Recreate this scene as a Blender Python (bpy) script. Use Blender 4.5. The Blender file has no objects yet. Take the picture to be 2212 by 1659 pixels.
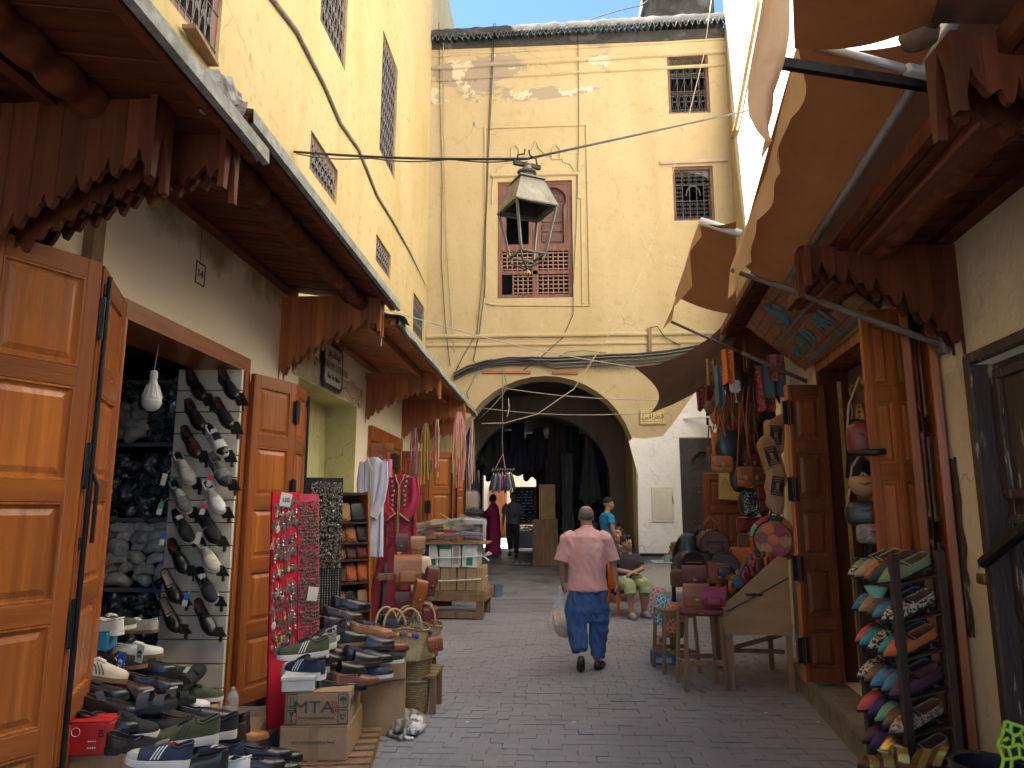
import bpy, bmesh, math, random
from mathutils import Vector, Matrix, Euler, noise
random.seed(7)
PI = math.pi
R_ = math.radians
S = bpy.context.scene
COL = S.collection
FPX = 1560.0; CX = 1106.0; CY = 829.5; EYE = 1.65
PITCH = math.atan(270 / FPX); YAW = math.atan(94 / (FPX / math.cos(PITCH)))
camd = bpy.data.cameras.new('camera'); cam = bpy.data.objects.new('camera', camd); COL.objects.link(cam)
cam.location = (0, 0, EYE); cam.rotation_euler = (PI / 2 + PITCH, 0, YAW)
camd.sensor_width = 36; camd.lens = 36 * FPX / 2212; camd.clip_start = .05; camd.clip_end = 500
S.camera = cam
W = bpy.data.worlds.new('World'); S.world = W; W.use_nodes = True
wn = W.node_tree.nodes; sky = wn.new('ShaderNodeTexSky'); sky.sky_type = 'NISHITA'; sky.sun_disc = False
SUN_EL = R_(63); SUN_DIR = Vector((-0.93, 0.37, 0)).normalized()      # towards the sun
sky.sun_elevation = SUN_EL; sky.sun_rotation = math.atan2(SUN_DIR.x, SUN_DIR.y)
sky.air_density = .7; sky.dust_density = .1; sky.ozone_density = 7.0
bg = wn['Background']; bg.inputs[1].default_value = .05
W.node_tree.links.new(sky.outputs[0], bg.inputs[0])
sd = bpy.data.lights.new('sun', 'SUN'); sd.energy = 5.0; sd.angle = R_(.5); sd.color = (1, .95, .86)
sun = bpy.data.objects.new('sun', sd); COL.objects.link(sun)
sv = Vector((SUN_DIR.x * math.cos(SUN_EL), SUN_DIR.y * math.cos(SUN_EL), math.sin(SUN_EL)))
sun.rotation_euler = sv.to_track_quat('Z', 'Y').to_euler(); sun.location = (0, 0, 30)
S.view_settings.view_transform = 'Standard'; S.view_settings.look = 'None'; S.view_settings.gamma = 1
S.view_settings.exposure = 3.3
S.render.engine = 'CYCLES'; S.cycles.max_bounces = 9; S.cycles.diffuse_bounces = 6; S.cycles.transparent_max_bounces = 12
_fw = Vector((-math.sin(YAW) * math.cos(PITCH), math.cos(YAW) * math.cos(PITCH), math.sin(PITCH)))
_rt = Vector((math.cos(YAW), math.sin(YAW), 0)); _up = _rt.cross(_fw)
EYEV = Vector((0, 0, EYE))
def ray(x, y): return _fw * FPX + _rt * (x - CX) - _up * (y - CY)
def onY(x, y, v): d = ray(x, y); return EYEV + d * (v / d.y)
def onX(x, y, v): d = ray(x, y); return EYEV + d * (v / d.x)
def onZ(x, y, v=0.): d = ray(x, y); return EYEV + d * ((v - EYE) / d.z)
KR = .0948
def onR(x, y, x0): d = ray(x, y); return EYEV + d * (x0 / (d.x - KR * d.y))
def gz(y): return 0. if y < 12 else min(.40, (y - 12) * .05)
KIDS = {}
class MB:
  def __init__(s): s.v = []; s.f = []; s.m = []; s.mi = 0
  def add(s, vs, fs):
    b = len(s.v); s.v += [tuple(p) for p in vs]
    for f in fs: s.f.append(tuple(i + b for i in f)); s.m.append(s.mi)
    return s
  def box(s, c, d, rot=None, bev=0.0):
    hx, hy, hz = d[0] / 2, d[1] / 2, d[2] / 2; c = Vector(c)
    M = Euler(rot).to_matrix() if rot is not None and not isinstance(rot, Matrix) else rot
    if bev <= 0:
      vs = [Vector((x, y, z)) for x in (-hx, hx) for y in (-hy, hy) for z in (-hz, hz)]
      fs = [(0, 1, 3, 2), (4, 6, 7, 5), (0, 4, 5, 1), (2, 3, 7, 6), (0, 2, 6, 4), (1, 5, 7, 3)]
    else:
      b = min(bev, hx * .9, hy * .9, hz * .9); vs = []; idx = {}
      for sx in (-1, 1):
        for sy in (-1, 1):
          for sz in (-1, 1):
            for k in range(3):
              idx[sx, sy, sz, k] = len(vs)
              p = [sx * (hx - b), sy * (hy - b), sz * (hz - b)]; p[k] = (sx, sy, sz)[k] * (hx, hy, hz)[k]
              vs.append(Vector(p))
      fs = []
      def g(ax, sa, u, v, su, sv_):
        q = [0, 0, 0]; q[ax] = sa; q[u] = su; q[v] = sv_; return idx[q[0], q[1], q[2], ax]
      for ax in range(3):
        u, v = (ax + 1) % 3, (ax + 2) % 3
        for sa in (-1, 1):
          q = [g(ax, sa, u, v, -1, -1), g(ax, sa, u, v, 1, -1), g(ax, sa, u, v, 1, 1), g(ax, sa, u, v, -1, 1)]
          fs.append(q if sa > 0 else q[::-1])
      for ax in range(3):
        u, v = (ax + 1) % 3, (ax + 2) % 3
        for su in (-1, 1):
          for s2 in (-1, 1):
            def h(sa, k):
              q = [0, 0, 0]; q[ax] = sa; q[u] = su; q[v] = s2; return idx[q[0], q[1], q[2], k]
            q = [h(-1, u), h(1, u), h(1, v), h(-1, v)]
            fs.append(q if su * s2 < 0 else q[::-1])
      for sx in (-1, 1):
        for sy in (-1, 1):
          for sz in (-1, 1):
            q = [idx[sx, sy, sz, 0], idx[sx, sy, sz, 1], idx[sx, sy, sz, 2]]
            fs.append(q if sx * sy * sz > 0 else q[::-1])
    if M is not None: vs = [M @ p for p in vs]
    return s.add([p + c for p in vs], fs)
  def bar(s, a, b, w, h=None, up=(0, 0, 1), bev=0.0):
    a = Vector(a); b = Vector(b); d = b - a; L = d.length
    if L < 1e-6: return s
    x = d / L; u = Vector(up)
    if abs(x.dot(u)) > .98: u = Vector((0, 1, 0))
    y = u.cross(x).normalized(); z = x.cross(y)
    M = Matrix((x, y, z)).transposed()
    return s.box((a + b) / 2, (L, w, h or w), M, bev)
  def tube(s, pts, r, n=8, cap=True):
    pts = [Vector(p) for p in pts]; k = len(pts); rs = r if isinstance(r, (list, tuple)) else [r] * k
    base = len(s.v); prev = None
    for i, p in enumerate(pts):
      t = (pts[min(i + 1, k - 1)] - pts[max(i - 1, 0)])
      if t.length < 1e-9: t = Vector((0, 0, 1))
      t.normalize()
      if prev is None:
        ref = Vector((0, 0, 1)) if abs(t.z) < .9 else Vector((1, 0, 0)); u = t.cross(ref).normalized()
      else:
        u = (prev - t * prev.dot(t)); u = u.normalized() if u.length > 1e-6 else t.orthogonal().normalized()
      prev = u; v = t.cross(u)
      for j in range(n):
        a = 2 * PI * j / n; s.v.append(tuple(p + (u * math.cos(a) + v * math.sin(a)) * rs[i]))
    for i in range(k - 1):
      for j in range(n):
        a = base + i * n + j; b = base + i * n + (j + 1) % n; s.f.append((a, b, b + n, a + n)); s.m.append(s.mi)
    if cap:
      s.f.append(tuple(base + j for j in range(n))[::-1]); s.m.append(s.mi)
      s.f.append(tuple(base + (k - 1) * n + j for j in range(n))); s.m.append(s.mi)
    return s
  def lathe(s, prof, c=(0, 0, 0), n=16, M=None, sq=None):
    c = Vector(c); base = len(s.v)
    for r, z in prof:
      for j in range(n):
        a = 2 * PI * (j + .5 * (n == 4)) / n; p = Vector((r * math.cos(a), r * math.sin(a), z))
        if sq: p.x *= sq[0]; p.y *= sq[1]
        if M is not None: p = M @ p
        s.v.append(tuple(p + c))
    for i in range(len(prof) - 1):
      for j in range(n):
        a = base + i * n + j; b = base + i * n + (j + 1) % n; s.f.append((a, b, b + n, a + n)); s.m.append(s.mi)
    if prof[0][0] > 1e-5: s.f.append(tuple(base + j for j in range(n))[::-1]); s.m.append(s.mi)
    if prof[-1][0] > 1e-5: s.f.append(tuple(base + (len(prof) - 1) * n + j for j in range(n))); s.m.append(s.mi)
    return s
  def prism(s, pts, axis, a, b):
    """polygon in the plane across `axis`, swept from a to b (axis 'x': pts are (y,z); 'y': (x,z); 'z': (x,y))"""
    def P(p, t): return (t, p[0], p[1]) if axis == 'x' else (p[0], t, p[1]) if axis == 'y' else (p[0], p[1], t)
    n = len(pts); vs = [P(p, a) for p in pts] + [P(p, b) for p in pts]
    fs = [tuple(range(n)), tuple(range(2 * n - 1, n - 1, -1))] + [(i, i + n, (i + 1) % n + n, (i + 1) % n) for i in range(n)]
    return s.add(vs, fs)
  def grid(s, fn, nu, nv, closeu=False):
    vs = [fn(i / nu, j / nv) for j in range(nv + 1) for i in range(nu + (0 if closeu else 1))]; w = nu if closeu else nu + 1; fs = []
    for j in range(nv):
      for i in range(nu):
        a = j * w + i; b = j * w + (i + 1) % w; fs.append((a, b, b + w, a + w))
    return s.add(vs, fs)
  def ell(s, c, r, M=None, nu=14, nv=10):
    c = Vector(c)
    pr = []
    def fn(u, v):
      a = 2 * PI * u; b = PI * (v - .5); p = Vector((r[0] * math.cos(a) * math.cos(b), r[1] * math.sin(a) * math.cos(b), r[2] * math.sin(b)))
      return (M @ p if M is not None else p) + c
    return s.grid(fn, nu, nv, True)
  def mesh(s, name, mats, smooth=False, fix=True):
    me = bpy.data.meshes.new(name); me.from_pydata(s.v, [], s.f)
    for m in (mats if isinstance(mats, (list, tuple)) else [mats]): me.materials.append(m)
    if any(s.m): me.polygons.foreach_set('material_index', s.m)
    if fix:
      b = bmesh.new(); b.from_mesh(me); bmesh.ops.recalc_face_normals(b, faces=b.faces); b.to_mesh(me); b.free()
    if smooth is True: me.polygons.foreach_set('use_smooth', [True] * len(me.polygons))
    elif smooth:
      me.polygons.foreach_set('use_smooth', [True] * len(me.polygons))
      b = bmesh.new(); b.from_mesh(me)
      for e in b.edges:
        if len(e.link_faces) == 2 and e.calc_face_angle(0) > R_(smooth): e.smooth = False
      b.to_mesh(me); b.free()
    me.update(); return me
  def build(s, name, mats, parent=None, smooth=False, fix=True):
    return ob(name, s.mesh(name, mats, smooth, fix), parent)
def ob(name, data, parent=None, loc=None, rot=None, scale=None):
  o = bpy.data.objects.new(name, data); COL.objects.link(o)
  if parent: o.parent = parent; KIDS.setdefault(parent.name, []).append(o)
  if loc is not None: o.location = loc
  if rot is not None: o.rotation_euler = rot
  if scale is not None: o.scale = scale if hasattr(scale, '__len__') else (scale,) * 3
  return o
def tag(o, label, cat, group=None):
  o['label'] = label; o['category'] = cat
  if group: o['group'] = group
  return o
def thing(name, label, cat, loc=(0, 0, 0), rot=(0, 0, 0), group=None):
  return tag(ob(name, None, None, loc, rot), label, cat, group)
def kind(o, k): o['kind'] = k; return o
def flat(outer, holes, thick, mat, name, parent, M):
  """flat slab with holes (2D outline), swept by `thick` along local z, placed by matrix M"""
  cu = bpy.data.curves.new(name, 'CURVE'); cu.dimensions = '2D'; cu.fill_mode = 'BOTH'; cu.extrude = thick / 2
  for ring in [outer] + holes:
    sp = cu.splines.new('POLY'); sp.points.add(len(ring) - 1); sp.use_cyclic_u = True
    for i, p in enumerate(ring): sp.points[i].co = (p[0], p[1], 0, 1)
  t = bpy.data.objects.new('t', cu); COL.objects.link(t)
  me = bpy.data.meshes.new_from_object(t.evaluated_get(bpy.context.evaluated_depsgraph_get()))
  bpy.data.objects.remove(t); me.name = name; me.transform(M)
  me.materials.clear(); me.materials.append(mat)
  return ob(name, me, parent)
def rect(a, b, c, d): return [(a, b), (c, b), (c, d), (a, d)]
def text(txt, size, M, mat, parent, name='lettering', depth=.003, align='CENTER', bold=0, sx=1):
  cu = bpy.data.curves.new('t', 'FONT'); cu.body = txt; cu.size = size; cu.extrude = depth; cu.align_x = align; cu.align_y = 'CENTER'; cu.offset = bold
  cu.resolution_u = 3
  t = bpy.data.objects.new('t', cu); COL.objects.link(t); bpy.context.view_layer.update()
  me = bpy.data.meshes.new_from_object(t.evaluated_get(bpy.context.evaluated_depsgraph_get()))
  bpy.data.objects.remove(t); me.transform(M @ Matrix.Diagonal((sx, 1, 1, 1))); me.materials.clear(); me.materials.append(mat)
  return ob(name, me, parent)
def frame(o, x, y):
  """matrix with origin o, local x along x, local y along y"""
  x = Vector(x).normalized(); z = x.cross(Vector(y)).normalized(); y = z.cross(x)
  return Matrix.Translation(Vector(o)) @ Matrix((x, y, z)).transposed().to_4x4()
MATS = {}
def mat(name, c1, c2=None, scale=6, rough=.6, bump=.15, bscale=40, stretch=(1, 1, 1), metal=0, var=0.0, detail=5, lo=.35, hi=.65, rvar=.1,
    c3=None, s3=3, t3=(.55, .62), stretch3=None, coat=0, transl=None, alpha=1, spec=.5, wave=None, sss=0, trans=0, emit=0, contrast=None):
  if name in MATS: return MATS[name]
  m = bpy.data.materials.new(name); m.use_nodes = True; nt = m.node_tree; N = nt.nodes; L = nt.links; B = N['Principled BSDF']
  c2 = c2 or tuple(x * .8 for x in c1)
  tc = N.new('ShaderNodeTexCoord'); oi = N.new('ShaderNodeObjectInfo')
  off = N.new('ShaderNodeVectorMath'); off.operation = 'MULTIPLY_ADD'
  cmb = N.new('ShaderNodeCombineXYZ')
  for i in range(3): L.new(oi.outputs['Random'], cmb.inputs[i])
  L.new(cmb.outputs[0], off.inputs[0]); off.inputs[1].default_value = (17, 31, 23); L.new(tc.outputs['Object'], off.inputs[2])
  def mapped(st):
    mp = N.new('ShaderNodeMapping'); mp.inputs['Scale'].default_value = st; L.new(off.outputs[0], mp.inputs[0]); return mp.outputs[0]
  def noise_(sc, det, st, dist=0.0):
    n = N.new('ShaderNodeTexNoise'); n.inputs['Scale'].default_value = sc; n.inputs['Detail'].default_value = det
    n.inputs['Distortion'].default_value = dist; n.inputs['Roughness'].default_value = .6
    L.new(mapped(st), n.inputs[0]); return n.outputs[0]
  def mapr(v, a, b, o1=0, o2=1):
    r = N.new('ShaderNodeMapRange'); L.new(v, r.inputs[0]); r.inputs[1].default_value = a; r.inputs[2].default_value = b
    r.inputs[3].default_value = o1; r.inputs[4].default_value = o2; return r.outputs[0]
  def mix(f, a, b, bt='MIX'):
    x = N.new('ShaderNodeMix'); x.data_type = 'RGBA'; x.blend_type = bt
    if isinstance(f, float) or isinstance(f, int): x.inputs[0].default_value = f
    else: L.new(f, x.inputs[0])
    for i, q in ((6, a), (7, b)):
      if isinstance(q, tuple): x.inputs[i].default_value = (*q, 1)
      else: L.new(q, x.inputs[i])
    return x.outputs[2]
  n1 = noise_(scale, detail, stretch, .3)
  col = mix(mapr(n1, lo, hi), c1, c2)
  if c3:
    n3 = noise_(s3, 8, stretch3 or (1, 1, 1), .4); col = mix(mapr(n3, t3[0], t3[1]), col, c3)
  if wave:
    w = N.new('ShaderNodeTexWave'); w.bands_direction = wave[0]; w.inputs['Scale'].default_value = wave[1]; w.inputs['Distortion'].default_value = wave[3] if len(wave) > 3 else 0
    L.new(off.outputs[0] if len(wave) < 5 else tc.outputs['Object'], w.inputs[0]); col = mix(mapr(w.outputs[1], .45, .55), col, wave[2])
  if var:
    hs = N.new('ShaderNodeHueSaturation'); L.new(mapr(oi.outputs['Random'], 0, 1, 1 - var, 1 + var), hs.inputs['Value']); L.new(col, hs.inputs['Color']); col = hs.outputs[0]
  L.new(col, B.inputs['Base Color']); B.inputs['Metallic'].default_value = metal
  L.new(mapr(n1, .3, .7, max(0, rough - rvar), min(1, rough + rvar)), B.inputs['Roughness'])
  B.inputs['Specular IOR Level'].default_value = spec; B.inputs['Coat Weight'].default_value = coat; B.inputs['Coat Roughness'].default_value = .15
  if trans: B.inputs['Transmission Weight'].default_value = trans
  if alpha < 1: B.inputs['Alpha'].default_value = alpha
  if emit: L.new(col, B.inputs['Emission Color']); B.inputs['Emission Strength'].default_value = emit
  if sss: B.inputs['Subsurface Weight'].default_value = sss; B.inputs['Subsurface Scale'].default_value = .01
  if bump:
    bn = noise_(bscale, 6, stretch); bp = N.new('ShaderNodeBump'); bp.inputs['Strength'].default_value = bump; bp.inputs['Distance'].default_value = .01
    L.new(bn, bp.inputs['Height']); L.new(bp.outputs[0], B.inputs['Normal'])
  if transl:
    tr = N.new('ShaderNodeBsdfTranslucent'); tr.inputs[0].default_value = (*transl[0], 1); ms = N.new('ShaderNodeMixShader'); ms.inputs[0].default_value = transl[1]
    L.new(B.outputs[0], ms.inputs[1]); L.new(tr.outputs[0], ms.inputs[2]); L.new(ms.outputs[0], N['Material Output'].inputs[0])
  MATS[name] = m; return m
def plain(name, c, rough=.6, **k): k.setdefault('bump', .05); k.setdefault('c2', tuple(x * .75 for x in c)); return mat(name, c, rough=rough, **k)
wood_o = mat('varnished orange wood', (.35, .105, .024), (.22, .056, .013), 3, .38, .2, 24, (3.5, 3.5, .22), var=.14, coat=.08, spec=.35, rvar=.2, c3=(.16, .033, .006), s3=5, t3=(.6, .75), stretch3=(6, 6, .3))
wood_op = mat('varnished panel wood', (.44, .14, .030), (.26, .07, .014), 2.2, .36, .2, 24, (9, 9, .18), var=.16, coat=.12, spec=.35, rvar=.2, detail=3, c3=(.20, .045, .008), s3=2.5, t3=(.6, .8), stretch3=(3, 3, .6))
wood_oh = mat('varnished orange wood rail', (.32, .098, .022), (.21, .055, .012), 3, .38, .2, 24, (.35, .35, 4), var=.1, coat=.08, spec=.35)
wood_rd = mat('dark varnished wood', (.19, .055, .018), (.12, .033, .012), 3, .45, .2, 24, (3.5, 3.5, .3), var=.12, spec=.3)
wood_m = mat('honey wood planks', (.36, .115, .026), (.22, .06, .014), 3, .5, .15, 30, (4, 4, .25), var=.22, c3=(.08, .02, .008), s3=4, t3=(.6, .8), stretch3=(5, 5, .3))
wood_r = mat('red brown stained wood', (.115, .030, .012), (.065, .017, .007), 3, .65, .15, 30, (3, 3, .3), var=.22, spec=.2)
wood_rx = mat('red brown ceiling wood', (.15, .040, .017), (.09, .023, .010), 3, .65, .15, 30, (.3, 4, 4), var=.25, spec=.2)
wood_old = mat('weathered raw wood', (.26, .16, .085), (.16, .09, .045), 4, .8, .3, 30, (3, 3, .4), var=.15)
wood_dk = mat('dark brown wood', (.06, .032, .022), (.03, .016, .012), 4, .6, .2, 30, (3, 3, .4), var=.1)
wood_pl = mat('plywood', (.36, .22, .10), (.29, .165, .07), 3, .7, .15, 40, (.6, .6, 2), c3=(.12, .075, .04), s3=2, t3=(.64, .8))
win_wood = mat('faded maroon window wood', (.17, .07, .05), (.10, .04, .03), 5, .7, .3, 30, (3, 3, .5))
iron = mat('iron black', (.03, .028, .03), (.015, .014, .015), 20, .45, .1, 60, metal=.6)
iron_g = mat('grille grey iron', (.12, .115, .11), (.07, .065, .065), 20, .6, .1, 60, metal=.2)
zinc = mat('weathered zinc edge', (.24, .25, .23), (.15, .16, .145), 9, .75, .3, 60, (1, 1, 1), c3=(.36, .37, .34), s3=14, t3=(.5, .7))
steel = mat('galvanised pole', (.42, .41, .38), (.30, .29, .27), 9, .45, .1, 50, metal=.35)
brass = mat('brass', (.55, .38, .12), (.35, .22, .07), 9, .35, .05, metal=.9)
black = plain('black interior', (.012, .013, .018), .8)
cream = mat('cream slat board', (.78, .71, .57), (.68, .61, .48), 4, .55, .05)
white_p = plain('white paint', (.78, .77, .73), .5)
rubber = plain('black rubber', (.018, .018, .019), .6)
def plaster(name, base, alt, streak, dirt=.35, patches=None, low=None, bump=.35):
  """low=(z0,z1,colour): worn/other coloured paint band below an uneven line; patches=(z0,z1,x1,colour)"""
  m = bpy.data.materials.new(name); m.use_nodes = True; N = m.node_tree.nodes; L = m.node_tree.links; B = N['Principled BSDF']
  g = N.new('ShaderNodeNewGeometry'); pos = g.outputs['Position']; sp = N.new('ShaderNodeSeparateXYZ'); L.new(pos, sp.inputs[0])
  def no(sc, det=6, st=(1, 1, 1), dist=0):
    mp = N.new('ShaderNodeMapping'); mp.inputs['Scale'].default_value = st; L.new(pos, mp.inputs[0])
    n = N.new('ShaderNodeTexNoise'); n.inputs['Scale'].default_value = sc; n.inputs['Detail'].default_value = det; n.inputs['Roughness'].default_value = .62; n.inputs['Distortion'].default_value = dist
    L.new(mp.outputs[0], n.inputs[0]); return n.outputs[0]
  def mr(v, a, b, c=0, d=1):
    r = N.new('ShaderNodeMapRange'); L.new(v, r.inputs[0]) ; r.inputs[1].default_value = a; r.inputs[2].default_value = b; r.inputs[3].default_value = c; r.inputs[4].default_value = d; return r.outputs[0]
  def mth(op, a, b):
    x = N.new('ShaderNodeMath'); x.operation = op
    for i, q in enumerate((a, b)):
      if isinstance(q, (int, float)): x.inputs[i].default_value = q
      else: L.new(q, x.inputs[i])
    return x.outputs[0]
  def mx(f, a, b, bt='MIX'):
    x = N.new('ShaderNodeMix'); x.data_type = 'RGBA'; x.blend_type = bt
    if isinstance(f, (int, float)): x.inputs[0].default_value = f
    else: L.new(f, x.inputs[0])
    for i, q in ((6, a), (7, b)):
      if isinstance(q, tuple): x.inputs[i].default_value = (*q, 1)
      else: L.new(q, x.inputs[i])
    return x.outputs[2]
  col = mx(mr(no(.5, 5), .38, .62), base, alt)
  col = mx(mth('MULTIPLY', mr(no(1.2, 8, (1, 1, .22), .6), .5, .68), .5), col, streak)
  col = mx(mth('MULTIPLY', mr(no(7, 8), .55, .75), dirt), col, tuple(x * .55 for x in streak))
  col = mx(mr(no(2.6, 10, (1, 1, .6), .8), .67, .70, 0, .55), col, tuple(min(1, x * 1.18 + .04) for x in base))
  v = N.new('ShaderNodeTexVoronoi'); v.feature = 'DISTANCE_TO_EDGE'; v.inputs['Scale'].default_value = .55
  mp = N.new('ShaderNodeMapping'); L.new(pos, mp.inputs[0])
  ad = N.new('ShaderNodeMixRGB'); ad.blend_type = 'ADD'; ad.inputs[0].default_value = .5; L.new(mp.outputs[0], ad.inputs[1])
  nn = N.new('ShaderNodeTexNoise'); nn.inputs['Scale'].default_value = 3; nn.inputs['Detail'].default_value = 6; L.new(pos, nn.inputs[0]); L.new(nn.outputs[1], ad.inputs[2]); L.new(ad.outputs[0], v.inputs[0])
  crack = mth('MULTIPLY', mr(v.outputs[0], 0, .006, 1, 0), mr(no(.8, 3), .5, .6))
  col = mx(mth('MULTIPLY', crack, .6), col, tuple(x * .3 for x in base))
  h = no(2.2, 8)
  if patches:
    z0, z1, x1, pc = patches
    msk = mth('MULTIPLY', mr(sp.outputs[2], z0, z0 + .5), mr(sp.outputs[0], x1, x1 - 2.5))
    pt = mth('MULTIPLY', mr(no(1.1, 9, (.6, 1, 1.4), .5), .505, .515), mr(msk, .28, .33))
    col = mx(pt, col, mx(mr(no(2.2, 9), .55, .57), pc, (.50, .43, .31)))
  if low:
    z0, z1, lc = low
    zz = mth('ADD', sp.outputs[2], mr(no(1.3, 9), 0, 1, -.6, .6))
    col = mx(mr(zz, z0, z1, 1, 0), col, lc)
  L.new(col, B.inputs['Base Color']); B.inputs['Roughness'].default_value = .92; B.inputs['Specular IOR Level'].default_value = .2
  b1 = N.new('ShaderNodeBump'); b1.inputs['Strength'].default_value = bump; b1.inputs['Distance'].default_value = .06; L.new(h, b1.inputs['Height'])
  b2 = N.new('ShaderNodeBump'); b2.inputs['Strength'].default_value = bump * .8; b2.inputs['Distance'].default_value = .008; L.new(no(38, 8), b2.inputs['Height']); L.new(b1.outputs[0], b2.inputs['Normal'])
  L.new(b2.outputs[0], B.inputs['Normal']); return m
pl_left = plaster('ochre yellow plaster', (.435, .345, .18), (.40, .31, .145), (.35, .24, .10), low=(3.55, 3.75, (.84, .73, .55)), dirt=.4)
pl_face = plaster('pale ochre plaster', (.43, .335, .19), (.405, .31, .17), (.36, .265, .13), patches=(10.1, 12, 2.0, (.30, .24, .17)), dirt=.3)
pl_low = plaster('beige plaster', (.64, .54, .36), (.58, .47, .30), (.40, .29, .16), bump=.5)
pl_white = plaster('whitewashed plaster', (.76, .74, .69), (.72, .70, .66), (.60, .55, .46), bump=.5)
pl_right = plaster('worn tan plaster', (.60, .50, .36), (.53, .43, .30), (.34, .25, .16), bump=.5)
pl_niche = plaster('lime yellow plaster', (.62, .58, .30), (.56, .52, .26), (.36, .32, .16), bump=.6)
pl_olive = plaster('olive yellow plaster', (.34, .27, .11), (.30, .24, .10), (.2, .15, .08))
pl_soff = plaster('arch soffit plaster', (.58, .48, .33), (.50, .42, .28), (.38, .3, .2))
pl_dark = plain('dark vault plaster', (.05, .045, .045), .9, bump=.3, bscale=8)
grey_m = mat('grey old mortar', (.045, .042, .04), (.025, .024, .023), 5, .95, .6, 18, c3=(.08, .075, .068), s3=2.5, t3=(.55, .62))
tile_g = mat('dark glazed roof tile', (.07, .09, .075), (.14, .14, .13), 12, .45, .3, 40, var=.3)
MY = Matrix(((1, 0, 0, 0), (0, 0, -1, 0), (0, 1, 0, 0), (0, 0, 0, 1)))       # (u,v) -> (x,z), thickness along -y
def MYat(y): return Matrix.Translation((0, y, 0)) @ MY
MX = Matrix(((0, 0, 1, 0), (1, 0, 0, 0), (0, 1, 0, 0), (0, 0, 0, 1)))        # (u,v) -> (y,z), thickness along x
def MXat(x): return Matrix.Translation((x, 0, 0)) @ MX
XW = -2.6; YF = 14.2
dirt_m = mat('joint dirt', (.185, .18, .185), (.14, .136, .14), 9, .95, .4, 30)
stone_m = plaster('worn grey sett', (.255, .25, .262), (.218, .212, .222), (.18, .174, .176), bump=.4, dirt=.3)
g = MB(); g.grid(lambda u, v: ((u - .5) * 240, -60 + v * 300, (gz(-60 + v * 300)) - .02), 24, 600)
ground = kind(g.build('ground', dirt_m), 'structure')
paving = kind(ob('pavement', None), 'structure')
pave_mesh = []
for k in range(8):
  b = MB(); r = random.Random(k)
  b.box((0, 0, -.03), (.206, .116, .06), None, .003)
  b.v = [(x + r.uniform(-.004, .004), y + r.uniform(-.004, .004), z + (r.uniform(-.003, .003) if z > -.02 else 0)) for x, y, z in b.v]
  pave_mesh.append(b.mesh('paving_stone', stone_m))
rest = MB(); cnt = 0; row = 0; y = 3.3
setts = []
while y < 13.4:
  off = (row % 2) * .105 + random.uniform(-.02, .02); xl = -3.0; xr = 1.86 + KR * y if y < 7.6 else 3.7
  x = xl + off
  while x < xr:
    setts.append((x, y + random.uniform(-.002, .002), random.uniform(-.002, .002) + .006 * noise.noise(Vector((x * 2, y * 2, 0))))); x += .2095
  y += .1195; row += 1
def vis(p):
  v = Vector((p[0], p[1], 0)) - EYEV; d = v.dot(_fw); return abs(v.dot(_rt) / d * FPX) < 1120 and v.dot(_up) / d * FPX > -840 and -1.5 < p[0] < 2.1
sv_ = [s for s in setts if vis(s)][:298]; svs = set(sv_)
for s_ in sv_:
  o = ob('paving_stone', random.choice(pave_mesh), paving, s_, (random.uniform(-.006, .006), random.uniform(-.008, .008), random.uniform(-.012, .012)))
for s_ in setts:
  if s_ not in svs:
    rest.box((s_[0], s_[1], s_[2] - .03 + gz(s_[1])), (.206, .116, .06), (random.uniform(-.006, .006), random.uniform(-.008, .008), random.uniform(-.012, .012)), .003)
kind(rest.build('paving_field', stone_m, paving), 'stuff')
pas = MB(); pas.grid(lambda u, v: (-6 + u * 12, 13.3 + v * 60, gz(13.3 + v * 60) + .004), 2, 120)
kind(pas.build('passage_floor', mat('smooth passage paving', (.29, .28, .28), (.22, .215, .22), 1.2, .6, .3, 12, c3=(.1, .095, .09), s3=2, t3=(.5, .7))), 'structure')
def arch(cx, hw, spring, apex, n=20, base=-.3):
  p = [(cx - hw, base)]
  for i in range(n + 1):
    a = PI * (1 - i / n); p.append((cx + hw * math.cos(a), spring + (apex - spring) * math.sin(a) ** .96))
  return p + [(cx + hw, base)]
fac = thing('facade_building', 'pale ochre building across the street end with big round arch at its foot', 'building', (0, YF, 0))
fac.location = (0, 0, 0)
A1 = arch(-.19, 1.76, 2.5, 4.27)
w1 = [onY(1075, 393, YF), onY(1239, 642, YF)]; wr = [onY(1440, 118, YF), onY(1535, 243, YF), onY(1452, 360, YF), onY(1545, 475, YF)]
HM = rect(w1[0].x, w1[1].z, w1[1].x, w1[0].z); H2 = rect(wr[0].x, wr[1].z, wr[1].x, wr[0].z); H3 = rect(wr[2].x, wr[3].z, wr[3].x, wr[2].z)
DR = rect(2.42, -.3, 3.5, 3.0); HL = rect(2.95, 3.25, 3.62, 3.85)
SPL = 3.62   # height where the ochre wash ends and the bottom starts
flat([(XW, -.4), *[(x, z) for x, z in A1], (2.42, -.4), (2.42, 3.0), (3.5, 3.0), (3.5, -.4), (3.74, -.4), (3.74, 11.6), (XW, 11.6)], [HM, H2, H3, HL], .5, pl_face, 'wall', fac, MYat(YF + .25))
wv = [(1.575, -.3), (1.575, 1.4), (1.60, 2.3), (1.44, 2.95), (1.52, 3.02), (1.75, 3.0), (2.1, 3.05), (2.35, 3.35), (2.75, 3.9), (2.9, 4.3), (3.3, 4.35), (3.7, 4.5), (3.7, 3.02), (2.41, 3.02), (2.41, -.3)]
flat(wv, [rect(2.95, 3.25, 3.62, 3.85)], .012, pl_white, 'whitewash_coat', fac, MYat(YF - .008))
b = MB()
A1i = arch(-.19, 1.76, 2.5, 4.27)
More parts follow.
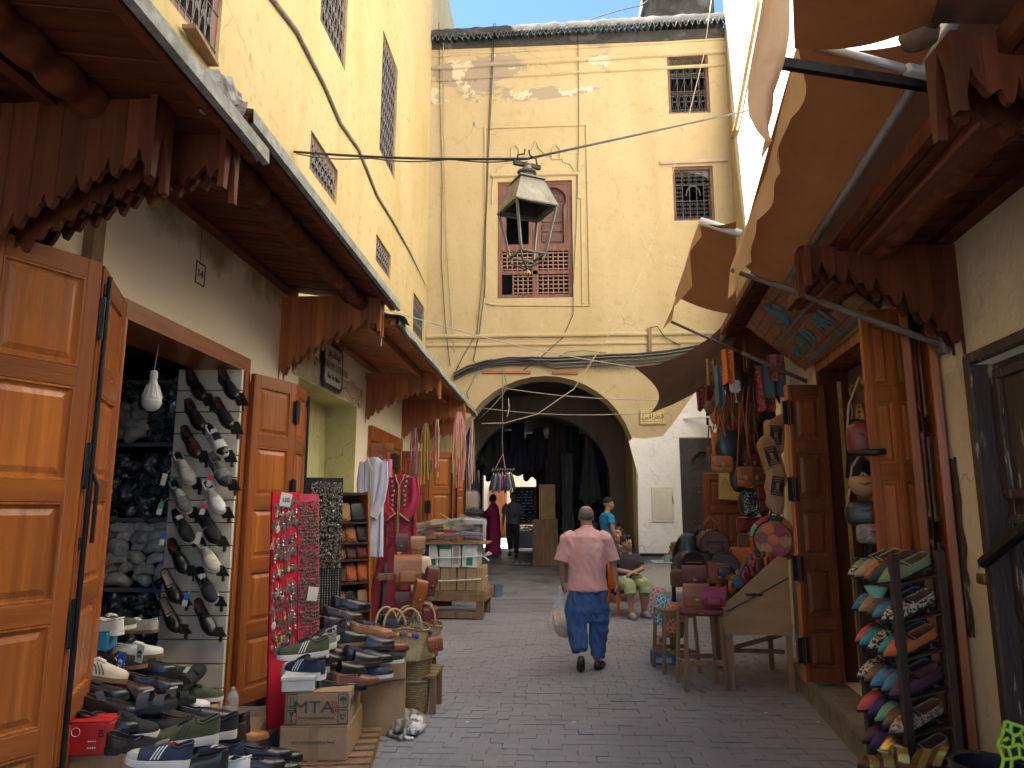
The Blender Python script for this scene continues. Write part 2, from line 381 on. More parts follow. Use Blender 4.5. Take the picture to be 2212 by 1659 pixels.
def barrel(pr, y0, y1, matl, name, off=.004):
  b = MB(); n = len(pr)
  cx = sum(p[0] for p in pr) / n
  b.grid(lambda u, v: (pr[round(u * (n - 1))][0] * 1 + (off if pr[round(u * (n - 1))][0] < cx else -off), y0 + (y1 - y0) * v, pr[round(u * (n - 1))][1] - off), n - 1, 1)
  return b.build(name, matl, fac, 35, False)
barrel(A1, YF + .001, YF + .62, pl_soff, 'arch_soffit')
A2 = arch(-.35, 1.62, 2.3, 3.84)
flat([(-3.4, -.4)] + A2 + [(3, -.4), (3, 4.9), (-3.4, 4.9)], [], .4, plaster('smoky inner plaster', (.20, .16, .12), (.16, .13, .10), (.1, .08, .06)), 'inner_arch_wall', fac, MYat(17.2))  # darker plaster than the arch soffit
b = MB()
def slab(b, x0, x1, y0, y1, z0, z1): return b.box(((x0 + x1) / 2, (y0 + y1) / 2, (z0 + z1) / 2), (x1 - x0, y1 - y0, z1 - z0))
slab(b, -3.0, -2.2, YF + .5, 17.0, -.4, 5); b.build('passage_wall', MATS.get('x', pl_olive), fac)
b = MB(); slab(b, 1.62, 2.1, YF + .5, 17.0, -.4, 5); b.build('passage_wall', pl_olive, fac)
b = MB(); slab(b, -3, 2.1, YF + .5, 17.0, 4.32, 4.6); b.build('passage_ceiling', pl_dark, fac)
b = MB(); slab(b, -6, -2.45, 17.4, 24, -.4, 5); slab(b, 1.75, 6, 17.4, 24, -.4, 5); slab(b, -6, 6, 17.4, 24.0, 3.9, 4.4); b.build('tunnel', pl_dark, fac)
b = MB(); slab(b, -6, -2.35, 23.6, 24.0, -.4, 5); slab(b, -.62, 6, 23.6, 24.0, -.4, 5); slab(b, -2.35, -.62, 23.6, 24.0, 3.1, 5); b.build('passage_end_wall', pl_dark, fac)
for h, d in ((HM, 1.5), (H2, 1.0), (H3, 1.0), (HL, .5)):
  b = MB()
  x0, z0 = h[0]; x1, z1 = h[2]; x0 -= .2; x1 += .2; z0 -= .2; z1 += .2; y0 = YF + .505; y1 = y0 + d
  vs = [(x0, y0, z0), (x1, y0, z0), (x1, y0, z1), (x0, y0, z1), (x0, y1, z0), (x1, y1, z0), (x1, y1, z1), (x0, y1, z1)]
  b.add(vs, [(4, 5, 6, 7), (0, 1, 5, 4), (1, 2, 6, 5), (2, 3, 7, 6), (3, 0, 4, 7)]); b.build('window_room', black, fac)
b = MB(); slab(b, -8, 9, YF + 2.2, YF + 9, 4.9, 11.3); slab(b, -3.6, 3.74, YF + .5, YF + 2.2, 11.2, 11.6); b.build('roof', grey_m, fac)
b = MB(); b.grid(lambda u, v: (XW + u * 6.4, [YF - .16, YF - .13, YF + .05, YF + .5][round(v * 3)], [11.78, 11.98, 12.12, 12.0][round(v * 3)] + .05 * noise.noise(Vector((u * 30, v * 3, 0))) + .16 * u - .05), 90, 3); b.build('coping', grey_m, fac, True)
b = MB(); slab(b, XW, 3.74, YF - .02, YF + .4, 11.55, 11.8); b.build('coping_base', grey_m, fac)
tm = MB(); tm.grid(lambda u, v: ((-.5 + u) * .13 * 1, -.22 + .24 * v, .062 * math.cos((u - .5) * 2 * PI) + .05 * v), 8, 1)
tm2 = MB(); tm2.grid(lambda u, v: ((-.5 + u) * .13, -.215 + .24 * v, .062 * math.cos((u - .5) * 2 * PI) + .05 * v - .03), 8, 1)
tmv = len(tm.v); tm.add(tm2.v, []); 
for i in range(8): tm.f.append((i, i + 1, tmv + i + 1, tmv + i)); tm.m.append(0)
tme = tm.mesh('roof_tile', tile_g, True)
n = 48
for i in range(n): ob('roof_tile', tme, fac, (XW + .1 + i * 6.22 / n, YF, 11.70 + .16 * i / n + random.uniform(-.012, .012)), (random.uniform(-.05, .05), random.uniform(-.06, .06), random.uniform(-.05, .05)))
def course(z0, z1, dz, d, name='string_course'):
  b = MB(); b.grid(lambda u, v: (XW + .01 + u * (3.74 - XW - .02), YF - d * [.0, 1, .9, 0][round(v * 3)] - .003 + .008 * noise.noise(Vector((u * 14, v, z0))), [z0, z0 + .015, z1, z1 + .02][round(v * 3)] + dz * u + .012 * noise.noise(Vector((u * 9, 3, z0)))), 60, 3)
  return b.build(name, pl_face, fac, True)
course(11.05, 11.15, .15, .05); course(10.78, 10.84, .13, .035); course(11.36, 11.40, .16, .03)
course(5.05, 5.13, .0, .05); course(4.88, 4.94, .0, .03)
def strip(pts, w, d, name='relief_moulding', y=YF, p=None):
  b = MB(); q = [onY(a, c, y) for a, c in pts]
  for i in range(len(q) - 1):
    a, c = q[i], q[i + 1]; e = (c - a).normalized() * w * .45
    b.bar(a - e + Vector((0, -d / 2 + .004, 0)), c + e + Vector((0, -d / 2 + .004, 0)), w, d, (0, -1, 0), .006)
  # bars: width across, height out of the wall
  return b.build(name, p or pl_face, fac)
strip([(1050, 640), (1048, 277), (1267, 270), (1275, 655)], .045, .03); strip([(1256, 430), (1259, 655)], .035, .026); strip([(1052, 655), (1066, 659), (1272, 660)], .04, .03)
strip([(1063, 440), (1063, 415), (1066, 385), (1078, 362), (1094, 352), (1110, 350), (1112, 345), (1133, 344)], .03, .026)
strip([(1195, 344), (1215, 343), (1217, 350), (1232, 355), (1246, 375), (1249, 400), (1249, 428), (1257, 429)], .03, .026)
strip([(1130, 338), (1140, 333), (1152, 320), (1158, 304), (1164, 320), (1178, 333), (1192, 337)], .03, .026)
for cx in (1113, 1201): strip([(cx - 9, 344), (cx - 8, 322), (cx, 313), (cx + 8, 322), (cx + 9, 344)], .028, .026)
b = MB(); q0 = onY(1060, 388, YF); q1 = onY(1250, 372, YF); b.box(((q0.x + q1.x) / 2, YF - .02, (q0.z + q1.z) / 2 + .02), (q1.x - q0.x, .06, .07), None, .02); b.build('lintel', pl_face, fac)
b = MB(); q0 = onY(1425, 352, YF); q1 = onY(1573, 350, YF); b.box(((q0.x + q1.x) / 2, YF - .02, q0.z), (q1.x - q0.x, .06, .07), (0, -.02, 0), .01); b.build('wooden_lintel', mat('bleached lintel wood', (.48, .36, .26), (.34, .24, .17), 6, .9, .5, 20, (.4, 3, 3)), fac)
for a, c, w in ((1045, 805, 1.15), (1195, 806, .6)):
  p = onY(a, c, YF); b = MB(); b.box((p.x + w / 2 * .8, YF - .015, p.z), (w * .85, .05, .06), (0, R_(1), 0), .01); b.build('exposed_beam', mat('exposed red wood', (.42, .14, .07), (.25, .10, .05), 6, .85, .5, 20, (.4, 3, 3)), fac)
def scroll(b, cx, cz, r, s, y, turns=1.25, rad=.006, flip=1):
  pts = []
  for i in range(11):
    t = i / 10; a = s + flip * t * turns * 2 * PI; rr = r * (1 - .72 * t); pts.append((cx + rr * math.cos(a), y, cz + rr * math.sin(a)))
  b.tube(pts, rad, 4, False)
def grille_face(h, y, parent, name='window', arched=False, nx=5, lower=None):
  x0, z0 = h[0]; x1, z1 = h[2]; w = ob(name, None, parent)
  b = MB(); t = .055
  for (a, c, d, e) in ((x0, x0 + t, z0, z1), (x1 - t, x1, z0, z1), (x0 + t, x1 - t, z0, z0 + t), (x0 + t, x1 - t, z1 - t, z1)): slab(b, a, c, y, y + .07, d, e)
  b.build('window_frame', win_wood, w)
  X0, X1, Z0, Z1 = x0 + t, x1 - t, z0 + t, z1 - t; y = y + .025; W_ = X1 - X0; H_ = Z1 - Z0
  bm = MB(); bm.tube([(0, 0, 0), (0, 0, 1)], .008, 5); me = bm.mesh('bar', iron_g)
  for i in range(nx + 1): ob('bar', me, w, (X0 + W_ * i / nx, y, Z0), None, (1, 1, H_))
  for z in ((0, .3, .38, .62, .7, 1) if not arched else (0, .36, .68, 1)):
    b = MB(); b.tube([(X0, y, Z0 + H_ * z), (X1, y, Z0 + H_ * z)], .008, 5); b.build('cross_bar', iron_g, w)
  b = MB(); cw = W_ / nx
  if not arched:
    for i in range(nx):
      cx = X0 + cw * (i + .5)
      for zz in (.04, .34, .66, .96):
        for s in (-1, 1): scroll(b, cx + s * cw * .22, Z0 + H_ * zz, cw * .2, PI / 2 if s > 0 else PI / 2, y, 1.2, .006, s)
      for zb, zt in ((.08, .3), (.7, .92)):
        zm = (zb + zt) / 2
        b.tube([(cx - cw * .1, y, Z0 + H_ * zb), (cx - cw * .3, y, Z0 + H_ * (zb + .05)), (cx - cw * .3, y, Z0 + H_ * (zt - .05)), (cx - cw * .1, y, Z0 + H_ * zt)], .006, 4)
        b.tube([(cx + cw * .1, y, Z0 + H_ * zb), (cx + cw * .3, y, Z0 + H_ * (zb + .05)), (cx + cw * .3, y, Z0 + H_ * (zt - .05)), (cx + cw * .1, y, Z0 + H_ * zt)], .006, 4)
        for s in (-1, 1): scroll(b, cx + s * cw * .1, Z0 + H_ * zm, cw * .1, 0, y, 1, .007)
      b.tube([(cx - cw * .5, y, Z0 + H_ * .62), (cx, y, Z0 + H_ * .38), (cx + cw * .5, y, Z0 + H_ * .62)], .005, 4)
  else:
    for i in range(nx):
      for j in range(6):
        if i in (1, 2, 3) and j in (2, 3) and not (i in (1, 3) and j == 9): continue
        cx = X0 + cw * (i + .5); cz = Z0 + H_ * (j + .5) / 6; r = cw * .26
        for s in (-1, 1):
          for t_ in (-1, 1): scroll(b, cx + s * cw * .26, cz + t_ * H_ / 24, r * .75, PI / 2 * t_, y, 1.1, .006, s * t_)
    cx = (X0 + X1) / 2; zb = Z0 + H_ * .36
    b.tube([(cx + W_ * .2 * math.cos(PI * k / 12), y - .012, zb + H_ * .1 + H_ * .2 * math.sin(PI * k / 12)) for k in range(13)], .014, 6)
  b.build('scrollwork', iron_g, w, True)
  return w
w_ = grille_face(H2, YF + .03, fac); w_['label'] = 'upper grilled window'
w_ = grille_face(H3, YF + .03, fac, arched=True); w_['label'] = 'lower grilled window with small arched opening'
b = MB(); p0 = onY(1500, 372, YF + .16); b.prism([(p0.x - .2, p0.z + .1), (p0.x + .36, p0.z + .1), (p0.x + .36, p0.z - .2), (p0.x + .2, p0.z - .12), (p0.x + .05, p0.z - .05), (p0.x - .1, p0.z - .03)], 'y', YF + .13, YF + .15); b.build('torn_cloth', mat('dusty cloth', (.42, .38, .33), (.3, .27, .23), 8, .95), fac)
mw = ob('window', None, fac); mw['label'] = 'large maroon wooden window with lattice panels'
x0, z0 = HM[0]; x1, z1 = HM[2]; wz = z1 - z0; xc = (x0 + x1) / 2; y0 = YF + .05
b = MB(); t = .09
for (a, c, d, e) in ((x0, x0 + t, z0, z1), (x1 - t, x1, z0, z1), (x0 + t, x1 - t, z0, z0 + t), (x0 + t, x1 - t, z1 - .06, z1), (x0 + t, x1 - t, z0 + wz * .40, z0 + wz * .46), (x0 + t, x1 - t, z0 + wz * .205, z0 + wz * .235), (xc - .05, xc + .05, z0 + t, z0 + wz * .40), (xc - .04, xc + .04, z0 + wz * .46, z1 - .06)): slab(b, a, c, y0, y0 + .08, d, e)
b.build('window_frame', win_wood, mw)
for s in (0, 1):
  X0, X1 = (x0 + t, xc - .04) if s == 0 else (xc + .04, x1 - t); Z0, Z1 = z0 + wz * .46, z1 - .06; cx = (X0 + X1) / 2; hw = (X1 - X0) / 2 - .03; sp_ = Z1 - hw - .06
  ring = [(cx - hw * .8, Z0)] + [(cx - hw * .8, sp_ - .2), (cx - hw * .86, sp_ - .08)] + [(cx + hw * math.cos(a), sp_ + hw * math.sin(a)) for a in [PI * (1.12 - 1.24 * k / 16) for k in range(17)]] + [(cx + hw * .86, sp_ - .08), (cx + hw * .8, sp_ - .2), (cx + hw * .8, Z0)]
  b = MB()   # spandrel: two halves around the horseshoe arch
  half = len(ring) // 2
  b.prism([(X0, Z0)] + ring[:half + 1] + [(ring[half][0], Z1), (X0, Z1)], 'y', y0 + .01, y0 + .05)
  b.prism([(ring[half][0], Z1)] + ring[half:] + [(X1, Z0), (X1, Z1)], 'y', y0 + .012, y0 + .052); b.build('horseshoe_arch', win_wood, mw)
X0, X1, Z0, Z1 = xc + .05, x1 - .1, z0 + wz * .47, z1 - .1
b = MB(); slab(b, X0, X1, y0 + .09, y0 + .12, Z0, Z1); b.build('shutter', mat('dark old shutter', (.11, .05, .038), (.07, .032, .026), 5, .7), mw)
for zz0, zz1 in ((.03, .17), (.21, .34), (.38, .70), (.74, .86)):
  b = MB(); b.box(((X0 + X1) / 2, y0 + .086, Z0 + (Z1 - Z0) * (zz0 + zz1) / 2), ((X1 - X0) * .72, .03, (Z1 - Z0) * (zz1 - zz0)), None, .012); b.build('shutter_panel', MATS['dark old shutter'], mw)
lat = MB(); lat.lathe([(.006, 0), (.013, .2), (.006, .4), (.013, .6), (.006, .8), (.006, 1)], n=6); 
ring_prof = []
nz = 6
for i in range(nz): ring_prof += [(.008, i / nz), (.016, (i + .35) / nz), (.016, (i + .65) / nz)]
ring_prof.append((.008, 1)); lat = MB(); lat.lathe(ring_prof, n=6); lme = lat.mesh('spindle', mat('lattice wood', (.30, .17, .12), (.2, .11, .08), 8, .7), True)
for ci, (X0, X1) in enumerate(((x0 + t, xc - .05), (xc + .05, x1 - t))):
  for ri, (Z0, Z1) in enumerate(((z0 + t, z0 + wz * .205), (z0 + wz * .235, z0 + wz * .40))):
    if ci == 0 and ri == 0: X0b = X0 + (X1 - X0) * .36
    else: X0b = X0
    n = 6 if X0b == X0 else 4
    for i in range(n + 1): ob('spindle', lme, mw, (X0b + (X1 - X0b) * i / n, y0 + .03, Z0), None, (1, 1, Z1 - Z0))
    for j in range(5): ob('spindle', lme, mw, (X0b, y0 + .03, Z0 + (Z1 - Z0) * (j + .5) / 5), (0, PI / 2, 0), (1, 1, X1 - X0b))
b = MB()
for px, py in ((1027, 172), (1024, 268)): p = onY(px, py, YF); b.box((p.x, YF - .002, p.z), (.05, .006, .09))
b.build('wall_socket_hole', dirt_m, fac)
mc = ob('meter_cupboard', None, fac); b = MB(); p0 = onY(1408, 1055, YF); p1 = onY(1455, 1125, YF)
b.box(((p0.x + p1.x) / 2, YF - .02, (p0.z + p1.z) / 2), (.42, .03, .66), None, .006); b.build('cupboard_frame', mat('old white door', (.62, .58, .47), (.54, .5, .4), 5, .7), mc)
b = MB(); b.box(((p0.x + p1.x) / 2, YF - .036, (p0.z + p1.z) / 2), (.32, .012, .55), None, .005); b.build('cupboard_door', MATS['old white door'], mc)
b = MB(); b.tube([((p0.x + p1.x) / 2 + .19, YF - .045, p0.z - .15), ((p0.x + p1.x) / 2 + .19, YF - .045, p0.z - .3)], .008, 6); b.build('hinge', iron, mc)
st = thing('street_tile', 'yellow glazed street name tile with brown script at the right shoulder of the arch', 'sign'); p0 = onY(1381, 884, YF); p1 = onY(1438, 917, YF)
c_ = (p0 + p1) / 2; b = MB(); b.box((c_.x, YF - .026, c_.z), (.5, .02, .31), None, .004); b.build('tile_face', mat('yellow glazed tile', (.55, .42, .16), (.46, .34, .12), 8, .35), st)
brn = plain('brown glaze line', (.09, .05, .03), .4)
b = MB()
for w_, h_ in ((.47, .28), (.38, .19)):
  for sx in (-1, 1): b.box((c_.x + sx * w_ / 2, YF - .038, c_.z), (.006, .004, h_)); b.box((c_.x, YF - .038, c_.z + sx * h_ / 2), (w_, .004, .006))
b.build('border_line', brn, st)
text('\uFEE6\uFEF4\uFED3\uFE8D\uFEAE\uFEC4\uFEDF\uFE8D', .13, frame((c_.x, YF - .037, c_.z), (1, 0, 0), (0, 0, 1)), brn, st, depth=.002, bold=.001)
sdp = ob('studded_door', None, fac); sdw = mat('old dark studded door wood', (.035, .02, .018), (.02, .012, .012), 6, .6, .3)
b = MB()
b.prism([(2.42, -.3), (2.62, -.3), (2.62, 2.45), (2.66, 2.62), (2.8, 2.74), (3.5, 2.74), (3.5, 3.0), (2.42, 3.0)], 'y', YF - .03, YF + .1); b.build('door_frame', sdw, sdp)
b = MB(); slab(b, 2.58, 3.5, YF + .1, YF + .16, -.3, 2.8); b.build('door_leaf', sdw, sdp)
sm = MB(); sm.ell((0, 0, 0), (.014, .014, .014), None, 8, 6); sme = sm.mesh('stud', mat('tarnished stud', (.18, .16, .15), (.1, .1, .1), 9, .4, metal=.7), True)
for z in (2.62, 2.08, 1.98, 1.42, 1.32, .8, .7):
  for i in range(9): ob('stud', sme, sdp, (2.68 + i * .085, YF + .098, z))
b = MB(); x0, z0 = HL[0]; x1, z1 = HL[2]
gw = ob('window', None, fac); gw['label'] = 'small grilled window over the studded door'
for i in range(5): b.tube([(x0 + (x1 - x0) * i / 4, YF + .03, z0), (x0 + (x1 - x0) * i / 4, YF + .03, z1)], .01, 5)
for i in range(4):
  for j in range(3): scroll(b, x0 + (x1 - x0) * (i + .5) / 4, z0 + (z1 - z0) * (j + .5) / 3, .07, PI / 2, YF + .03, 1.3, .008, 1 if (i + j) % 2 else -1)
b.build('scrollwork', iron_g, gw, True)
lp = thing('wall_lamp', 'white glass jar lamp on a flat bracket arm beside the small grilled window', 'lamp')
p = onY(1493, 902, 13.75); b = MB(); b.bar((2.52, YF - .02, p.z + .03), (3.25, 13.72, p.z + .03), .05, .03, bev=.004); b.build('bracket_arm', white_p, lp)
b = MB(); b.lathe([(.0, 0), (.085, .01), (.10, .06), (.10, .2), (.06, .25), (.05, .3), (0, .3)], (3.0, 13.72, p.z - .22), 14); b.build('lamp_shade', mat('milky glass', (.7, .7, .68), rough=.25, bump=0), lp, True)
rb = thing('roof_structure', 'grey crumbling masonry block on the roof at the top right', 'rooftop masonry')
b = MB(); rr = random.Random(3)
b.grid(lambda u, v: (1.95 + u * 1.7, YF + .5 - (v > .9) * 0 + .25 * noise.noise(Vector((u * 4, v * 3, 1))), 11.9 + v * 1.6 * (0.25 + .75 * min(1, u * 5)) + .1 * noise.noise(Vector((u * 9, v * 5, 0)))), 16, 8)
slab(b, 2.1, 3.6, YF + .7, YF + 1.6, 11.5, 13.3); b.build('masonry', grey_m, rb)
lb = thing('left_building', 'tall yellow plastered house along the left side with shop openings in its beige ground floor', 'building')
OP = rect(4.05, .1, 5.78, 2.80); NI = rect(7.1, -.1, 9.3, 2.98); D2 = rect(10.0, .05, 11.85, 2.62); D3 = rect(12.6, .05, 13.7, 2.5)
WL = [(4.15, 5.08, 4.99, 5.9), (7.1, 5.25, 8.07, 5.80 - .1), (10.0, 5.25, 10.95, 5.66), (12.85, 4.9, 13.95, 5.64), (7.2, 7.1, 8.18, 8.6), (10.0, 7.0, 11.05, 9.0)]
flat([(-4, -.4), (YF, -.4), (YF, 17), (-4, 17)], [OP, NI, D2, D3] + [rect(*w) for w in WL], .4, pl_left, 'wall', lb, MXat(XW - .2))
b = MB(); slab(b, -9, XW - .4, YF, YF + 8, 5, 16.5); b.build('wall', pl_left, lb)
for i, w in enumerate(WL + [(10.0, .05, 11.85, 2.62), (12.6, .05, 13.7, 2.5)]):
  b = MB(); d = .6 if i < 6 else 1.8; ya, za, yb, zb = w; x0 = XW - .405; x1 = x0 - d; ya -= .2; yb += .2; za -= .1; zb += .2
  b.add([(x0, ya, za), (x0, yb, za), (x0, yb, zb), (x0, ya, zb), (x1, ya, za), (x1, yb, za), (x1, yb, zb), (x1, ya, zb)], [(4, 5, 6, 7), (0, 1, 5, 4), (1, 2, 6, 5), (2, 3, 7, 6), (3, 0, 4, 7)]); b.build('window_room', black, lb)
b = MB(); slab(b, XW - .95, XW - .401, 7.0, 9.4, -.2, 3.1); b.build('niche_back', pl_niche, lb)
b = MB(); slab(b, XW - .399, XW - .002, 9.296, 9.30, -.1, 2.976); slab(b, XW - .399, XW - .002, 7.1, 7.104, -.1, 2.976); slab(b, XW - .399, XW - .002, 7.104, 9.296, 2.974, 2.978); b.build('niche_side', pl_niche, lb)
crumb = mat('bared plaster edge', (.55, .50, .34), (.44, .34, .2), 9, .95, .7, 24, c3=(.2, .09, .05), s3=7, t3=(.6, .66))
b = MB(); b.grid(lambda u, v: (XW + .012 + .01 * noise.noise(Vector((u * 30, v * 5, 0))), 6.9 + u * 2.6, 2.99 + v * .26 + .05 * noise.noise(Vector((u * 8, v, 2)))), 40, 3); b.build('worn_lintel', crumb, lb)
b = MB(); b.tube([(XW + .01, 6.9 + i * .13, 3.38 - .02 * i + .03 * math.sin(i * 1.9)) for i in range(20)], .007, 4); b.build('crack', plain('crack line', (.2, .13, .08), .9), lb)
cab = mat('cemented cable', (.10, .10, .10), (.22, .19, .13), 7, .8, .4, 30)
b = MB(); pts = [onX(a, c, XW + .02) for a, c in ((575, -20), (640, 70), (700, 180), (735, 265), (775, 325), (815, 420), (850, 480), (885, 545), (920, 615))]
b.tube([p + Vector((0, 0, .02 * math.sin(i * 2.1))) for i, p in enumerate(pts)], [.028, .028, .025, .025, .022, .02, .018, .014, .006], 7); b.build('cable_ridge', cab, lb, True)
def win_left(w, style, label=None):
  ya, za, yb, zb = w; x = XW - .03; o = ob('window', None, lb)
  if label: o['label'] = label
  b = MB(); t = .10
  for (a, c, d, e) in ((ya, ya + t, za, zb), (yb - t, yb, za, zb), (ya + t, yb - t, za, za + t), (ya + t, yb - t, zb - t, zb)): slab(b, x - .2, x, a, c, d, e)
  b.build('window_frame', win_wood, o); x += .0; n = 7
  bm = MB(); bm.tube([(0, 0, 0), (0, 0, 1)], .009, 5); me = bm.mesh('bar', iron_g)
  for i in range(n + 1): ob('bar', me, o, (x, ya + t + (yb - ya - 2 * t) * i / n, za), None, (1, 1, zb - za))
  b = MB(); H_ = zb - za - 2 * t; W_ = yb - ya - 2 * t; nr = max(2, int(H_ / .22))
  for j in range(nr):
    cz = za + t + H_ * (j + .5) / nr
    b.tube([(x, ya, za + t + H_ * j / nr), (x, yb, za + t + H_ * j / nr)], .009, 5)
    for i in range(n):
      cy = ya + t + W_ * (i + .5) / n
      if style == 0:
        for s in (-1, 1):
          pts = [(x + .01, cy + s * W_ / n * .24 + W_ / n * .2 * (1 - .08 * k) * math.cos(PI / 2 + s * k * .75), cz + .05 * (1 - .08 * k) * math.sin(PI / 2 + s * k * .75)) for k in range(9)]; b.tube(pts, .007, 4, False)
      b.tube([(x + .008, cy - W_ / n / 2, cz - H_ / nr / 2), (x + .008, cy, cz + H_ / nr * .4), (x + .008, cy + W_ / n / 2, cz - H_ / nr / 2)], .006, 4, False)
  b.build('scrollwork', iron_g, o, True)
  b = MB(); slab(b, x - .16, x - .15, ya + t, ya + (yb - ya) * .5, za + t, zb - t); b.build('pane', mat('dusty dark glass', (.05, .06, .07), rough=.15, bump=0), o)
for i, w in enumerate(WL): win_left(w, 0)
b = MB(); p = onX(435, 100, XW + .05); b.box(p, (.10, .45, .03), (0, 0, R_(6))); b.build('broken_plank', wood_old, lb)
ink = plain('black paint mark', (.02, .02, .02), .7)
p = onX(432, 592, XW); b = MB()
for (dy, dz, sy, sz) in ((-.065, 0, .009, .17), (.065, .0, .009, .15), (0, .08, .12, .009), (0, -.078, .13, .009)): b.box((XW + .003, p.y + dy, p.z + dz), (.004, sy, sz))
b.build('number_frame', ink, lb)
text('14', .085, frame((XW + .002, p.y, p.z), (0, 1, 0), (0, 0, 1)), ink, lb, 'house_number', .002)
b = MB(); b.tube([(XW + .004, p.y - .02, p.z + .09), (XW + .004, p.y - .03, p.z + .4)], .003, 4); b.build('hairline_crack', MATS['crack line'], lb)
sg = thing('street_plaque', 'white wall plaque in a black frame with clipped corners under the second left canopy', 'sign')
p0 = Vector((XW, 7.70, 3.30)); cy = 8.08; cz = 3.27
def oct_(hw, hh, c): return [(cy - hw + c, cz - hh), (cy + hw - c, cz - hh), (cy + hw, cz - hh + c), (cy + hw, cz + hh - c), (cy + hw - c, cz + hh), (cy - hw + c, cz + hh), (cy - hw, cz + hh - c), (cy - hw, cz - hh + c)]
b = MB(); b.prism(oct_(.36, .27, .07), 'x', XW + .005, XW + .05); b.build('plaque_frame', plain('black frame', (.02, .025, .035), .4), sg)
b = MB(); b.prism(oct_(.31, .22, .05), 'x', XW + .045, XW + .054); b.build('plaque_face', plain('white enamel', (.62, .63, .6), .35), sg)
f_ = lambda z: frame((XW + .055, cy, cz + z), (0, 1, 0), (0, 0, 1))
text('\uFEEF\uFED3\uFE8D\uFEAE\uFEC4\uFEDF\uFE8D \uFE94\uFED8\uFEE7\uFEAF', .10, f_(.13), ink, sg, depth=.001, bold=.002)
text('\u2D5C\u2D30\u2D63\u2D49\u2D56\u2D5C \u2D4D\u2D4C\u2D4C\u2D30\u2D54', .085, f_(0), ink, sg, depth=.001, bold=.002)
text('Rue Tarrafine', .082, f_(-.13), ink, sg, depth=.001, bold=.002)
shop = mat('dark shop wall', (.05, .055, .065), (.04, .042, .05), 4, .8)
b = MB()
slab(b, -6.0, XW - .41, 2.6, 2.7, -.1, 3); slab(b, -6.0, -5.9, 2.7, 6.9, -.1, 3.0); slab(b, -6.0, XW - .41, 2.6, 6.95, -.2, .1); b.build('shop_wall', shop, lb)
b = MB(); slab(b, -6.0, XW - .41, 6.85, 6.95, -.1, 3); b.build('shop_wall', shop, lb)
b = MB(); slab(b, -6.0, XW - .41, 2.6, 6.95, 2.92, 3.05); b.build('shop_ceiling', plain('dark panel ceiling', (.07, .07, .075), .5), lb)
b = MB()
for y in (3.4, 4.2, 5.0, 5.8, 6.4): slab(b, -5.9, XW - .42, y, y + .02, 2.905, 2.92)
b.build('ceiling_seam', black, lb)
b = MB(); slab(b, XW - .35, XW + .035, 3.99, 5.86, 2.78, 2.90); b.build('door_lintel', wood_oh, lb)
for y in (4.0, 5.78): b = MB(); slab(b, XW - .35, XW + .035, y, y + .085, .1, 2.78); b.build('door_jamb', wood_o, lb)
hmesh = MB(); 
for s in (-1, 1):
  hmesh.box((s * .026, .004, 0), (.038, .008, .2), None, .002)
  for z in (-.07, 0, .07): hmesh.ell((s * .028, .009, z), (.006, .003, .006), None, 6, 4)
hmesh.tube([(0, .006, -.11), (0, .006, .11)], .011, 8); hme = hmesh.mesh('hinge', iron)
PM = {}
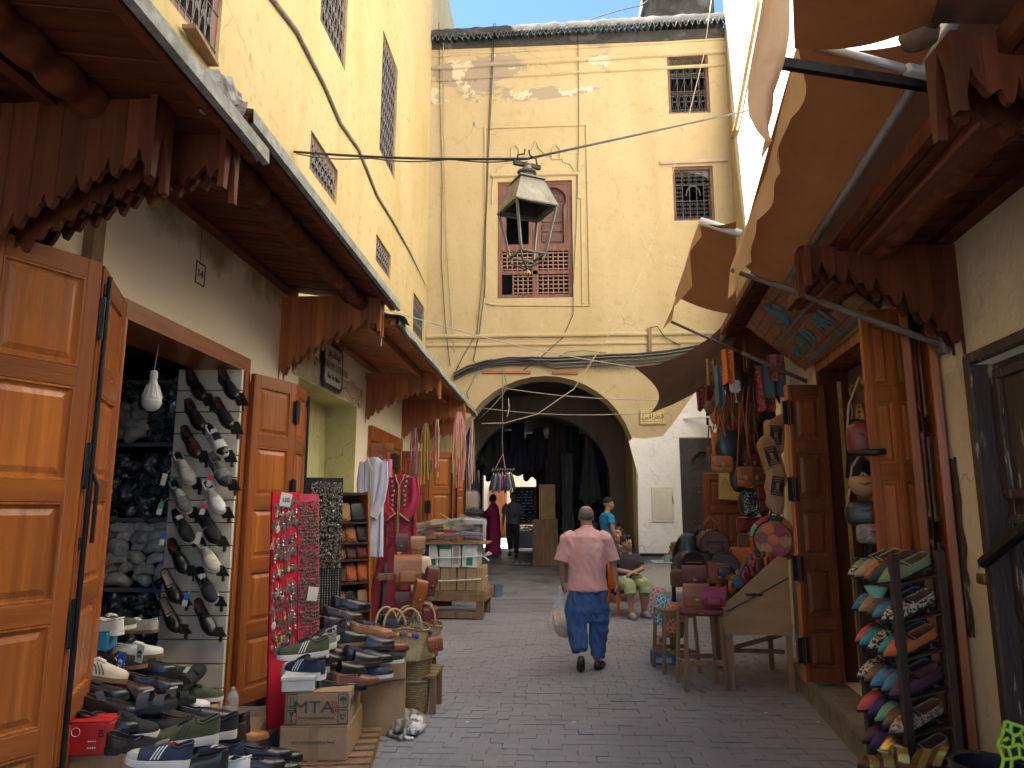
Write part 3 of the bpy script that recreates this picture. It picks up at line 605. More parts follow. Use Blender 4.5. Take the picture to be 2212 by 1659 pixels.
def leaf(parent, name, w, h, loc, rz, rows, cols=1, th=.045, label=None, bolt=False, handle=False, bs=-1):
  """panelled shutter leaf: origin at hinge bottom, runs along local +x"""
  o = ob(name, None, parent, loc, (0, 0, rz))
  if label: o['label'] = label
  st = min(.085, w * .14); rl = .10; tot = sum(rows); ph = (h - rl * (len(rows) + 1)) / tot
  key = (round(w, 2), round(h, 2), tuple(rows), cols)
  def pc(d, mt, nm, loc_):
    k_ = (nm,) + tuple(round(q, 3) for q in d)
    if k_ not in PM: m_ = MB(); m_.box((0, 0, 0), d, None, .004); PM[k_] = m_.mesh(nm, mt)
    ob(nm, PM[k_], o, loc_)
  pc((st, th, h), wood_o, 'stile', (st / 2, 0, h / 2)); pc((st, th, h), wood_o, 'stile', (w - st / 2, 0, h / 2))
  ow = w - 2 * st; ms = .035; pw = (ow - ms * (cols - 1)) / cols
  for c in range(1, cols): pc((ms, th, h - .01), wood_o, 'stile', (st + c * pw + (c - .5) * ms, 0, h / 2))
  z = 0; zs = []
  for i in range(len(rows) + 1):
    pc((ow + .002, th - .002, rl), wood_oh, 'rail', (w / 2, 0, z + rl / 2)); z += rl
    if i < len(rows): zs.append((z, z + rows[i] * ph)); z += rows[i] * ph
  for (za, zb) in zs:
    for c in range(cols):
      xa = st + c * (pw + ms); k = (round(pw, 3), round(zb - za, 3))
      if k not in PM:
        m = MB(); W2, H2_ = k[0] / 2, k[1] / 2; fq = min(1, W2 / .10)
        def ringp(i_, y): return [(sx * (W2 - i_ * fq), y, sz * (H2_ - i_ * fq)) for sx, sz in ((-1, -1), (1, -1), (1, 1), (-1, 1))]
        for sg_ in (-1, 1):
          r = [ringp(0, sg_ * .021), ringp(.010, sg_ * .021), ringp(.014, sg_ * .006), ringp(.030, sg_ * .006), ringp(.058, sg_ * .018)]; bi = len(m.v)
          m.add([p for q in r for p in q], [(a * 4 + j, a * 4 + (j + 1) % 4, a * 4 + 4 + (j + 1) % 4, a * 4 + 4 + j) for a in range(4) for j in range(4)] + [(16, 17, 18, 19)])
        PM[k] = m.mesh('panel', wood_op)
      ob('panel', PM[k], o, (xa + pw / 2, 0, (za + zb) / 2))
  if bolt:
    b = MB(); b.tube([(w - .03, bs * (th / 2 + .02), .15), (w - .03, bs * (th / 2 + .02), h - .05)], .013, 8)
    for z in (.2, h * .5, h - .12): b.box((w - .03, bs * (th / 2 + .006), z), (.05, .012, .06), None, .003)
    b.tube([(w - .03, bs * (th / 2 + .03), h * .62), (w - .04, bs * (th / 2 + .05), h * .60), (w - .04, bs * (th / 2 + .05), h * .50)], .01, 8); b.build('bolt', iron, o)
  if handle:
    b = MB(); b.tube([(w * .85, -th / 2, h * .4), (w * .85, -th / 2 - .05, h * .42), (w * .85, -th / 2 - .05, h * .47), (w * .85, -th / 2, h * .49)], .009, 8); b.build('handle', iron, o)
  return o
def hinges(parent, w, h, side=-1, n=4, x=None):
  for i in range(n): ob('hinge', hme, parent, ((w if x is None else x), side * .024, h * (.1 + .8 * i / (n - 1))), (0, 0, 0 if side > 0 else PI))
def fold(par, hx, hy, hz, h, w1, a1, w2, a2, rows, label1=None, label2=None, cols=1, side=-1):
  """two hinged leaves: the first from the jamb at angle a1, the second folded on at angle a2"""
  l1 = leaf(par, 'shutter_leaf', w1, h, (hx, hy, hz), a1, rows, cols, label=label1); hinges(l1, w1, h, side)
  l2 = leaf(par, 'shutter_leaf', w2, h, (hx + w1 * math.cos(a1), hy + w1 * math.sin(a1), hz), a2, rows, cols, bolt=True, label=label2)
  hinges(l2, 0, h, side, x=0)
q1 = onX(262, 646, XW + .03); 
HT = 2.86
leafA = leaf(lb, 'shutter_leaf', .70, 2.74, (XW + .05, 4.0, .12), R_(-67), [1, 1, 1, 1, 1], label='narrow looking folded shutter leaf with long black bolt', bolt=True, bs=1); hinges(leafA, .70, 2.74, 1)
leafB = leaf(lb, 'shutter_leaf', .52, 2.80, (XW + .05 + .70 * math.cos(R_(-67)) + .02, 4.0 + .70 * math.sin(R_(-67)) - .03, .06), R_(-114), [1, 1, 1, 1, 1], label='wide shutter leaf facing the street', handle=True); hinges(leafB, .52, 2.8, 1)
leafB2 = leaf(lb, 'shutter_leaf', .6, 2.80, (-2.50, 2.86, .06), R_(-100), [1, 1, 1, 1, 1])
fold(lb, XW + .06, 5.86, .12, 2.66, .56, R_(72), .46, R_(98), [1, 1, 1, 1, 1])
b = MB(); slab(b, XW - .3, XW + .06, 9.9, 11.95, 2.60, 2.80); slab(b, XW - .3, XW + .035, 9.93, 11.92, 2.52, 2.6); b.build('door_lintel', wood_o, lb)
for y in (9.9, 11.85): b = MB(); slab(b, XW - .3, XW + .04, y, y + .1, 0, 2.6); b.build('door_jamb', wood_o, lb)
fold(lb, XW + .05, 9.9, .1, 2.45, .32, R_(12), .15, R_(200), [1, 1, 1, 1])
fold(lb, XW + .05, 11.95, .1, 2.5, .45, R_(2), .42, R_(20), [1, 1, 1, 1])
fold(lb, XW + .05, 12.5, .1, 2.5, .5, R_(5), .38, R_(25), [1, 1, 1, 1])
fold(lb, XW + .05, 13.6, .1, 2.5, .6, R_(0), .3, R_(30), [1, 1, 1, 1])
def scal(u, p=.135):
  """ogee scallop profile (metres down from the edge line)"""
  t = (u / p) % 1
  if t < .10: return .05 * (t / .10 - 1) * -1 - .05          # spike notch up
  if t < .16: return -.035 + .035 * (t - .10) / .06
  if t < .5: return .045 * math.sin(PI * (t - .16) / .34) ** .7
  if t < .56: return .012
  if t < .9: return .03 * math.sin(PI * (t - .56) / .34) ** .7
  return 0
def bracket(par, y, x0, x1, zt, zb0, zb1, dr, wood, n, label=None, off=0.0, post=True, sag=.06, kx=0):
  """vertical boarded side bracket from the wall (x0) to its outer end (x1), with a scalloped lower edge"""
  o = ob('bracket', None, par)
  if label: o['label'] = label
  pw = (x1 - x0) / n; sg_ = 1 if x1 > x0 else -1
  for i in range(n):
    xa = x0 + pw * i; xb = xa + pw * .985; pts = []
    for k in range(9):
      x = xa + (xb - xa) * k / 8; u = abs(x - x0) / abs(x1 - x0); zb = zb0 + (zb1 - zb0) * u - sag * math.sin(PI * u) * -1
      pts.append((x, zb - scal(abs(x - x0) + off) * 1.1))
    if i == 0: pts[0] = (xa, zb0 - .07)
    b = MB(); dj = random.uniform(-.002, .002); b.prism(pts + [(xb, zt), (xa, zt)], 'y', y + dj, y + .028 + dj); b.build('plank', wood, o)
  if post:
    b = MB(); w = .085; zz = zb1 - .10
    for s in (-1, 1): pass
    pts = [(y - .03, zt), (y - .03, zz - .02), (y + .005, zz - .02), (y + .012, zz + .02), (y + .022, zz + .14), (y + .05, zz + .22), (y + .075, zz + .12), (y + .085, zz + .02), (y + .09, zz - .05), (y + .12, zz - .05), (y + .12, zt)]
    b.prism(pts, 'x', x1, x1 + sg_ * .03); b.build('end_board', wood, o)
  return o
def wavy(par, p0, p1, r, wood, wl=.2):
  b = MB(); p0 = Vector(p0); p1 = Vector(p1); n = int((p1 - p0).length / .03); L = (p1 - p0).length
  b.tube([p0 + (p1 - p0) * i / n for i in range(n + 1)], [r * (1 + .38 * abs(math.sin(PI * L * i / n / wl))) for i in range(n + 1)], 10); return b.build('purlin', wood, par, True)
def canopy(name, label, y0, y1, zw, ze, xe, wood, pl=.135, x0=XW, edge=True, warp=0):
  o = thing(name, label, 'canopy', (0, 0, 0), group=None); s = 1 if xe > x0 else -1
  n = int((y1 - y0) / pl); L = math.hypot(xe - x0, ze - zw); ang = math.atan2(ze - zw, xe - x0)
  b = MB(); b.box((0, 0, 0), (L, (y1 - y0) / n - .007, .022), None, .003); me = b.mesh('plank', wood)
  for i in range(n):
    y = y0 + (y1 - y0) * (i + .5) / n; kx = 0 if x0 < 0 else KR * (y - y0)
    ob('plank', me, o, ((x0 + xe) / 2 + kx, y, (zw + ze) / 2 + random.uniform(-.003, .003)), (random.uniform(-.006, .006), -ang, 0))
  b = MB(); kx = 0 if x0 < 0 else KR * (y1 - y0)
  b.bar((x0 + s * .04, y0, zw - .04), (x0 + s * .04 + kx, y1, zw - .04), .09, .06, bev=.006); b.build('wall_plate', wood, o)
  b = MB(); xm = x0 + (xe - x0) * .9; zm = zw + (ze - zw) * .9
  b.bar((xe - s * .03, y0, ze - .035), (xe - s * .03 + kx, y1, ze - .035), .05, .05, bev=.004); b.build('eave_batten', wood, o)
  b = MB()   # metal sheet on top with turned-down edge
  b.grid(lambda u, v: ([x0, xe - s * .02, xe + s * .035, xe + s * .04, xe + s * .01][round(u * 4)] + kx * v, y0 - .03 + (y1 - y0 + .06) * v, [zw + .03, ze + .035, ze + .025, ze - .05, ze - .06][round(u * 4)] + warp * .03 * noise.noise(Vector((v * 20, u, 0)))), 4, int((y1 - y0) * 6)); 
  b.build('metal_edge', zinc, o, False); return o
c1 = canopy('wooden_canopy', 'nearest dark red wooden canopy at the top left with zinc edge', .9, 3.26, 3.56, 3.40, -1.45, wood_rx, .145)
wavy(c1, (-2.02, .9, 3.41), (-2.02, 3.24, 3.41), .062, wood_rx)
b = MB(); b.bar((-2.2, .9, 3.43), (-2.2, 3.24, 3.43), .06, .06); b.build('beam', wood_rx, c1)
for yy, o_ in ((2.80, 0), (2.94, .07)): bracket(c1, yy, XW, -1.73, 3.42, 2.64, 3.17, 0, wood_r, 15, off=o_, post=o_ == 0)
for yy, o_ in ((3.10, 0), (3.19, .07)): bracket(c1, yy, XW, -1.56, 3.41, 2.86, 3.25, 0, wood_r, 10, off=o_, post=o_ == 0, sag=.05)
b = MB(); slab(b, XW - .0, XW + .06, 3.66, 3.76, 2.7, 3.5); b.build('wall_post', wood_old, c1)
c2_ = canopy('wooden_canopy', 'second red brown plank canopy over the house number 14', 3.31, 6.76, 3.78, 3.62, -1.54, wood_rx, .125)
wavy(c2_, (-1.83, 3.4, 3.60), (-1.83, 6.6, 3.58), .055, wood_rx)
b = MB(); b.bar((-1.95, 3.4, 3.63), (-1.95, 6.6, 3.61), .05, .05); b.build('beam', wood_rx, c2_)
for yy, o_ in ((6.55, 0), (6.67, .07)): bracket(c2_, yy, XW, -1.66, 3.66, 2.93, 3.42, 0, wood_m, 11, off=o_, post=o_ == 0, sag=.08)
c3_ = canopy('wooden_canopy', 'long third plank canopy running to the arch with curled tin edge', 6.78, 13.9, 3.64, 3.48, -1.54, wood_m, .15, warp=1)
for xx in (-1.85,): b = MB(); b.bar((xx, 6.8, 3.46), (xx, 13.8, 3.46), .07, .07); b.build('beam', wood_m, c3_)
bracket(c3_, 9.72, XW, -1.6, 3.5, 2.88, 3.3, 0, wood_m, 12, sag=.07)
bracket(c3_, 12.1, XW, -1.55, 3.5, 2.85, 3.22, 0, wood_m, 13, sag=.07)
bracket(c3_, 12.9, XW, -1.75, 3.45, 2.75, 3.0, 0, wood_m, 9, sag=.05)
b = MB(); slab(b, XW, -1.9, 9.66, 9.70, 3.42, 3.5); b.build('batten', wood_m, c3_)
b = MB(); b.grid(lambda u, v: (-1.80 + u * .36, 6.70 + v * .35, 3.545 - .03 * u + .015 * math.sin(u * 7 + v * 5) - .05 * max(0, u - .8) * 4), 8, 6); b.build('curled_sheet', zinc, c3_, True)
rg = thing('rag_bundle', 'crumpled grey plastic and rags lying on the edge of the nearest left canopy', 'rags', (-1.52, 2.95, 3.45)); b = MB()
b.grid(lambda u, v: (.09 * math.cos(u * 2 * PI) * math.sin(PI * v) * (1 + .5 * noise.noise(Vector((math.cos(u * 6.28) * 2, math.sin(u * 6.28) * 2, v * 4)))), (.17 * math.sin(u * 2 * PI) * math.sin(PI * v)), .05 + .1 * math.cos(PI * v) + .05 * noise.noise(Vector((u * 9, v * 9, 0)))), 26, 14, True)
b.build('cloth', mat('grimy rag', (.35, .33, .3), (.12, .11, .1), 14, .9, .6, 30), rg, False)
X0R = 1.75
rb_ = thing('right_building', 'tall white sunlit wall on the right rising behind the awnings', 'building')
def rpt(y, x0=2.38): return x0 + KR * y
def rwall(par, x0, y0, y1, z0, z1, th, m, name, holes=()):
  M = Matrix.Translation((x0 + th / 2 * 1.0, 0, 0)) @ Matrix(((0, 0, 1, 0), (1, 0, 0, 0), (0, 1, 0, 0), (0, 0, 0, 1)))
  o = flat(rect(y0, z0, y1, z1), list(holes), th, m, name, par, M)
  for v in o.data.vertices: v.co.x += KR * v.co.y
  return o
rwall(rb_, 2.38, -3, YF + .0, 3.3, 17, .4, pl_white, 'wall')
o = flat([(YF - .002, 3.0), (YF - .002, 11.9), (YF - .1, 11.6), (13.95, 9.6), (13.6, 8), (13.2, 6.6), (12.7, 5), (12.3, 3)], [], .01, pl_face, 'ochre_return', rb_, MXat(2.37))
for v in o.data.vertices: v.co.x += KR * v.co.y
pp = thing('drain_pipe', 'thin tan pipe slanting down the white right wall beside the facade corner', 'pipe')
b = MB(); pts = [onR(a, c, 2.33) for a, c in ((1640, 0), (1627, 70), (1605, 190), (1590, 270), (1580, 298))]; b.tube(pts, .035, 8); b.build('pipe', mat('tan pipe', (.55, .38, .16), (.42, .29, .13), 5, .6), pp, True)
rs = thing('right_shop_front', 'tan plastered right-hand shop front with doorway, painted signboard and old brown doors', 'building')
OD = rect(1.4, .35, 3.72, 2.36)      # old double door (recess)
DW = rect(4.62, .25, 6.45, 2.86)
rwall(rs, X0R, -2, 7.6, -.3, 3.4, .35, pl_right, 'wall', [OD, DW])
b = MB()
b.add([(X0R + .35 + KR * 4.5, 4.5, -.1), (X0R + .35 + KR * 6.7, 6.7, -.1), (X0R + .35 + KR * 6.7, 6.7, 3.2), (X0R + .35 + KR * 4.5, 4.5, 3.2), (5.2, 4.5, -.1), (5.2, 6.7, -.1), (5.2, 6.7, 3.2), (5.2, 4.5, 3.2)], [(4, 5, 6, 7), (0, 1, 5, 4), (1, 2, 6, 5), (2, 3, 7, 6), (3, 0, 4, 7)])
b.build('shop_room', plain('warm dark shop wall', (.09, .06, .04), .8), rs)
b = MB(); slab(b, 2.35, 3.6, 7.25, 7.6, -.3, 4.2); b.build('end_wall', pl_right, rs)
rwall(rs, 2.36, 7.6, YF, -.3, 3.4, .3, mat('cream shop wall', (.56, .50, .38), (.48, .42, .3), 4, .8), 'wall')
step_m = mat('stone doorstep', (.22, .19, .15), (.14, .12, .10), 3, .8, .4, 20, c3=(.08, .065, .05), s3=4, t3=(.55, .7))
b = MB(); ys = [2.2, 7.25]
b.add([(1.42 + KR * ys[0] + .02, ys[0], -.1), (1.42 + KR * ys[1] + .12, ys[1], -.1), (2.6 + .4, ys[1], -.1), (2.6, ys[0], -.1), (1.42 + KR * ys[0] + .02, ys[0], .25), (1.42 + KR * ys[1] + .12, ys[1], .22), (2.6 + .4, ys[1], .22), (2.6, ys[0], .25)], [(0, 1, 5, 4), (1, 2, 6, 5), (2, 3, 7, 6), (3, 0, 4, 7), (4, 5, 6, 7)])
b.build('doorstep', step_m, rs)
b = MB(); b.add([(1.40 + KR * ys[0], ys[0] - .02, .21), (1.40 + KR * ys[1] + .12, ys[1] + .02, .18), (2.6 + .4, ys[1] + .02, .18), (2.6, ys[0], .21), (1.40 + KR * ys[0], ys[0] - .02, .262), (1.40 + KR * ys[1] + .12, ys[1] + .02, .232), (2.6 + .4, ys[1] + .02, .232), (2.6, ys[0], .262)], [(0, 1, 2, 3), (0, 1, 5, 4), (1, 2, 6, 5), (2, 3, 7, 6), (3, 0, 4, 7), (4, 5, 6, 7)])
b.build('step_slab', step_m, rs)
for y in (4.55, 6.40): b = MB(); b.box((X0R + KR * y + .12, y + .04, 1.55), (.30, .09, 2.62), (0, 0, -.0948), .01); b.build('door_jamb', wood_r, rs)
b = MB(); b.bar((X0R + KR * 4.9 + .12, 4.9, 2.90), (X0R + KR * 6.5 + .12, 6.5, 2.90), .30, .1); b.build('door_lintel', wood_o, rs)
b = MB(); b.bar((X0R + KR * 4.9 - .045, 4.9, 2.95), (X0R + KR * 6.5 - .045, 6.5, 2.95), .02, .03); b.build('yellow_strip', mat('worn yellow paint', (.55, .40, .05), (.35, .24, .05), 9, .6), rs)
b = MB(); b.box((X0R + KR * 6.38 + .13, 6.388, 1.5), (.03, .012, 2.5)); b.build('yellow_strip', MATS['worn yellow paint'], rs)
la = leaf(rs, 'shutter_leaf', .32, 2.44, (X0R + KR * 6.40 - .03, 6.32, .27), R_(180), [.8, 1, 1, 1, 1], label='dark far shutter leaf', bolt=True); hinges(la, .32, 2.44, 1)
lc = leaf(rs, 'shutter_leaf', .30, 2.44, (X0R + KR * 6.4 - .36, 6.30, .27), R_(24), [1, 1, 1, 1, 1])
lbf = leaf(rs, 'shutter_leaf', .33, 2.6, (X0R + KR * 4.5 + .05, 4.46, .27), R_(176), [1, 1.15, 1.15, 1, 1], 2, label='bright near shutter leaf with paired panels')
ld = leaf(rs, 'shutter_leaf', .36, 2.55, (X0R + KR * 4.5 - .01, 4.42, .27), R_(240), [1, 1, 1, 1], 1); hinges(ld, .1, 2.5, -1, x=.05)
le = leaf(rs, 'shutter_leaf', .34, 2.5, (X0R + KR * 4.5 + .01, 4.36, .27), R_(254), [1, 1, 1, 1], 1)
od_w = mat('old peeling brown door', (.055, .032, .026), (.035, .022, .02), 4, .6, .4, 25, (3, 3, .6), c3=(.34, .28, .21), s3=6, t3=(.61, .65), stretch3=(4, 4, .5))
od = ob('old_door', None, rs); od['label'] = 'old brown double door with peeling paint'
def rx(y, d): return X0R + KR * y + d
for (ya, yb) in ((1.45, 2.55), (2.57, 3.68)):
  ym = (ya + yb) / 2; b = MB(); b.box((rx(ym, .10), ym, 1.36), (.04, yb - ya - .01, 2.0), (0, 0, -.0948), .004); b.build('door_leaf', od_w, od)
  for z0_, z1_ in ((.45, 1.05), (1.15, 1.6), (1.72, 2.3)):
    b = MB()
    for (dy, dz, sy, sz) in ((0, (z1_ - z0_) / 2, yb - ya - .1, .05), (0, -(z1_ - z0_) / 2, yb - ya - .1, .05), ((yb - ya) / 2 - .06, 0, .07, z1_ - z0_), (-(yb - ya) / 2 + .06, 0, .07, z1_ - z0_)): b.box((rx(ym + dy, .07), ym + dy, (z0_ + z1_) / 2 + dz), (.03, sy, sz), (0, 0, -.0948), .006)
    b.build('door_moulding', od_w, od)
for y in (1.4, 3.70): b = MB(); b.box((rx(y, .03), y, 1.36), (.12, .07, 2.1), (0, 0, -.0948), .01); b.build('door_post', od_w, od)
b = MB(); b.bar((rx(1.4, .03), 1.4, 2.39), (rx(3.73, .03), 3.73, 2.39), .12, .06, bev=.01); b.build('door_lintel', od_w, od)
b = MB(); b.bar(onR(2122, 1218, X0R - .07), onR(2260, 1105, X0R - .05), .05, .05, bev=.012); b.build('bar_latch', iron, od)
b = MB(); b.tube([(rx(3.0, .03), 3.0, 1.45), (rx(3.0, .03), 3.02, 1.25), (rx(3.0, .03), 2.95, 1.05)], .012, 8); b.build('hook', iron, od)
b = MB()
for dy in (-.045, .045): b.tube([(rx(3.3, .04), 3.3 + dy + .03 * math.cos(a * .6), 1.62 + .03 * math.sin(a * .6)) for a in range(11)], .008, 6)
b.build('knocker', brass, od)
b = MB(); b.grid(lambda u, v: (rx(4.05 + .2 * u, -.012), 4.07 + (u - .5) * (.20 + .05 * noise.noise(Vector((v * 7, u, 0)))) + .02 * noise.noise(Vector((v * 9, 0, 0))), 1.0 + v * .92 + .03 * noise.noise(Vector((u * 6, 0, 3)))), 8, 26); b.build('worn_patch', mat('scraped dark paint', (.07, .04, .03), (.05, .03, .025), 5, .7, .5, 20, (3, 3, .6), c3=(.40, .30, .18), s3=7, t3=(.60, .64), stretch3=(4, 4, .7)), rs)
pk = thing('padlock', 'old brown padlock hanging from the latch bar of the old brown door', 'padlock', onR(2120, 1232, X0R - .07))
b = MB(); b.box((0, 0, -.04), (.025, .07, .05), None, .006); b.build('lock_body', mat('rusty brass', (.25, .17, .08), (.12, .07, .04), 20, .5, metal=.7), pk)
b = MB(); b.tube([(0, .024 * math.cos(PI * k / 8), .0 + .035 * math.sin(PI * k / 8)) for k in range(9)], .005, 6); b.build('shackle', steel, pk)
chalk = plain('chalk', (.6, .58, .55), .9)
for (y_, z_, s_) in ((3.3, 1.3, .04), (3.26, 1.22, .03), (3.22, 1.15, .04)):
  b = MB(); b.tube([(rx(y_, .068), y_ + s_ * math.sin(k * 1.3) * .6 - k * .006, z_ + .012 * math.cos(k * 2)) for k in range(8)], .002, 4); b.build('chalk_mark', chalk, od)
sb = thing('shop_signboard', 'tilted orange wood signboard with blue raised letters and hook emblem over the right doorway', 'sign')
pA = onR(1742, 806, X0R - .06); pB = onR(1885, 668, X0R - .06)
bot0 = Vector((X0R + KR * 6.75 - .05, 6.75, 2.92)); bot1 = Vector((X0R + KR * 4.75 - .05, 4.75, 2.96)); top0 = bot0 + Vector((-.50, .08, .46)); top1 = bot1 + Vector((-.50, .08, .46))
xd = (bot1 - bot0).normalized(); yd = (top0 - bot0).normalized(); nn_ = xd.cross(yd).normalized(); LL = (bot1 - bot0).length; HH = (top0 - bot0).length
for i in range(7):
  b = MB(); c_ = bot0 + xd * LL / 2 + yd * HH * (i + .5) / 7; b.box(c_, (LL, HH / 7 - .004, .025), Matrix((xd, nn_.cross(xd), nn_)).transposed(), .003); b.build('plank', mat('signboard wood', (.24, .09, .035), (.16, .055, .022), 4, .5, .15, 30, (.4, 3, 3), var=.2), sb)
blue = mat('petrol blue paint', (.04, .20, .27), (.03, .14, .19), 9, .5)
fr_ = lambda u, v: Matrix.Translation(bot0 + xd * LL * u + yd * HH * v + nn_ * .016) @ Matrix((xd, nn_.cross(xd), nn_)).transposed().to_4x4()
text('JILD', .22, fr_(.38, .30), blue, sb, 'lettering', .006, bold=.002, sx=.85)
text('ART', .22, fr_(.65, .30), blue, sb, 'lettering', .006, bold=.002, sx=.85)
text('SSTO', .12, fr_(.18, .26), blue, sb, 'lettering', .006, bold=.001, sx=.7)
text('DE', .12, fr_(.84, .26), blue, sb, 'lettering', .006, bold=.001, sx=.7)
b = MB()
for v_ in (.07, .52): b.bar(bot0 + xd * LL * .12 + yd * HH * v_ + nn_ * .018, bot0 + xd * LL * .92 + yd * HH * v_ + nn_ * .018, .018, .012, nn_)
b.build('rule_line', blue, sb)
b = MB(); pts = []
for (u, v, r) in ((.40, .93, .022), (.41, .82, .03), (.425, .70, .034), (.43, .62, .028), (.40, .57, .02), (.35, .585, .012), (.33, .63, .006)): pts.append((bot0 + xd * LL * u + yd * HH * v + nn_ * .02, r))
b.tube([p for p, r in pts], [r for p, r in pts], 8); b.tube([bot0 + xd * LL * u + yd * HH * v + nn_ * .02 for u, v in ((.47, .85), (.50, .78), (.49, .70))], .012, 6)
b.tube([bot0 + xd * LL * u + yd * HH * v + nn_ * .02 for u, v in ((.26, .74), (.29, .66), (.35, .60))], .006, 6); b.build('emblem', blue, sb, True)
c4 = canopy('wooden_canopy', 'dark red wooden canopy at the upper right behind the big awning', .6, 4.9, 3.10, 3.05, 1.24, wood_rx, .15, x0=X0R + KR * .6)
for o_ in [x for x in KIDS[c4.name] if x.name.startswith('metal_edge')]: o_.data.materials[0] = wood_rx
dx = .46; b = MB(); b.bar((X0R + KR * .6 - dx, .6, 3.0), (X0R + KR * 4.95 - dx, 4.95, 3.02), .09, .09, bev=.01); b.build('beam', mat('red brown beam', (.20, .055, .03), (.13, .035, .02), 3, .5, .15, 30, (3, .3, 3)), c4)
wavy(c4, (X0R - .32, .6, 3.0), (X0R + KR * 4.2 - .32, 4.8, 3.0), .05, wood_rx)
for yy, o_, zz in ((3.74, 0, 2.50), (3.86, .07, 2.52)): bracket(c4, yy, X0R + KR * yy, 1.35, 3.02, zz, 2.92, 0, wood_r, 11, off=o_, post=o_ == 0, sag=.08)
for yy, o_ in ((2.05, 0), (2.2, .07)): bracket(c4, yy, X0R + KR * yy, 1.22, 3.06, 2.5, 2.92, 0, wood_r, 10, off=o_, post=o_ == 0, sag=.08)
c5 = canopy('wooden_canopy', 'dark canopy in shade above the hanging leather goods', 7.0, 9.6, 3.62, 3.48, 1.75, wood_rx, .15, x0=2.36 + KR * 7)
bracket(c5, 7.4, 2.36 + KR * 7.4, 2.0, 3.5, 2.75, 3.2, 0, wood_r, 10, sag=.06)
bracket(c5, 9.3, 2.36 + KR * 9.3, 2.05, 3.5, 2.85, 3.2, 0, wood_r, 10, sag=.06)
c6 = canopy('wooden_canopy', 'added dark plank roof covering the bright wall gap above the blue lettered signboard', 4.9, 7.3, 3.52, 3.46, 1.52, wood_rx, .15, x0=X0R + KR * 4.9)  # added roof, darkens the gap where the white wall showed through
for o_ in [x for x in KIDS[c6.name] if x.name.startswith('metal_edge')]: o_.data.materials[0] = wood_rx
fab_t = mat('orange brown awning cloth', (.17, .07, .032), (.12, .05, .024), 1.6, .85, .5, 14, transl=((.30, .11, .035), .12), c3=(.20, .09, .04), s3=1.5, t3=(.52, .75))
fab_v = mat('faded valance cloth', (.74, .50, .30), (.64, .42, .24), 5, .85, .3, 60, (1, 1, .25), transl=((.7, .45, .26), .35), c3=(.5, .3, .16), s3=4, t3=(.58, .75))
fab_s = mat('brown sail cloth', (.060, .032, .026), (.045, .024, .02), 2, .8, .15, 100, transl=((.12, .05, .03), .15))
def sheet(b, q, nu, nv, f=None, th=.003):
  """bilinear sheet between four corners q00,q10,q11,q01 with offset function, thin double skin"""
  q = [Vector(p) for p in q]; nrm = (q[1] - q[0]).cross(q[3] - q[0]).normalized()
  def P(u, v):
    p = q[0] * (1 - u) * (1 - v) + q[1] * u * (1 - v) + q[2] * u * v + q[3] * (1 - u) * v
    return p + (f(u, v) if f else Vector((0, 0, 0)))
  b.grid(P, nu, nv)
def valance(par, pts, drop, m=None, seed=0, n=60, swing=(0, 0, 0)):
  pts = [Vector(p) for p in pts]
  def P(u, v):
    t = u * (len(pts) - 1); i = min(int(t), len(pts) - 2); p = pts[i].lerp(pts[i + 1], t - i)
    d = drop * (1 + .09 * math.sin(u * 9 * PI) + .08 * noise.noise(Vector((u * 9, seed, 0))))
    w = .018 * v * math.sin(u * 17 + seed) + .010 * v * math.sin(u * 41 + 1)
    return p + Vector((w + swing[0] * v, swing[1] * v, -d * v))
  b = MB(); b.grid(P, n, 6); return b.build('valance', m or fab_v, par, True, False)
aw1 = thing('awning', 'large orange brown awning with faded wavy valance over the right shops', 'awning')
o0 = Vector((.86, 2.55, 3.42)); o1 = Vector((1.05, 4.35, 3.10)); i0 = Vector((1.45, 2.3, 3.32)); i1 = Vector((1.42, 4.2, 2.99))
oA = onY(1722, 95, 2.75); oB = onY(1592, 560, 4.3); iA = onY(2040, 70, 2.6); iB = onY(1705, 605, 4.2)
b = MB(); sheet(b, (oA, iA, iB, oB), 12, 24, lambda u, v: Vector((0, 0, -.05 * math.sin(PI * u) * (1 + .4 * math.sin(v * 9))))); b.build('awning_cloth', fab_t, aw1, True, False)
b = MB(); sheet(b, (iA + Vector((-.02, -.3, .03)), iA + Vector((.7, -.5, .05)), iB + Vector((.6, .1, .24)), iB + Vector((-.02, 0, .02))), 6, 6); b.build('inner_cloth', fab_s, aw1, True, False)  # added dark sheet, stands in for the shadowed strip and covers the bright gap
valance(aw1, [oA, oA.lerp(oB, .5) + Vector((.02, 0, 0)), oB + Vector((-.02, .1, -.03))], .19, seed=1)
b = MB(); b.tube([iA + Vector((0, -.4, .05)), iB], .022, 10); b.build('roller_pole', steel, aw1, True)
wA1 = onR(2035, 745, X0R - .03); e1 = onY(1580, 583, 4.3); b = MB(); b.tube([wA1, wA1.lerp(e1, .55)], .020, 8); b.tube([wA1.lerp(e1, .5), e1], .015, 8); b.box(wA1, (.03, .08, .10), None, .004); b.build('awning_arm', plain('grey brown arm', (.16, .13, .12), .5), aw1, True)
wA0 = onR(2240, 222, X0R - .03); e0 = onY(1690, 137, 2.62); b = MB(); b.bar(wA0, e0, .028, .04); b.build('square_arm', iron, aw1)
e0b = onY(1760, 97, 2.75); b = MB(); b.tube([onR(2230, 205, X0R - .05), onY(1960, 150, 2.55)], .024, 10); b.tube([onY(1965, 152, 2.56), e0b], .017, 10); b.build('awning_arm', steel, aw1, True)
aw0 = thing('awning', 'nearest awning at the top right, orange underneath, with a long tongue of faded valance', 'awning')
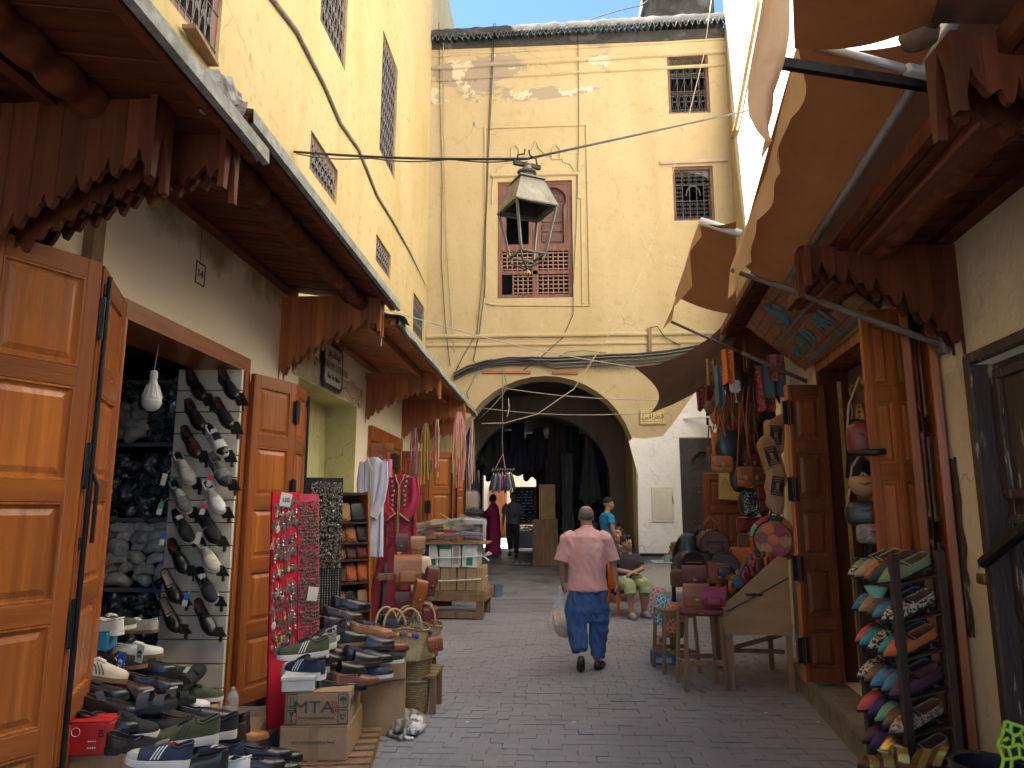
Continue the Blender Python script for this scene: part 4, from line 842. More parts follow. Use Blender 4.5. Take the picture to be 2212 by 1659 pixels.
a_ = onY(1716, 105, 2.5); b_ = onY(1985, 55, 2.35); c_ = onY(2090, -200, 1.7); d_ = onY(1705, -200, 1.7); b_ = onY(2010, 50, 2.35)
b = MB(); sheet(b, (b_, onY(2500, 60, 2.35), onY(2700, -200, 1.7), c_), 4, 4); b.build('inner_cloth', fab_s, aw0, True, False)  # added dark sheet in place of dark wood, hides the bright wall
b = MB(); sheet(b, (a_, b_, c_, d_), 12, 10, lambda u, v: Vector((0, 0, -.04 * math.sin(PI * u)))); b.build('awning_cloth', fab_t, aw0, True, False)
tg = [onY(x, y, 2.45) for x, y in ((1663, -60), (1720, -60), (1719, 40), (1712, 95), (1688, 150), (1678, 175), (1690, 215), (1677, 245), (1662, 268), (1668, 290), (1666, 306), (1650, 290), (1632, 258), (1622, 215), (1624, 165), (1640, 60))]
b = MB(); n = len(tg); cc = sum(tg, Vector()) / n
left = [onY(x, y, 2.45) for x, y in ((1663, -60), (1648, 0), (1640, 60), (1632, 110), (1624, 165), (1622, 200), (1625, 235), (1640, 270), (1655, 295), (1666, 306))]
right = [onY(x, y, 2.45) for x, y in ((1722, -60), (1720, 0), (1718, 50), (1711, 95), (1698, 140), (1688, 170), (1688, 205), (1680, 240), (1672, 272), (1668, 305))]
b.grid(lambda u, v: left[round(v * 9)].lerp(right[round(v * 9)], u) + Vector((0, .05 * math.sin(u * 4 + v * 3) + .12 * u, 0)), 6, 9); b.build('valance', fab_v, aw0, True, False)
b = MB(); b.tube([onY(2060, -60, 2.2), onY(2010, 30, 2.45), onY(1990, 60, 2.5)], .05, 12); b.lathe([(.02, -.05), (.06, -.04), (.07, 0), (.06, .04), (.02, .05)], onY(1985, 72, 2.52), 14); b.build('furled_cloth_roll', mat('dusty tan canvas', (.24, .15, .10), (.17, .11, .075), 8, .9), aw0, True)
aw2 = thing('awning', 'small faded awning just beyond the big one, showing its grey brown underside', 'awning')
q = [onY(1512, 478, 5.2), onY(1590, 478, 5.0), onY(1590, 680, 6.3), onY(1458, 640, 6.5)]
b = MB(); sheet(b, q, 12, 16, lambda u, v: Vector((0, 0, -.03 * math.sin(PI * u)))); b.build('awning_cloth', fab_t, aw2, True, False)
b = MB(); v0 = [onY(1511, 477, 5.2), onY(1495, 520, 5.5), onY(1478, 580, 5.9), onY(1462, 635, 6.2), onY(1452, 690, 6.5)]; v1 = [onY(1516, 510, 5.2), onY(1502, 545, 5.5), onY(1480, 620, 5.9), onY(1458, 668, 6.2), onY(1437, 712, 6.5)]
b.grid(lambda u, v: v0[round(v * 4)].lerp(v1[round(v * 4)], u) + Vector((.0 - .06 * u * math.sin(v * 9), 0, 0)), 4, 4); b.build('valance', fab_v, aw2, True, False)
w2 = onR(1747, 826, X0R + .02); e2 = onY(1450, 695, 6.5); b = MB(); b.tube([w2, w2.lerp(e2, .5)], .020, 8); b.tube([w2.lerp(e2, .48), e2], .014, 8); b.build('awning_arm', MATS['grey brown arm'], aw2, True)
b = MB(); b.tube([onY(1513, 478, 5.2), onY(1600, 505, 5.1)], .03, 10); b.build('pole', white_p, aw2, True)
sl = thing('shade_sail', 'dark brown triangular shade sail stretched by cords in front of the whitewashed wall', 'shade sail')
top = [onY(x, y, d) for x, y, d in ((1370, 793, 9), (1420, 788, 8.8), (1480, 765, 8.4), (1535, 728, 7.8), (1575, 690, 7.2))]
bt = [onY(x, y, d) for x, y, d in ((1405, 893, 9.2), (1455, 873, 9.0), (1500, 850, 8.6), (1545, 805, 8.0), (1590, 730, 7.4))]
def sail(u, v):
  t = u * 4; i = min(int(t), 3); p = top[i].lerp(top[i + 1], t - i); q_ = bt[i].lerp(bt[i + 1], t - i); r = p.lerp(q_, v)
  if u < .001: pass
  r.x += .22 * math.sin(PI * v) * (1 - u) ** 2; r.y += .15 * math.sin(PI * v); return r
b = MB(); b.grid(sail, 24, 14); b.build('sail_cloth', fab_s, sl, True, False)
cord = plain('pale cord', (.55, .5, .42), .8)
for a, c in (((1370, 793, 9), (830, 668, 6.9)), ((1480, 865, 9), (1085, 838, 12.5)), ((1405, 893, 9.2), (1045, 882, 12.5))):
  b = MB(); p = onY(*a); q_ = onY(*c); b.tube([p.lerp(q_, k / 12) - Vector((0, 0, .06 * math.sin(PI * k / 12))) for k in range(13)], .006, 5); b.build('cord', cord, sl)
def lerp_t(tab, t):
  for (a, b), (c, d) in zip(tab, tab[1:]):
    if t <= c: return b + (d - b) * (t - a) / (c - a + 1e-9)
  return tab[-1][1]
LEA = dict(
  black=mat('black shoe leather', (.018, .017, .018), (.010, .010, .011), 12, .34, .1, 90, coat=.2), brown=mat('dark brown shoe leather', (.065, .026, .018), (.035, .014, .010), 10, .34, .1, 90, coat=.2),
  tan=mat('tan leather', (.42, .17, .055), (.30, .11, .035), 10, .45, .15, 80), rust=mat('russet leather', (.20, .06, .03), (.12, .035, .02), 10, .4, .12, 80),
  white=plain('white trainer leather', (.74, .73, .69), .5), cream=plain('cream suede', (.62, .56, .43), .8), grey=mat('grey mesh fabric', (.22, .23, .23), (.13, .135, .14), 40, .85, .3, 160),
  lgrey=mat('light grey mesh fabric', (.50, .48, .43), (.36, .35, .33), 40, .85, .3, 160), navy=plain('navy fabric', (.018, .028, .06), .7), olive=mat('olive suede', (.075, .085, .04), (.05, .058, .03), 20, .9, .2, 120),
  dgrey=plain('charcoal fabric', (.06, .06, .065), .8), blackf=plain('black fabric', (.02, .02, .022), .85), orange=plain('orange suede', (.50, .14, .035), .8),
  green=plain('sage green leather', (.20, .26, .13), .6), teal=plain('turquoise suede', (.04, .28, .33), .8), blue=plain('steel blue suede', (.09, .21, .33), .8), coral=plain('coral pink suede', (.62, .10, .09), .8),
  mint=plain('mint green suede', (.18, .40, .24), .8), purple=plain('violet suede', (.06, .03, .14), .8), sand=plain('sand suede', (.38, .27, .14), .8), plum=plain('plum leather', (.09, .03, .05), .6), mocha=plain('mocha leather', (.15, .075, .05), .6),
  leopard=mat('leopard print', (.50, .40, .28), (.03, .022, .02), 75, .7, .1, 90, lo=.50, hi=.53, detail=2), gold=plain('gold leather', (.60, .40, .10), .3, metal=.7), snake=mat('snake print', (.42, .30, .2), (.16, .08, .05), 60, .6, .1, 90, lo=.47, hi=.53, detail=2))
insole = plain('tan insole', (.17, .065, .035), .7); tagm_r = plain('bright red lining', (.6, .02, .03), .6); insole_d = plain('dark insole', (.03, .03, .03), .8); insole_w = plain('pale insole', (.5, .42, .34), .8)
sole_w = plain('white foam sole', (.72, .70, .64), .6); gum = plain('gum sole', (.28, .15, .07), .5); lace_w = plain('white lace', (.7, .68, .62), .8)
FORM = dict(
  dress=dict(L=.30, hw=[(0, .010), (.03, .024), (.1, .034), (.2, .035), (.32, .034), (.44, .038), (.55, .045), (.68, .048), (.8, .045), (.9, .035), (.97, .020), (1, .007)],
               h=[(0, .07), (.05, .074), (.15, .07), (.3, .058), (.4, .062), (.46, .075), (.55, .068), (.7, .052), (.85, .042), (.95, .034), (1, .02)], op=(.035, .41), sole=.012, heel=.022),
  sneaker=dict(L=.30, hw=[(0, .014), (.03, .03), (.1, .038), (.2, .038), (.32, .037), (.44, .041), (.55, .047), (.7, .051), (.82, .048), (.92, .037), (.98, .022), (1, .010)],
                 h=[(0, .075), (.05, .086), (.12, .08), (.25, .062), (.36, .072), (.42, .09), (.5, .082), (.65, .06), (.8, .046), (.93, .038), (1, .024)], op=(.04, .40), sole=.03, heel=0),
  flat=dict(L=.29, hw=[(0, .012), (.03, .026), (.1, .034), (.3, .035), (.44, .039), (.55, .045), (.7, .048), (.82, .044), (.92, .034), (.98, .02), (1, .008)],
              h=[(0, .06), (.05, .068), (.15, .06), (.3, .05), (.4, .055), (.46, .072), (.55, .064), (.7, .05), (.85, .04), (.95, .034), (1, .022)], op=(.035, .43), sole=.018, heel=0),
  loafer=dict(L=.29, hw=[(0, .010), (.03, .024), (.1, .034), (.3, .035), (.44, .039), (.6, .046), (.75, .047), (.87, .038), (.96, .022), (1, .008)],
        h=[(0, .058), (.05, .062), (.2, .05), (.4, .046), (.5, .052), (.58, .058), (.7, .05), (.85, .042), (.95, .034), (1, .02)], op=(.035, .52), sole=.010, heel=.018),
  slip=dict(L=.27, hw=[(0, .010), (.03, .022), (.1, .031), (.3, .033), (.45, .037), (.6, .042), (.75, .037), (.87, .024), (.96, .009), (1, .002)],
              h=[(0, .038), (.06, .04), (.2, .034), (.4, .03), (.5, .036), (.58, .044), (.7, .040), (.85, .028), (.95, .018), (1, .010)], op=(.035, .50), sole=.007, heel=0))
SH = {}
def shoe_surf(F, t, th, z0):
  hw = lerp_t(F['hw'], t); h = lerp_t(F['h'], t)
  c, s = math.cos(th), math.sin(th)
  return Vector((hw * (1 if c > 0 else -1) * abs(c) ** .8, t * F['L'], z0 + h * abs(s) ** .75))
def shoe(kind_, up, name='shoe', sole=None, ins=None, laces=None, stripes=None, tongue=None, tassel=None, toe=None, label='', group=None, M=None, sc=1.0):
  """a finished shoe as a thing; meshes are shared between alike shoes"""
  key = (kind_, up, sole, ins, laces, stripes, tongue, tassel, toe)
  r = thing(name, label, 'shoe', group=group)
  if key not in SH:
    parts = []; um = LEA[up]; im = {'t': insole, 'd': insole_d, 'w': insole_w, 'r': tagm_r}[ins or 't']; smat = {'w': sole_w, 'g': gum, None: rubber}[sole]
    if kind_ in ('mule', 'sandal'): F = FORM['flat'] if kind_ == 'mule' else FORM['sneaker']; th_ = .024
    else: F = FORM[kind_]; th_ = F['sole'] + F['heel'] * .5
    L = F['L']; zb = th_ if kind_ in ('mule', 'sandal') else F['sole'] + .002
    def zbase(t): return zb + (F['heel'] * max(0, 1 - t / .5) if kind_ not in ('mule', 'sandal') else .006 * max(0, 1 - t / .4))
    ts = [0, .02, .05, .1, .17, .25, .33, .4, .44, .5, .58, .66, .74, .82, .89, .94, .975, 1]
    b = MB()
    if kind_ not in ('mule', 'sandal'):
      N_ = 13; o0_, o1_ = F['op']; rows = []
      for t in ts:
        hw = lerp_t(F['hw'], t); h = lerp_t(F['h'], t); z0 = zbase(t); row_ = []
        opn = o0_ < t < o1_
        for i in range(N_):
          th = PI * (1 - i / 12)
          if not opn: row_.append(shoe_surf(F, t, th, z0))
          else:
            s_ = -1 if i < 6 else 1; k = i if i <= 6 else 12 - i
            if k <= 3: tt = k / 4; row_.append(Vector((s_ * hw * (1 - .12 * tt ** 2), t * L, z0 + h * tt)))
            elif k == 4: row_.append(Vector((s_ * hw * .80, t * L, z0 + h)))
            elif k == 5: row_.append(Vector((s_ * hw * .66, t * L, z0 + h * .92)))
            else: row_.append(Vector((0, t * L, z0 + .006)))
        if opn:
          row_[5] = Vector((-hw * .62, t * L, z0 + .012)); row_[7] = Vector((hw * .62, t * L, z0 + .012))
        rows.append(row_)
      bi = len(b.v); b.v += [tuple(p) for q in rows for p in q]
      for j in range(len(ts) - 1):
        for i in range(12):
          inn = (o0_ < ts[j] < o1_ or o0_ < ts[j + 1] < o1_) and 4 <= i <= 7
          a = bi + j * 13 + i; b.f.append((a, a + 1, a + 14, a + 13)); b.m.append(1 if inn else (2 if toe and ts[j] >= .8 else 0))
      b.f.append(tuple(range(bi, bi + 13))); b.m.append(0); b.f.append(tuple(range(bi + (len(ts) - 1) * 13, bi + len(ts) * 13))); b.m.append(0)
      parts.append(('upper', b.mesh('upper', [um, im, LEA[toe] if toe else um], 50)))
    else:
      # footbed
      b.prism([(s_ * lerp_t(F['hw'], t) * 1.0, t * L) for s_, tl in ((1, ts[1:]), (-1, ts[:0:-1])) for t in tl], 'z', zb - .006, zb + .004); parts.append(('footbed', b.mesh('footbed', im)))
      b = MB()
      if kind_ == 'mule':
        tt = [.42, .5, .58, .66, .74, .82, .89, .94, .975, 1]
        b.grid(lambda u, v: shoe_surf(F, tt[round(v * 9)] + (.05 * math.sin(PI * u) if v == 0 else 0), PI * (1 - u), zb - .004), 12, 9)
        parts.append(('upper', b.mesh('upper', um, 60)))
      else:
        for (t0, w_, hh) in ((.80, .045, .04), (.58, .05, .06), (.12, .035, .085)):
          b2 = MB(); b2.grid(lambda u, v: Vector((lerp_t(F['hw'], t0) * 1.02 * math.cos(PI * (1 - u)), (t0 * L) + (v - .5) * w_ - (.05 * math.sin(PI * u) if t0 < .2 else 0), zb - .004 + hh * math.sin(PI * u) ** .7)), 12, 2)
          parts.append(('strap', b2.mesh('strap', um, True)))
        b2 = MB(); b2.box((0, .62 * L, zb + .059), (.03, .04, .006), (.15, 0, 0), .002); parts.append(('strap_label', b2.mesh('strap_label', LEA['lgrey'])))
    if kind_ not in ('mule', 'sandal'):
      b = MB(); t0_, t1_ = F['op']; cp = []
      tl = [t for t in ts if t0_ < t < t1_]
      for s_, q in ((-1, tl), (1, tl[::-1])): cp += [Vector((s_ * lerp_t(F['hw'], t) * .80, t * L, zbase(t) + lerp_t(F['h'], t))) for t in q]
      b.tube([cp[-1] * .5 + cp[0] * .5 + Vector((0, -.008, 0))] + cp + [cp[-1] * .5 + cp[0] * .5 + Vector((0, -.008, 0))], .0042 if kind_ != 'sneaker' else .007, 6); parts.append(('collar', b.mesh('collar', um, True)))
      b = MB(); b.tube([shoe_surf(F, .74 + .05 * math.sin(PI * k / 10), PI * (.04 + .92 * k / 10), zbase(.74)) + Vector((0, 0, .0008)) for k in range(11)], .0016, 4, False); parts.append(('toe_seam', b.mesh('toe_seam', um)))
    # sole
    b = MB(); k = 1.05
    outl = [(s_ * (lerp_t(F['hw'], t) * k + .0015), t * (L + .006) - .003) for s_, tl in ((1, ts[1:]), (-1, ts[:0:-1])) for t in tl]
    if kind_ in ('dress', 'loafer'):
      n_ = len(outl)
      def zt(y): return F['sole'] + F['heel'] * max(0, 1 - (y / L) / .5) + .004
      vs = [(x, y, zt(y) - .010) for x, y in outl] + [(x, y, zt(y)) for x, y in outl]
      b.add(vs, [tuple(range(n_)), tuple(range(n_, 2 * n_))] + [(i, (i + 1) % n_, (i + 1) % n_ + n_, i + n_) for i in range(n_)])
      hl = [(x * .97, y) for x, y in outl if y < .26 * L]; hl.sort(key=lambda p: math.atan2(p[1] - .1 * L, p[0])); b.prism(hl, 'z', 0, F['heel'] + F['sole'] - .004)
    elif kind_ == 'sneaker':
      n_ = len(outl); vs = [(x * .96, y, .006 * max(0, (y / L - .75)) * 8) for x, y in outl] + [(x * 1.05, y, .018) for x, y in outl] + [(x, y, F['sole'] + .006 + .008 * max(0, 1 - y / L / .4)) for x, y in outl]
      b.add(vs, [tuple(range(n_)), tuple(range(2 * n_, 3 * n_))] + [(i + q * n_, (i + 1) % n_ + q * n_, (i + 1) % n_ + n_ + q * n_, i + n_ + q * n_) for q in (0, 1) for i in range(n_)])
    else: b.prism(outl, 'z', 0, (zb - .004) if kind_ in ('mule', 'sandal') else F['sole'] + .003)
    parts.append(('sole', b.mesh('sole', smat, 40)))
    if laces:
      b = MB(); pts = []
      for i in range(7):
        t = .42 + .028 * i; s_ = 1 if i % 2 else -1
        for a in (60, 90, 120) if s_ > 0 else (120, 90, 60):
          p = shoe_surf(F, t + .006 * (a - 90) / 30, R_(a), zbase(t)); pts.append(p + Vector((0, 0, .004)))
      b.tube(pts, .0048, 5); parts.append(('laces', b.mesh('laces', {'w': lace_w, 'k': LEA['blackf'], 'g': LEA['grey']}[laces], True)))
    if tongue:
      b = MB(); b.grid(lambda u, v: Vector(((u - .5) * .045, .40 * L - .008 * v * 3 + .01 * (u - .5) ** 2, zbase(.4) + .075 + .035 * v)), 4, 2); parts.append(('tongue', b.mesh('tongue', LEA[tongue], True)))
    if stripes:
      b = MB(); cnt_ = 3
      for s_ in (0, 1):
        for i in range(cnt_):
          t0 = .40 + .055 * i; 
          def P(t, a): 
            a = R_(a) if s_ == 0 else PI - R_(a); p = shoe_surf(F, t, a, zbase(t)); q = shoe_surf(F, t, a, zbase(t)); q.x *= 1.03; q.z += .0012; return q
          b.grid(lambda u, v: P(t0 + .022 * u + (.10 * (1 - v) if stripes[0] == '3' else .14 * (1 - v)), 4 + 46 * v), 1, 5)
      parts.append(('side_stripes', b.mesh('side_stripes', LEA[stripes[1:]] if stripes[1:] in LEA else sole_w)))
    if tassel:
      b = MB(); p = shoe_surf(F, .66, PI / 2, zbase(.66)); b.lathe([(.001, .012), (.005, .008), (.004, .0), (.010, -.03), (.0, -.032)], p + Vector((0, .0, .008)), 7, Euler((-1.1, 0, 0)).to_matrix()); parts.append(('tassel', b.mesh('tassel', LEA[tassel], True)))
    SH[key] = parts
  for nme, me in SH[key]: ob(nme, me, r)
  if M is not None: r.matrix_basis = M @ Matrix.Scale(sc, 4)
  return r
def FU(loc, fwd, up):
  """matrix: local +y along fwd, local +z near up"""
  y = Vector(fwd).normalized(); x = y.cross(Vector(up)).normalized(); z = x.cross(y)
  return Matrix.Translation(loc) @ Matrix((x, y, z)).transposed().to_4x4()
card = mat('brown cardboard', (.36, .23, .12), (.30, .19, .10), 5, .85, .12, 60, c3=(.24, .15, .08), s3=2.5, t3=(.6, .8), var=.08)
card_w = plain('white cardboard', (.62, .60, .54), .7); card_r = plain('red shoebox card', (.50, .02, .02), .5); card_b = plain('blue shoebox card', (.03, .22, .42), .5)
tape = plain('parcel tape', (.30, .19, .09), .35)
def carton(name, label, loc, d, rz, m=None, lid=True, tape_=True, cat='box', group=None, open_=False):
  r = thing(name, label, cat, loc, (0, 0, rz), group); m = m or card
  b = MB(); b.box((0, 0, d[2] / 2), d, None, .006); b.build('box_body', m, r)
  if lid:
    for s in (-1, 1): b = MB(); b.box((0, s * d[1] / 4, d[2] + .003), (d[0] * .995, d[1] / 2 - .004, .005), (s * R_(1.2), 0, 0)); b.build('flap', m, r)
  if tape_: b = MB(); b.box((0, 0, d[2] / 2), (.06, d[1] + .004, d[2] + .016)); b.build('tape', tape, r)
  return r
def puff(b, c, r, M=None, e=.5, nu=20, nv=12, fn=None):
  """soft box (superellipsoid)"""
  c = Vector(c)
  def pw(x, p): return math.copysign(abs(x) ** p, x)
  def f(u, v):
    a = 2 * PI * u; q = PI * (v - .5); p = Vector((r[0] * pw(math.cos(a), e) * pw(math.cos(q), e), r[1] * pw(math.sin(a), e) * pw(math.cos(q), e), r[2] * pw(math.sin(q), e)))
    if fn: p = fn(p)
    return (M @ p if M is not None else p) + c
  return b.grid(f, nu, nv, True)
LB = dict(tan=mat('tan bag leather', (.40, .15, .04), (.30, .10, .028), 5, .42, .15, 70, coat=.1), cognac=mat('cognac bag leather', (.30, .085, .022), (.2, .055, .016), 5, .42, .15, 70, coat=.1), brown=mat('brown bag leather', (.13, .055, .03), (.08, .033, .02), 5, .5, .15, 70), dark=mat('black bag leather', (.02, .019, .02), (.012, .012, .013), 5, .4, .15, 70, coat=.1),
          red=mat('oxblood bag leather', (.20, .02, .025), (.13, .015, .018), 5, .4, .15, 70), pink=mat('magenta bag leather', (.32, .02, .07), (.22, .015, .05), 5, .4, .1, 70), orange=mat('orange bag leather', (.52, .13, .03), (.4, .09, .02), 5, .45, .15, 70), maroon=mat('maroon tooled leather', (.17, .045, .035), (.10, .03, .025), 60, .5, .4, 60),
          nat=mat('natural tan leather', (.34, .18, .08), (.24, .12, .05), 5, .55, .15, 70))
def satchel(label, M, w, h, d, m, m2=None, strap=False, cat='bag', name='satchel', group=None, pocket=False):
  r = thing(name, label, cat, group=group); r.matrix_basis = M; m = LB[m]; m2 = LB[m2] if m2 else m
  b = MB(); puff(b, (0, 0, h / 2), (w / 2, d / 2, h / 2), e=.28); b.build('bag_body', m, r, True)
  b = MB(); n = 14
  def fl(u, v):
    x = (u - .5) * w * .98; edge = (abs(u - .5) * 2) ** 4 * .10 * h
    prof = [(d * .35, h + .004), (0, h + .010), (-d * .45, h * .98), (-d / 2 - .006, h * .85), (-d / 2 - .010, h * .6), (-d / 2 - .010, h * .34 + edge)]
    t = v * 5; i = min(int(t), 4); p = prof[i]; q = prof[i + 1]; return (x, p[0] + (q[0] - p[0]) * (t - i), p[1] + (q[1] - p[1]) * (t - i))
  b.grid(fl, n, 15); b.build('flap', m2, r, True)
  if pocket: b = MB(); puff(b, (0, -d / 2 - .01, h * .3), (w * .3, .02, h * .2), e=.35); b.build('front_pocket', m2, r, True)
  b = MB(); b.box((0, -d / 2 - .016, h * .40), (w * .1, .008, h * .26), None, .003); b.build('closing_tab', m2, r)
  b = MB(); b.box((0, -d / 2 - .021, h * .36), (w * .13, .006, h * .07), None, .002); b.build('buckle', brass, r)
  if strap: b = MB(); b.tube([(-w * .45, 0, h * .9)] + [(w * .45 * math.cos(PI * (1 - k / 10)) * .8, .0, h + strap * math.sin(PI * k / 10)) for k in range(11)] + [(w * .45, 0, h * .9)], .008, 6); b.build('strap', m2, r, True)
  return r
def loft(b, rings, n=18, capb=True, capt=True):
  """rings: (center, rx, ry, yaw[, tilt matrix])"""
  base = len(b.v)
  for q in rings:
    c, rx_, ry_ = Vector(q[0]), q[1], q[2]; M = Euler((q[4] if len(q) > 4 else 0, 0, q[3] if len(q) > 3 else 0)).to_matrix()
    for j in range(n):
      a = 2 * PI * j / n; b.v.append(tuple(c + M @ Vector((rx_ * math.cos(a), ry_ * math.sin(a), 0))))
  for i in range(len(rings) - 1):
    for j in range(n):
      a = base + i * n + j; c = base + i * n + (j + 1) % n; b.f.append((a, c, c + n, a + n)); b.m.append(b.mi)
  if capb: b.f.append(tuple(base + j for j in range(n))[::-1]); b.m.append(b.mi)
  if capt: b.f.append(tuple(base + (len(rings) - 1) * n + j for j in range(n))); b.m.append(b.mi)
def fuse(b, name, m, parent, vox=.012, it=4, fac=.5, disp=0, dscale=.12, seed=0):
  """weld overlapping volumes into one continuous skin"""
  o = b.build(name, m, parent, True)
  md = o.modifiers.new('r', 'REMESH'); md.mode = 'VOXEL'; md.voxel_size = vox; md.use_smooth_shade = True
  s_ = o.modifiers.new('s', 'SMOOTH'); s_.factor = fac; s_.iterations = it
  dg = bpy.context.evaluated_depsgraph_get(); bpy.context.view_layer.update(); me = bpy.data.meshes.new_from_object(o.evaluated_get(dg))
  o.modifiers.clear(); old = o.data; o.data = me; bpy.data.meshes.remove(old); me.materials.clear(); me.materials.append(m)
  if disp:
    me.update(); nv = [v.normal.copy() for v in me.vertices]
    for v, nn in zip(me.vertices, nv):
      p = v.co; k = noise.noise(Vector((p.x / dscale + seed, p.y / dscale, p.z / dscale * .4))) + .45 * (.25 - abs(noise.noise(Vector((p.x / dscale * 1.6 + p.z * 5, seed, p.z / dscale * .9))))) * 2
      v.co = p + nn * disp * k
  me.polygons.foreach_set('use_smooth', [True] * len(me.polygons)); me.update()
  return o
SLY = 5.68
sw = ob('slat_display_wall', None, lb); 
for i in range(15):
  z = .12 + i * .178; b = MB(); b.box((-2.83, SLY + .03, z + .087), (.54, .03, .168), (R_(1.5), 0, 0), .003); b.build('slat', cream, sw)
b = MB(); slab(b, -3.11, -2.57, SLY + .05, SLY + .08, .1, 2.80); b.build('slat_backing', plain('slat groove', (.16, .13, .09), .8), sw)
rows_ = [((419, 835), (489, 834)), ((416, 899), (478, 896)), ((408, 958), (464, 957)), ((393, 1017), (471, 1019)), ((385, 1079), (457, 1079)), ((391, 1143), (447, 1141)), ((380, 1205), (444, 1205)), ((364, 1269), (440, 1271)), ((362, 1331), (438, 1337))]
kinds_ = [(('dress', 'black', {}), ('dress', 'black', {})), (('dress', 'black', {'laces': 'k'}), ('dress', 'black', {})), (('dress', 'brown', {'laces': 'k'}), ('sneaker', 'white', dict(sole='w', laces='k', toe='black', ins='d', tongue='white'))),
          (('sneaker', 'lgrey', dict(sole='w', laces='w', ins='d', stripes='3grey')), ('sneaker', 'grey', dict(sole=None, laces='g', ins='w', toe='dgrey', stripes='3white'))), (('sneaker', 'grey', dict(sole='w', laces='w', ins='d', stripes='3white')), ('sneaker', 'white', dict(sole='w', laces='w', ins='d', stripes='3black'))),
          (('sneaker', 'blackf', dict(sole='w', laces='k', ins='d', stripes='3white', tongue='white')), ('sneaker', 'blackf', dict(sole=None, laces='k', ins='d', stripes='3grey'))), (('dress', 'black', {'laces': 'k'}), ('sneaker', 'cream', dict(sole='w', laces='w', ins='d', stripes='3black'))),
          (('loafer', 'black', dict(ins='w')), ('sneaker', 'blackf', dict(sole='w', laces='k', ins='d', stripes='3white', tongue='white'))), (('loafer', 'black', dict(ins='w')), ('dress', 'black', {'laces': 'k'}))]
words = {'black': 'glossy black leather dress shoe', 'brown': 'dark brown leather lace-up shoe'}
desc = ['black ankle-high dress shoe', 'plain black dress shoe', 'black laced dress shoe', 'black chunky dress shoe', 'dark brown laced shoe', 'white and black trainer', 'pale grey trainer with white tag', 'dark grey trainer with red tag', 'mid grey trainer with green tag', 'white trainer with black side marks', 'black trainer with small blue tag', 'black grey trainer with a white tag', 'black laced dress shoe', 'cream and black running trainer', 'black loafer with pale lining', 'black trainer with blue hanging tag', 'lowest black loafer with pale lining', 'black laced shoe, lowest of its column']
ordn = ['first', 'second', 'third', 'fourth', 'fifth', 'sixth', 'seventh', 'eighth', 'ninth']
tagm = {'w': card_w, 'b': plain('blue tag', (.02, .12, .6), .5), 'r': plain('red tag', (.6, .05, .1), .5), 'g': plain('green tag', (.05, .4, .2), .5)}
pegm = MB(); pegm.box((0, 0, 0), (.018, .03, .11), None, .004); pegm.box((0, -.06, .03), (.10, .14, .008), (R_(-38), 0, 0), .002); pegme = pegm.mesh('shoe_bracket', plain('dark bracket', (.035, .03, .028), .4))
tags_at = {(3, 0): 'w', (3, 1): 'r', (4, 0): 'g', (4, 1): 'r', (5, 0): 'b', (5, 1): 'w', (7, 1): 'b'}
for i, (pr_, kk) in enumerate(zip(rows_, kinds_)):
  for j in (0, 1):
    px, py = pr_[j]; c = onY(px, py, SLY - .13); kd, up_, kw = kk[j]
    fwd = Vector((.62, -.36, -.62)).normalized(); upv = Vector((.25, -.75, .6))
    L_ = FORM[kd]['L'] * 1.02; M_ = FU(c - fwd * L_ / 2 + Vector((0, .05, -.02)), fwd, upv)
    shoe(kd, up_, label='%s, %s in the %s row of the slat wall' % (desc[i * 2 + j], 'left' if j == 0 else 'right', ordn[i]), group='shoes on the slat wall', M=M_, sc=1.02, **kw)
    ob('shoe_bracket', pegme, sw, c + Vector((.10, .11, -.13)))
    if (i, j) in tags_at:
      t_ = thing('price_tag', '%s swing tag on the %s shoe, slat wall row %d' % ({'w': 'white', 'b': 'blue', 'r': 'red' if i == 3 else 'red and white', 'g': 'green'}[tags_at[i, j]], 'left' if j == 0 else 'right', i + 1), 'tag', c + Vector((-.07 if j == 0 or tags_at[i, j] == 'b' else .0, -.12, -.05)), (0, R_(10), R_(15)))
      b = MB(); b.box((0, 0, 0), (.036, .003, .045)); b.build('tag_top', tagm[tags_at[i, j]], t_); b = MB(); b.box((0, 0, -.045), (.036, .003, .044)); b.build('tag_card', card_w, t_)
      b = MB(); b.tube([(0, 0, .02), (.03, .04, .07)], .0012, 4); b.build('string', cord, t_)
shf = thing('metal_shelving', 'grey metal stock shelving at the back of the shoe shop packed with bagged shoes', 'shelving')
gm = mat('grey shelf metal', (.22, .25, .28), (.15, .17, .2), 6, .5)
SY = 6.05
zs_ = [onY(300, py, SY).z for py in (1395, 1275, 1123, 960, 825)]
for z in zs_: b = MB(); b.box((-4.2, SY + .25, z), (2.2, .5, .035), None, .004); b.build('shelf', gm, shf)
for x in (-5.2, -3.14): b = MB(); b.box((x, SY + .02, 1.4), (.04, .04, 2.7), None, .004); b.build('upright', gm, shf)
bagm = mat('crinkled dark plastic', (.09, .11, .13), (.02, .025, .03), 14, .16, 1.0, 22, lo=.45, hi=.6, coat=.8, c3=(.5, .6, .66), s3=18, t3=(.56, .64))  # blue-white flecks are plastic glints painted into the colour
bagw = mat('white shoes in clear plastic', (.90, .88, .82), (.50, .54, .56), 12, .15, 1.0, 22, coat=.7, var=.2)
def crumple(b, c, r, seed, nu=14, nv=9):
  puff(b, c, r, Euler((seed * 1.7, seed * .9, seed * 2.3)).to_matrix(), .8, nu, nv, lambda p: p * (1 + .35 * noise.noise(Vector((p.x * 14 + seed, p.y * 14, p.z * 14)))))
wr = []
for k in range(5): b = MB(); crumple(b, (0, 0, 0), (.135, .085, .06), k * 3.1, 18, 12); wr.append(b.mesh('wrapped_shoes', bagm))
ww = []
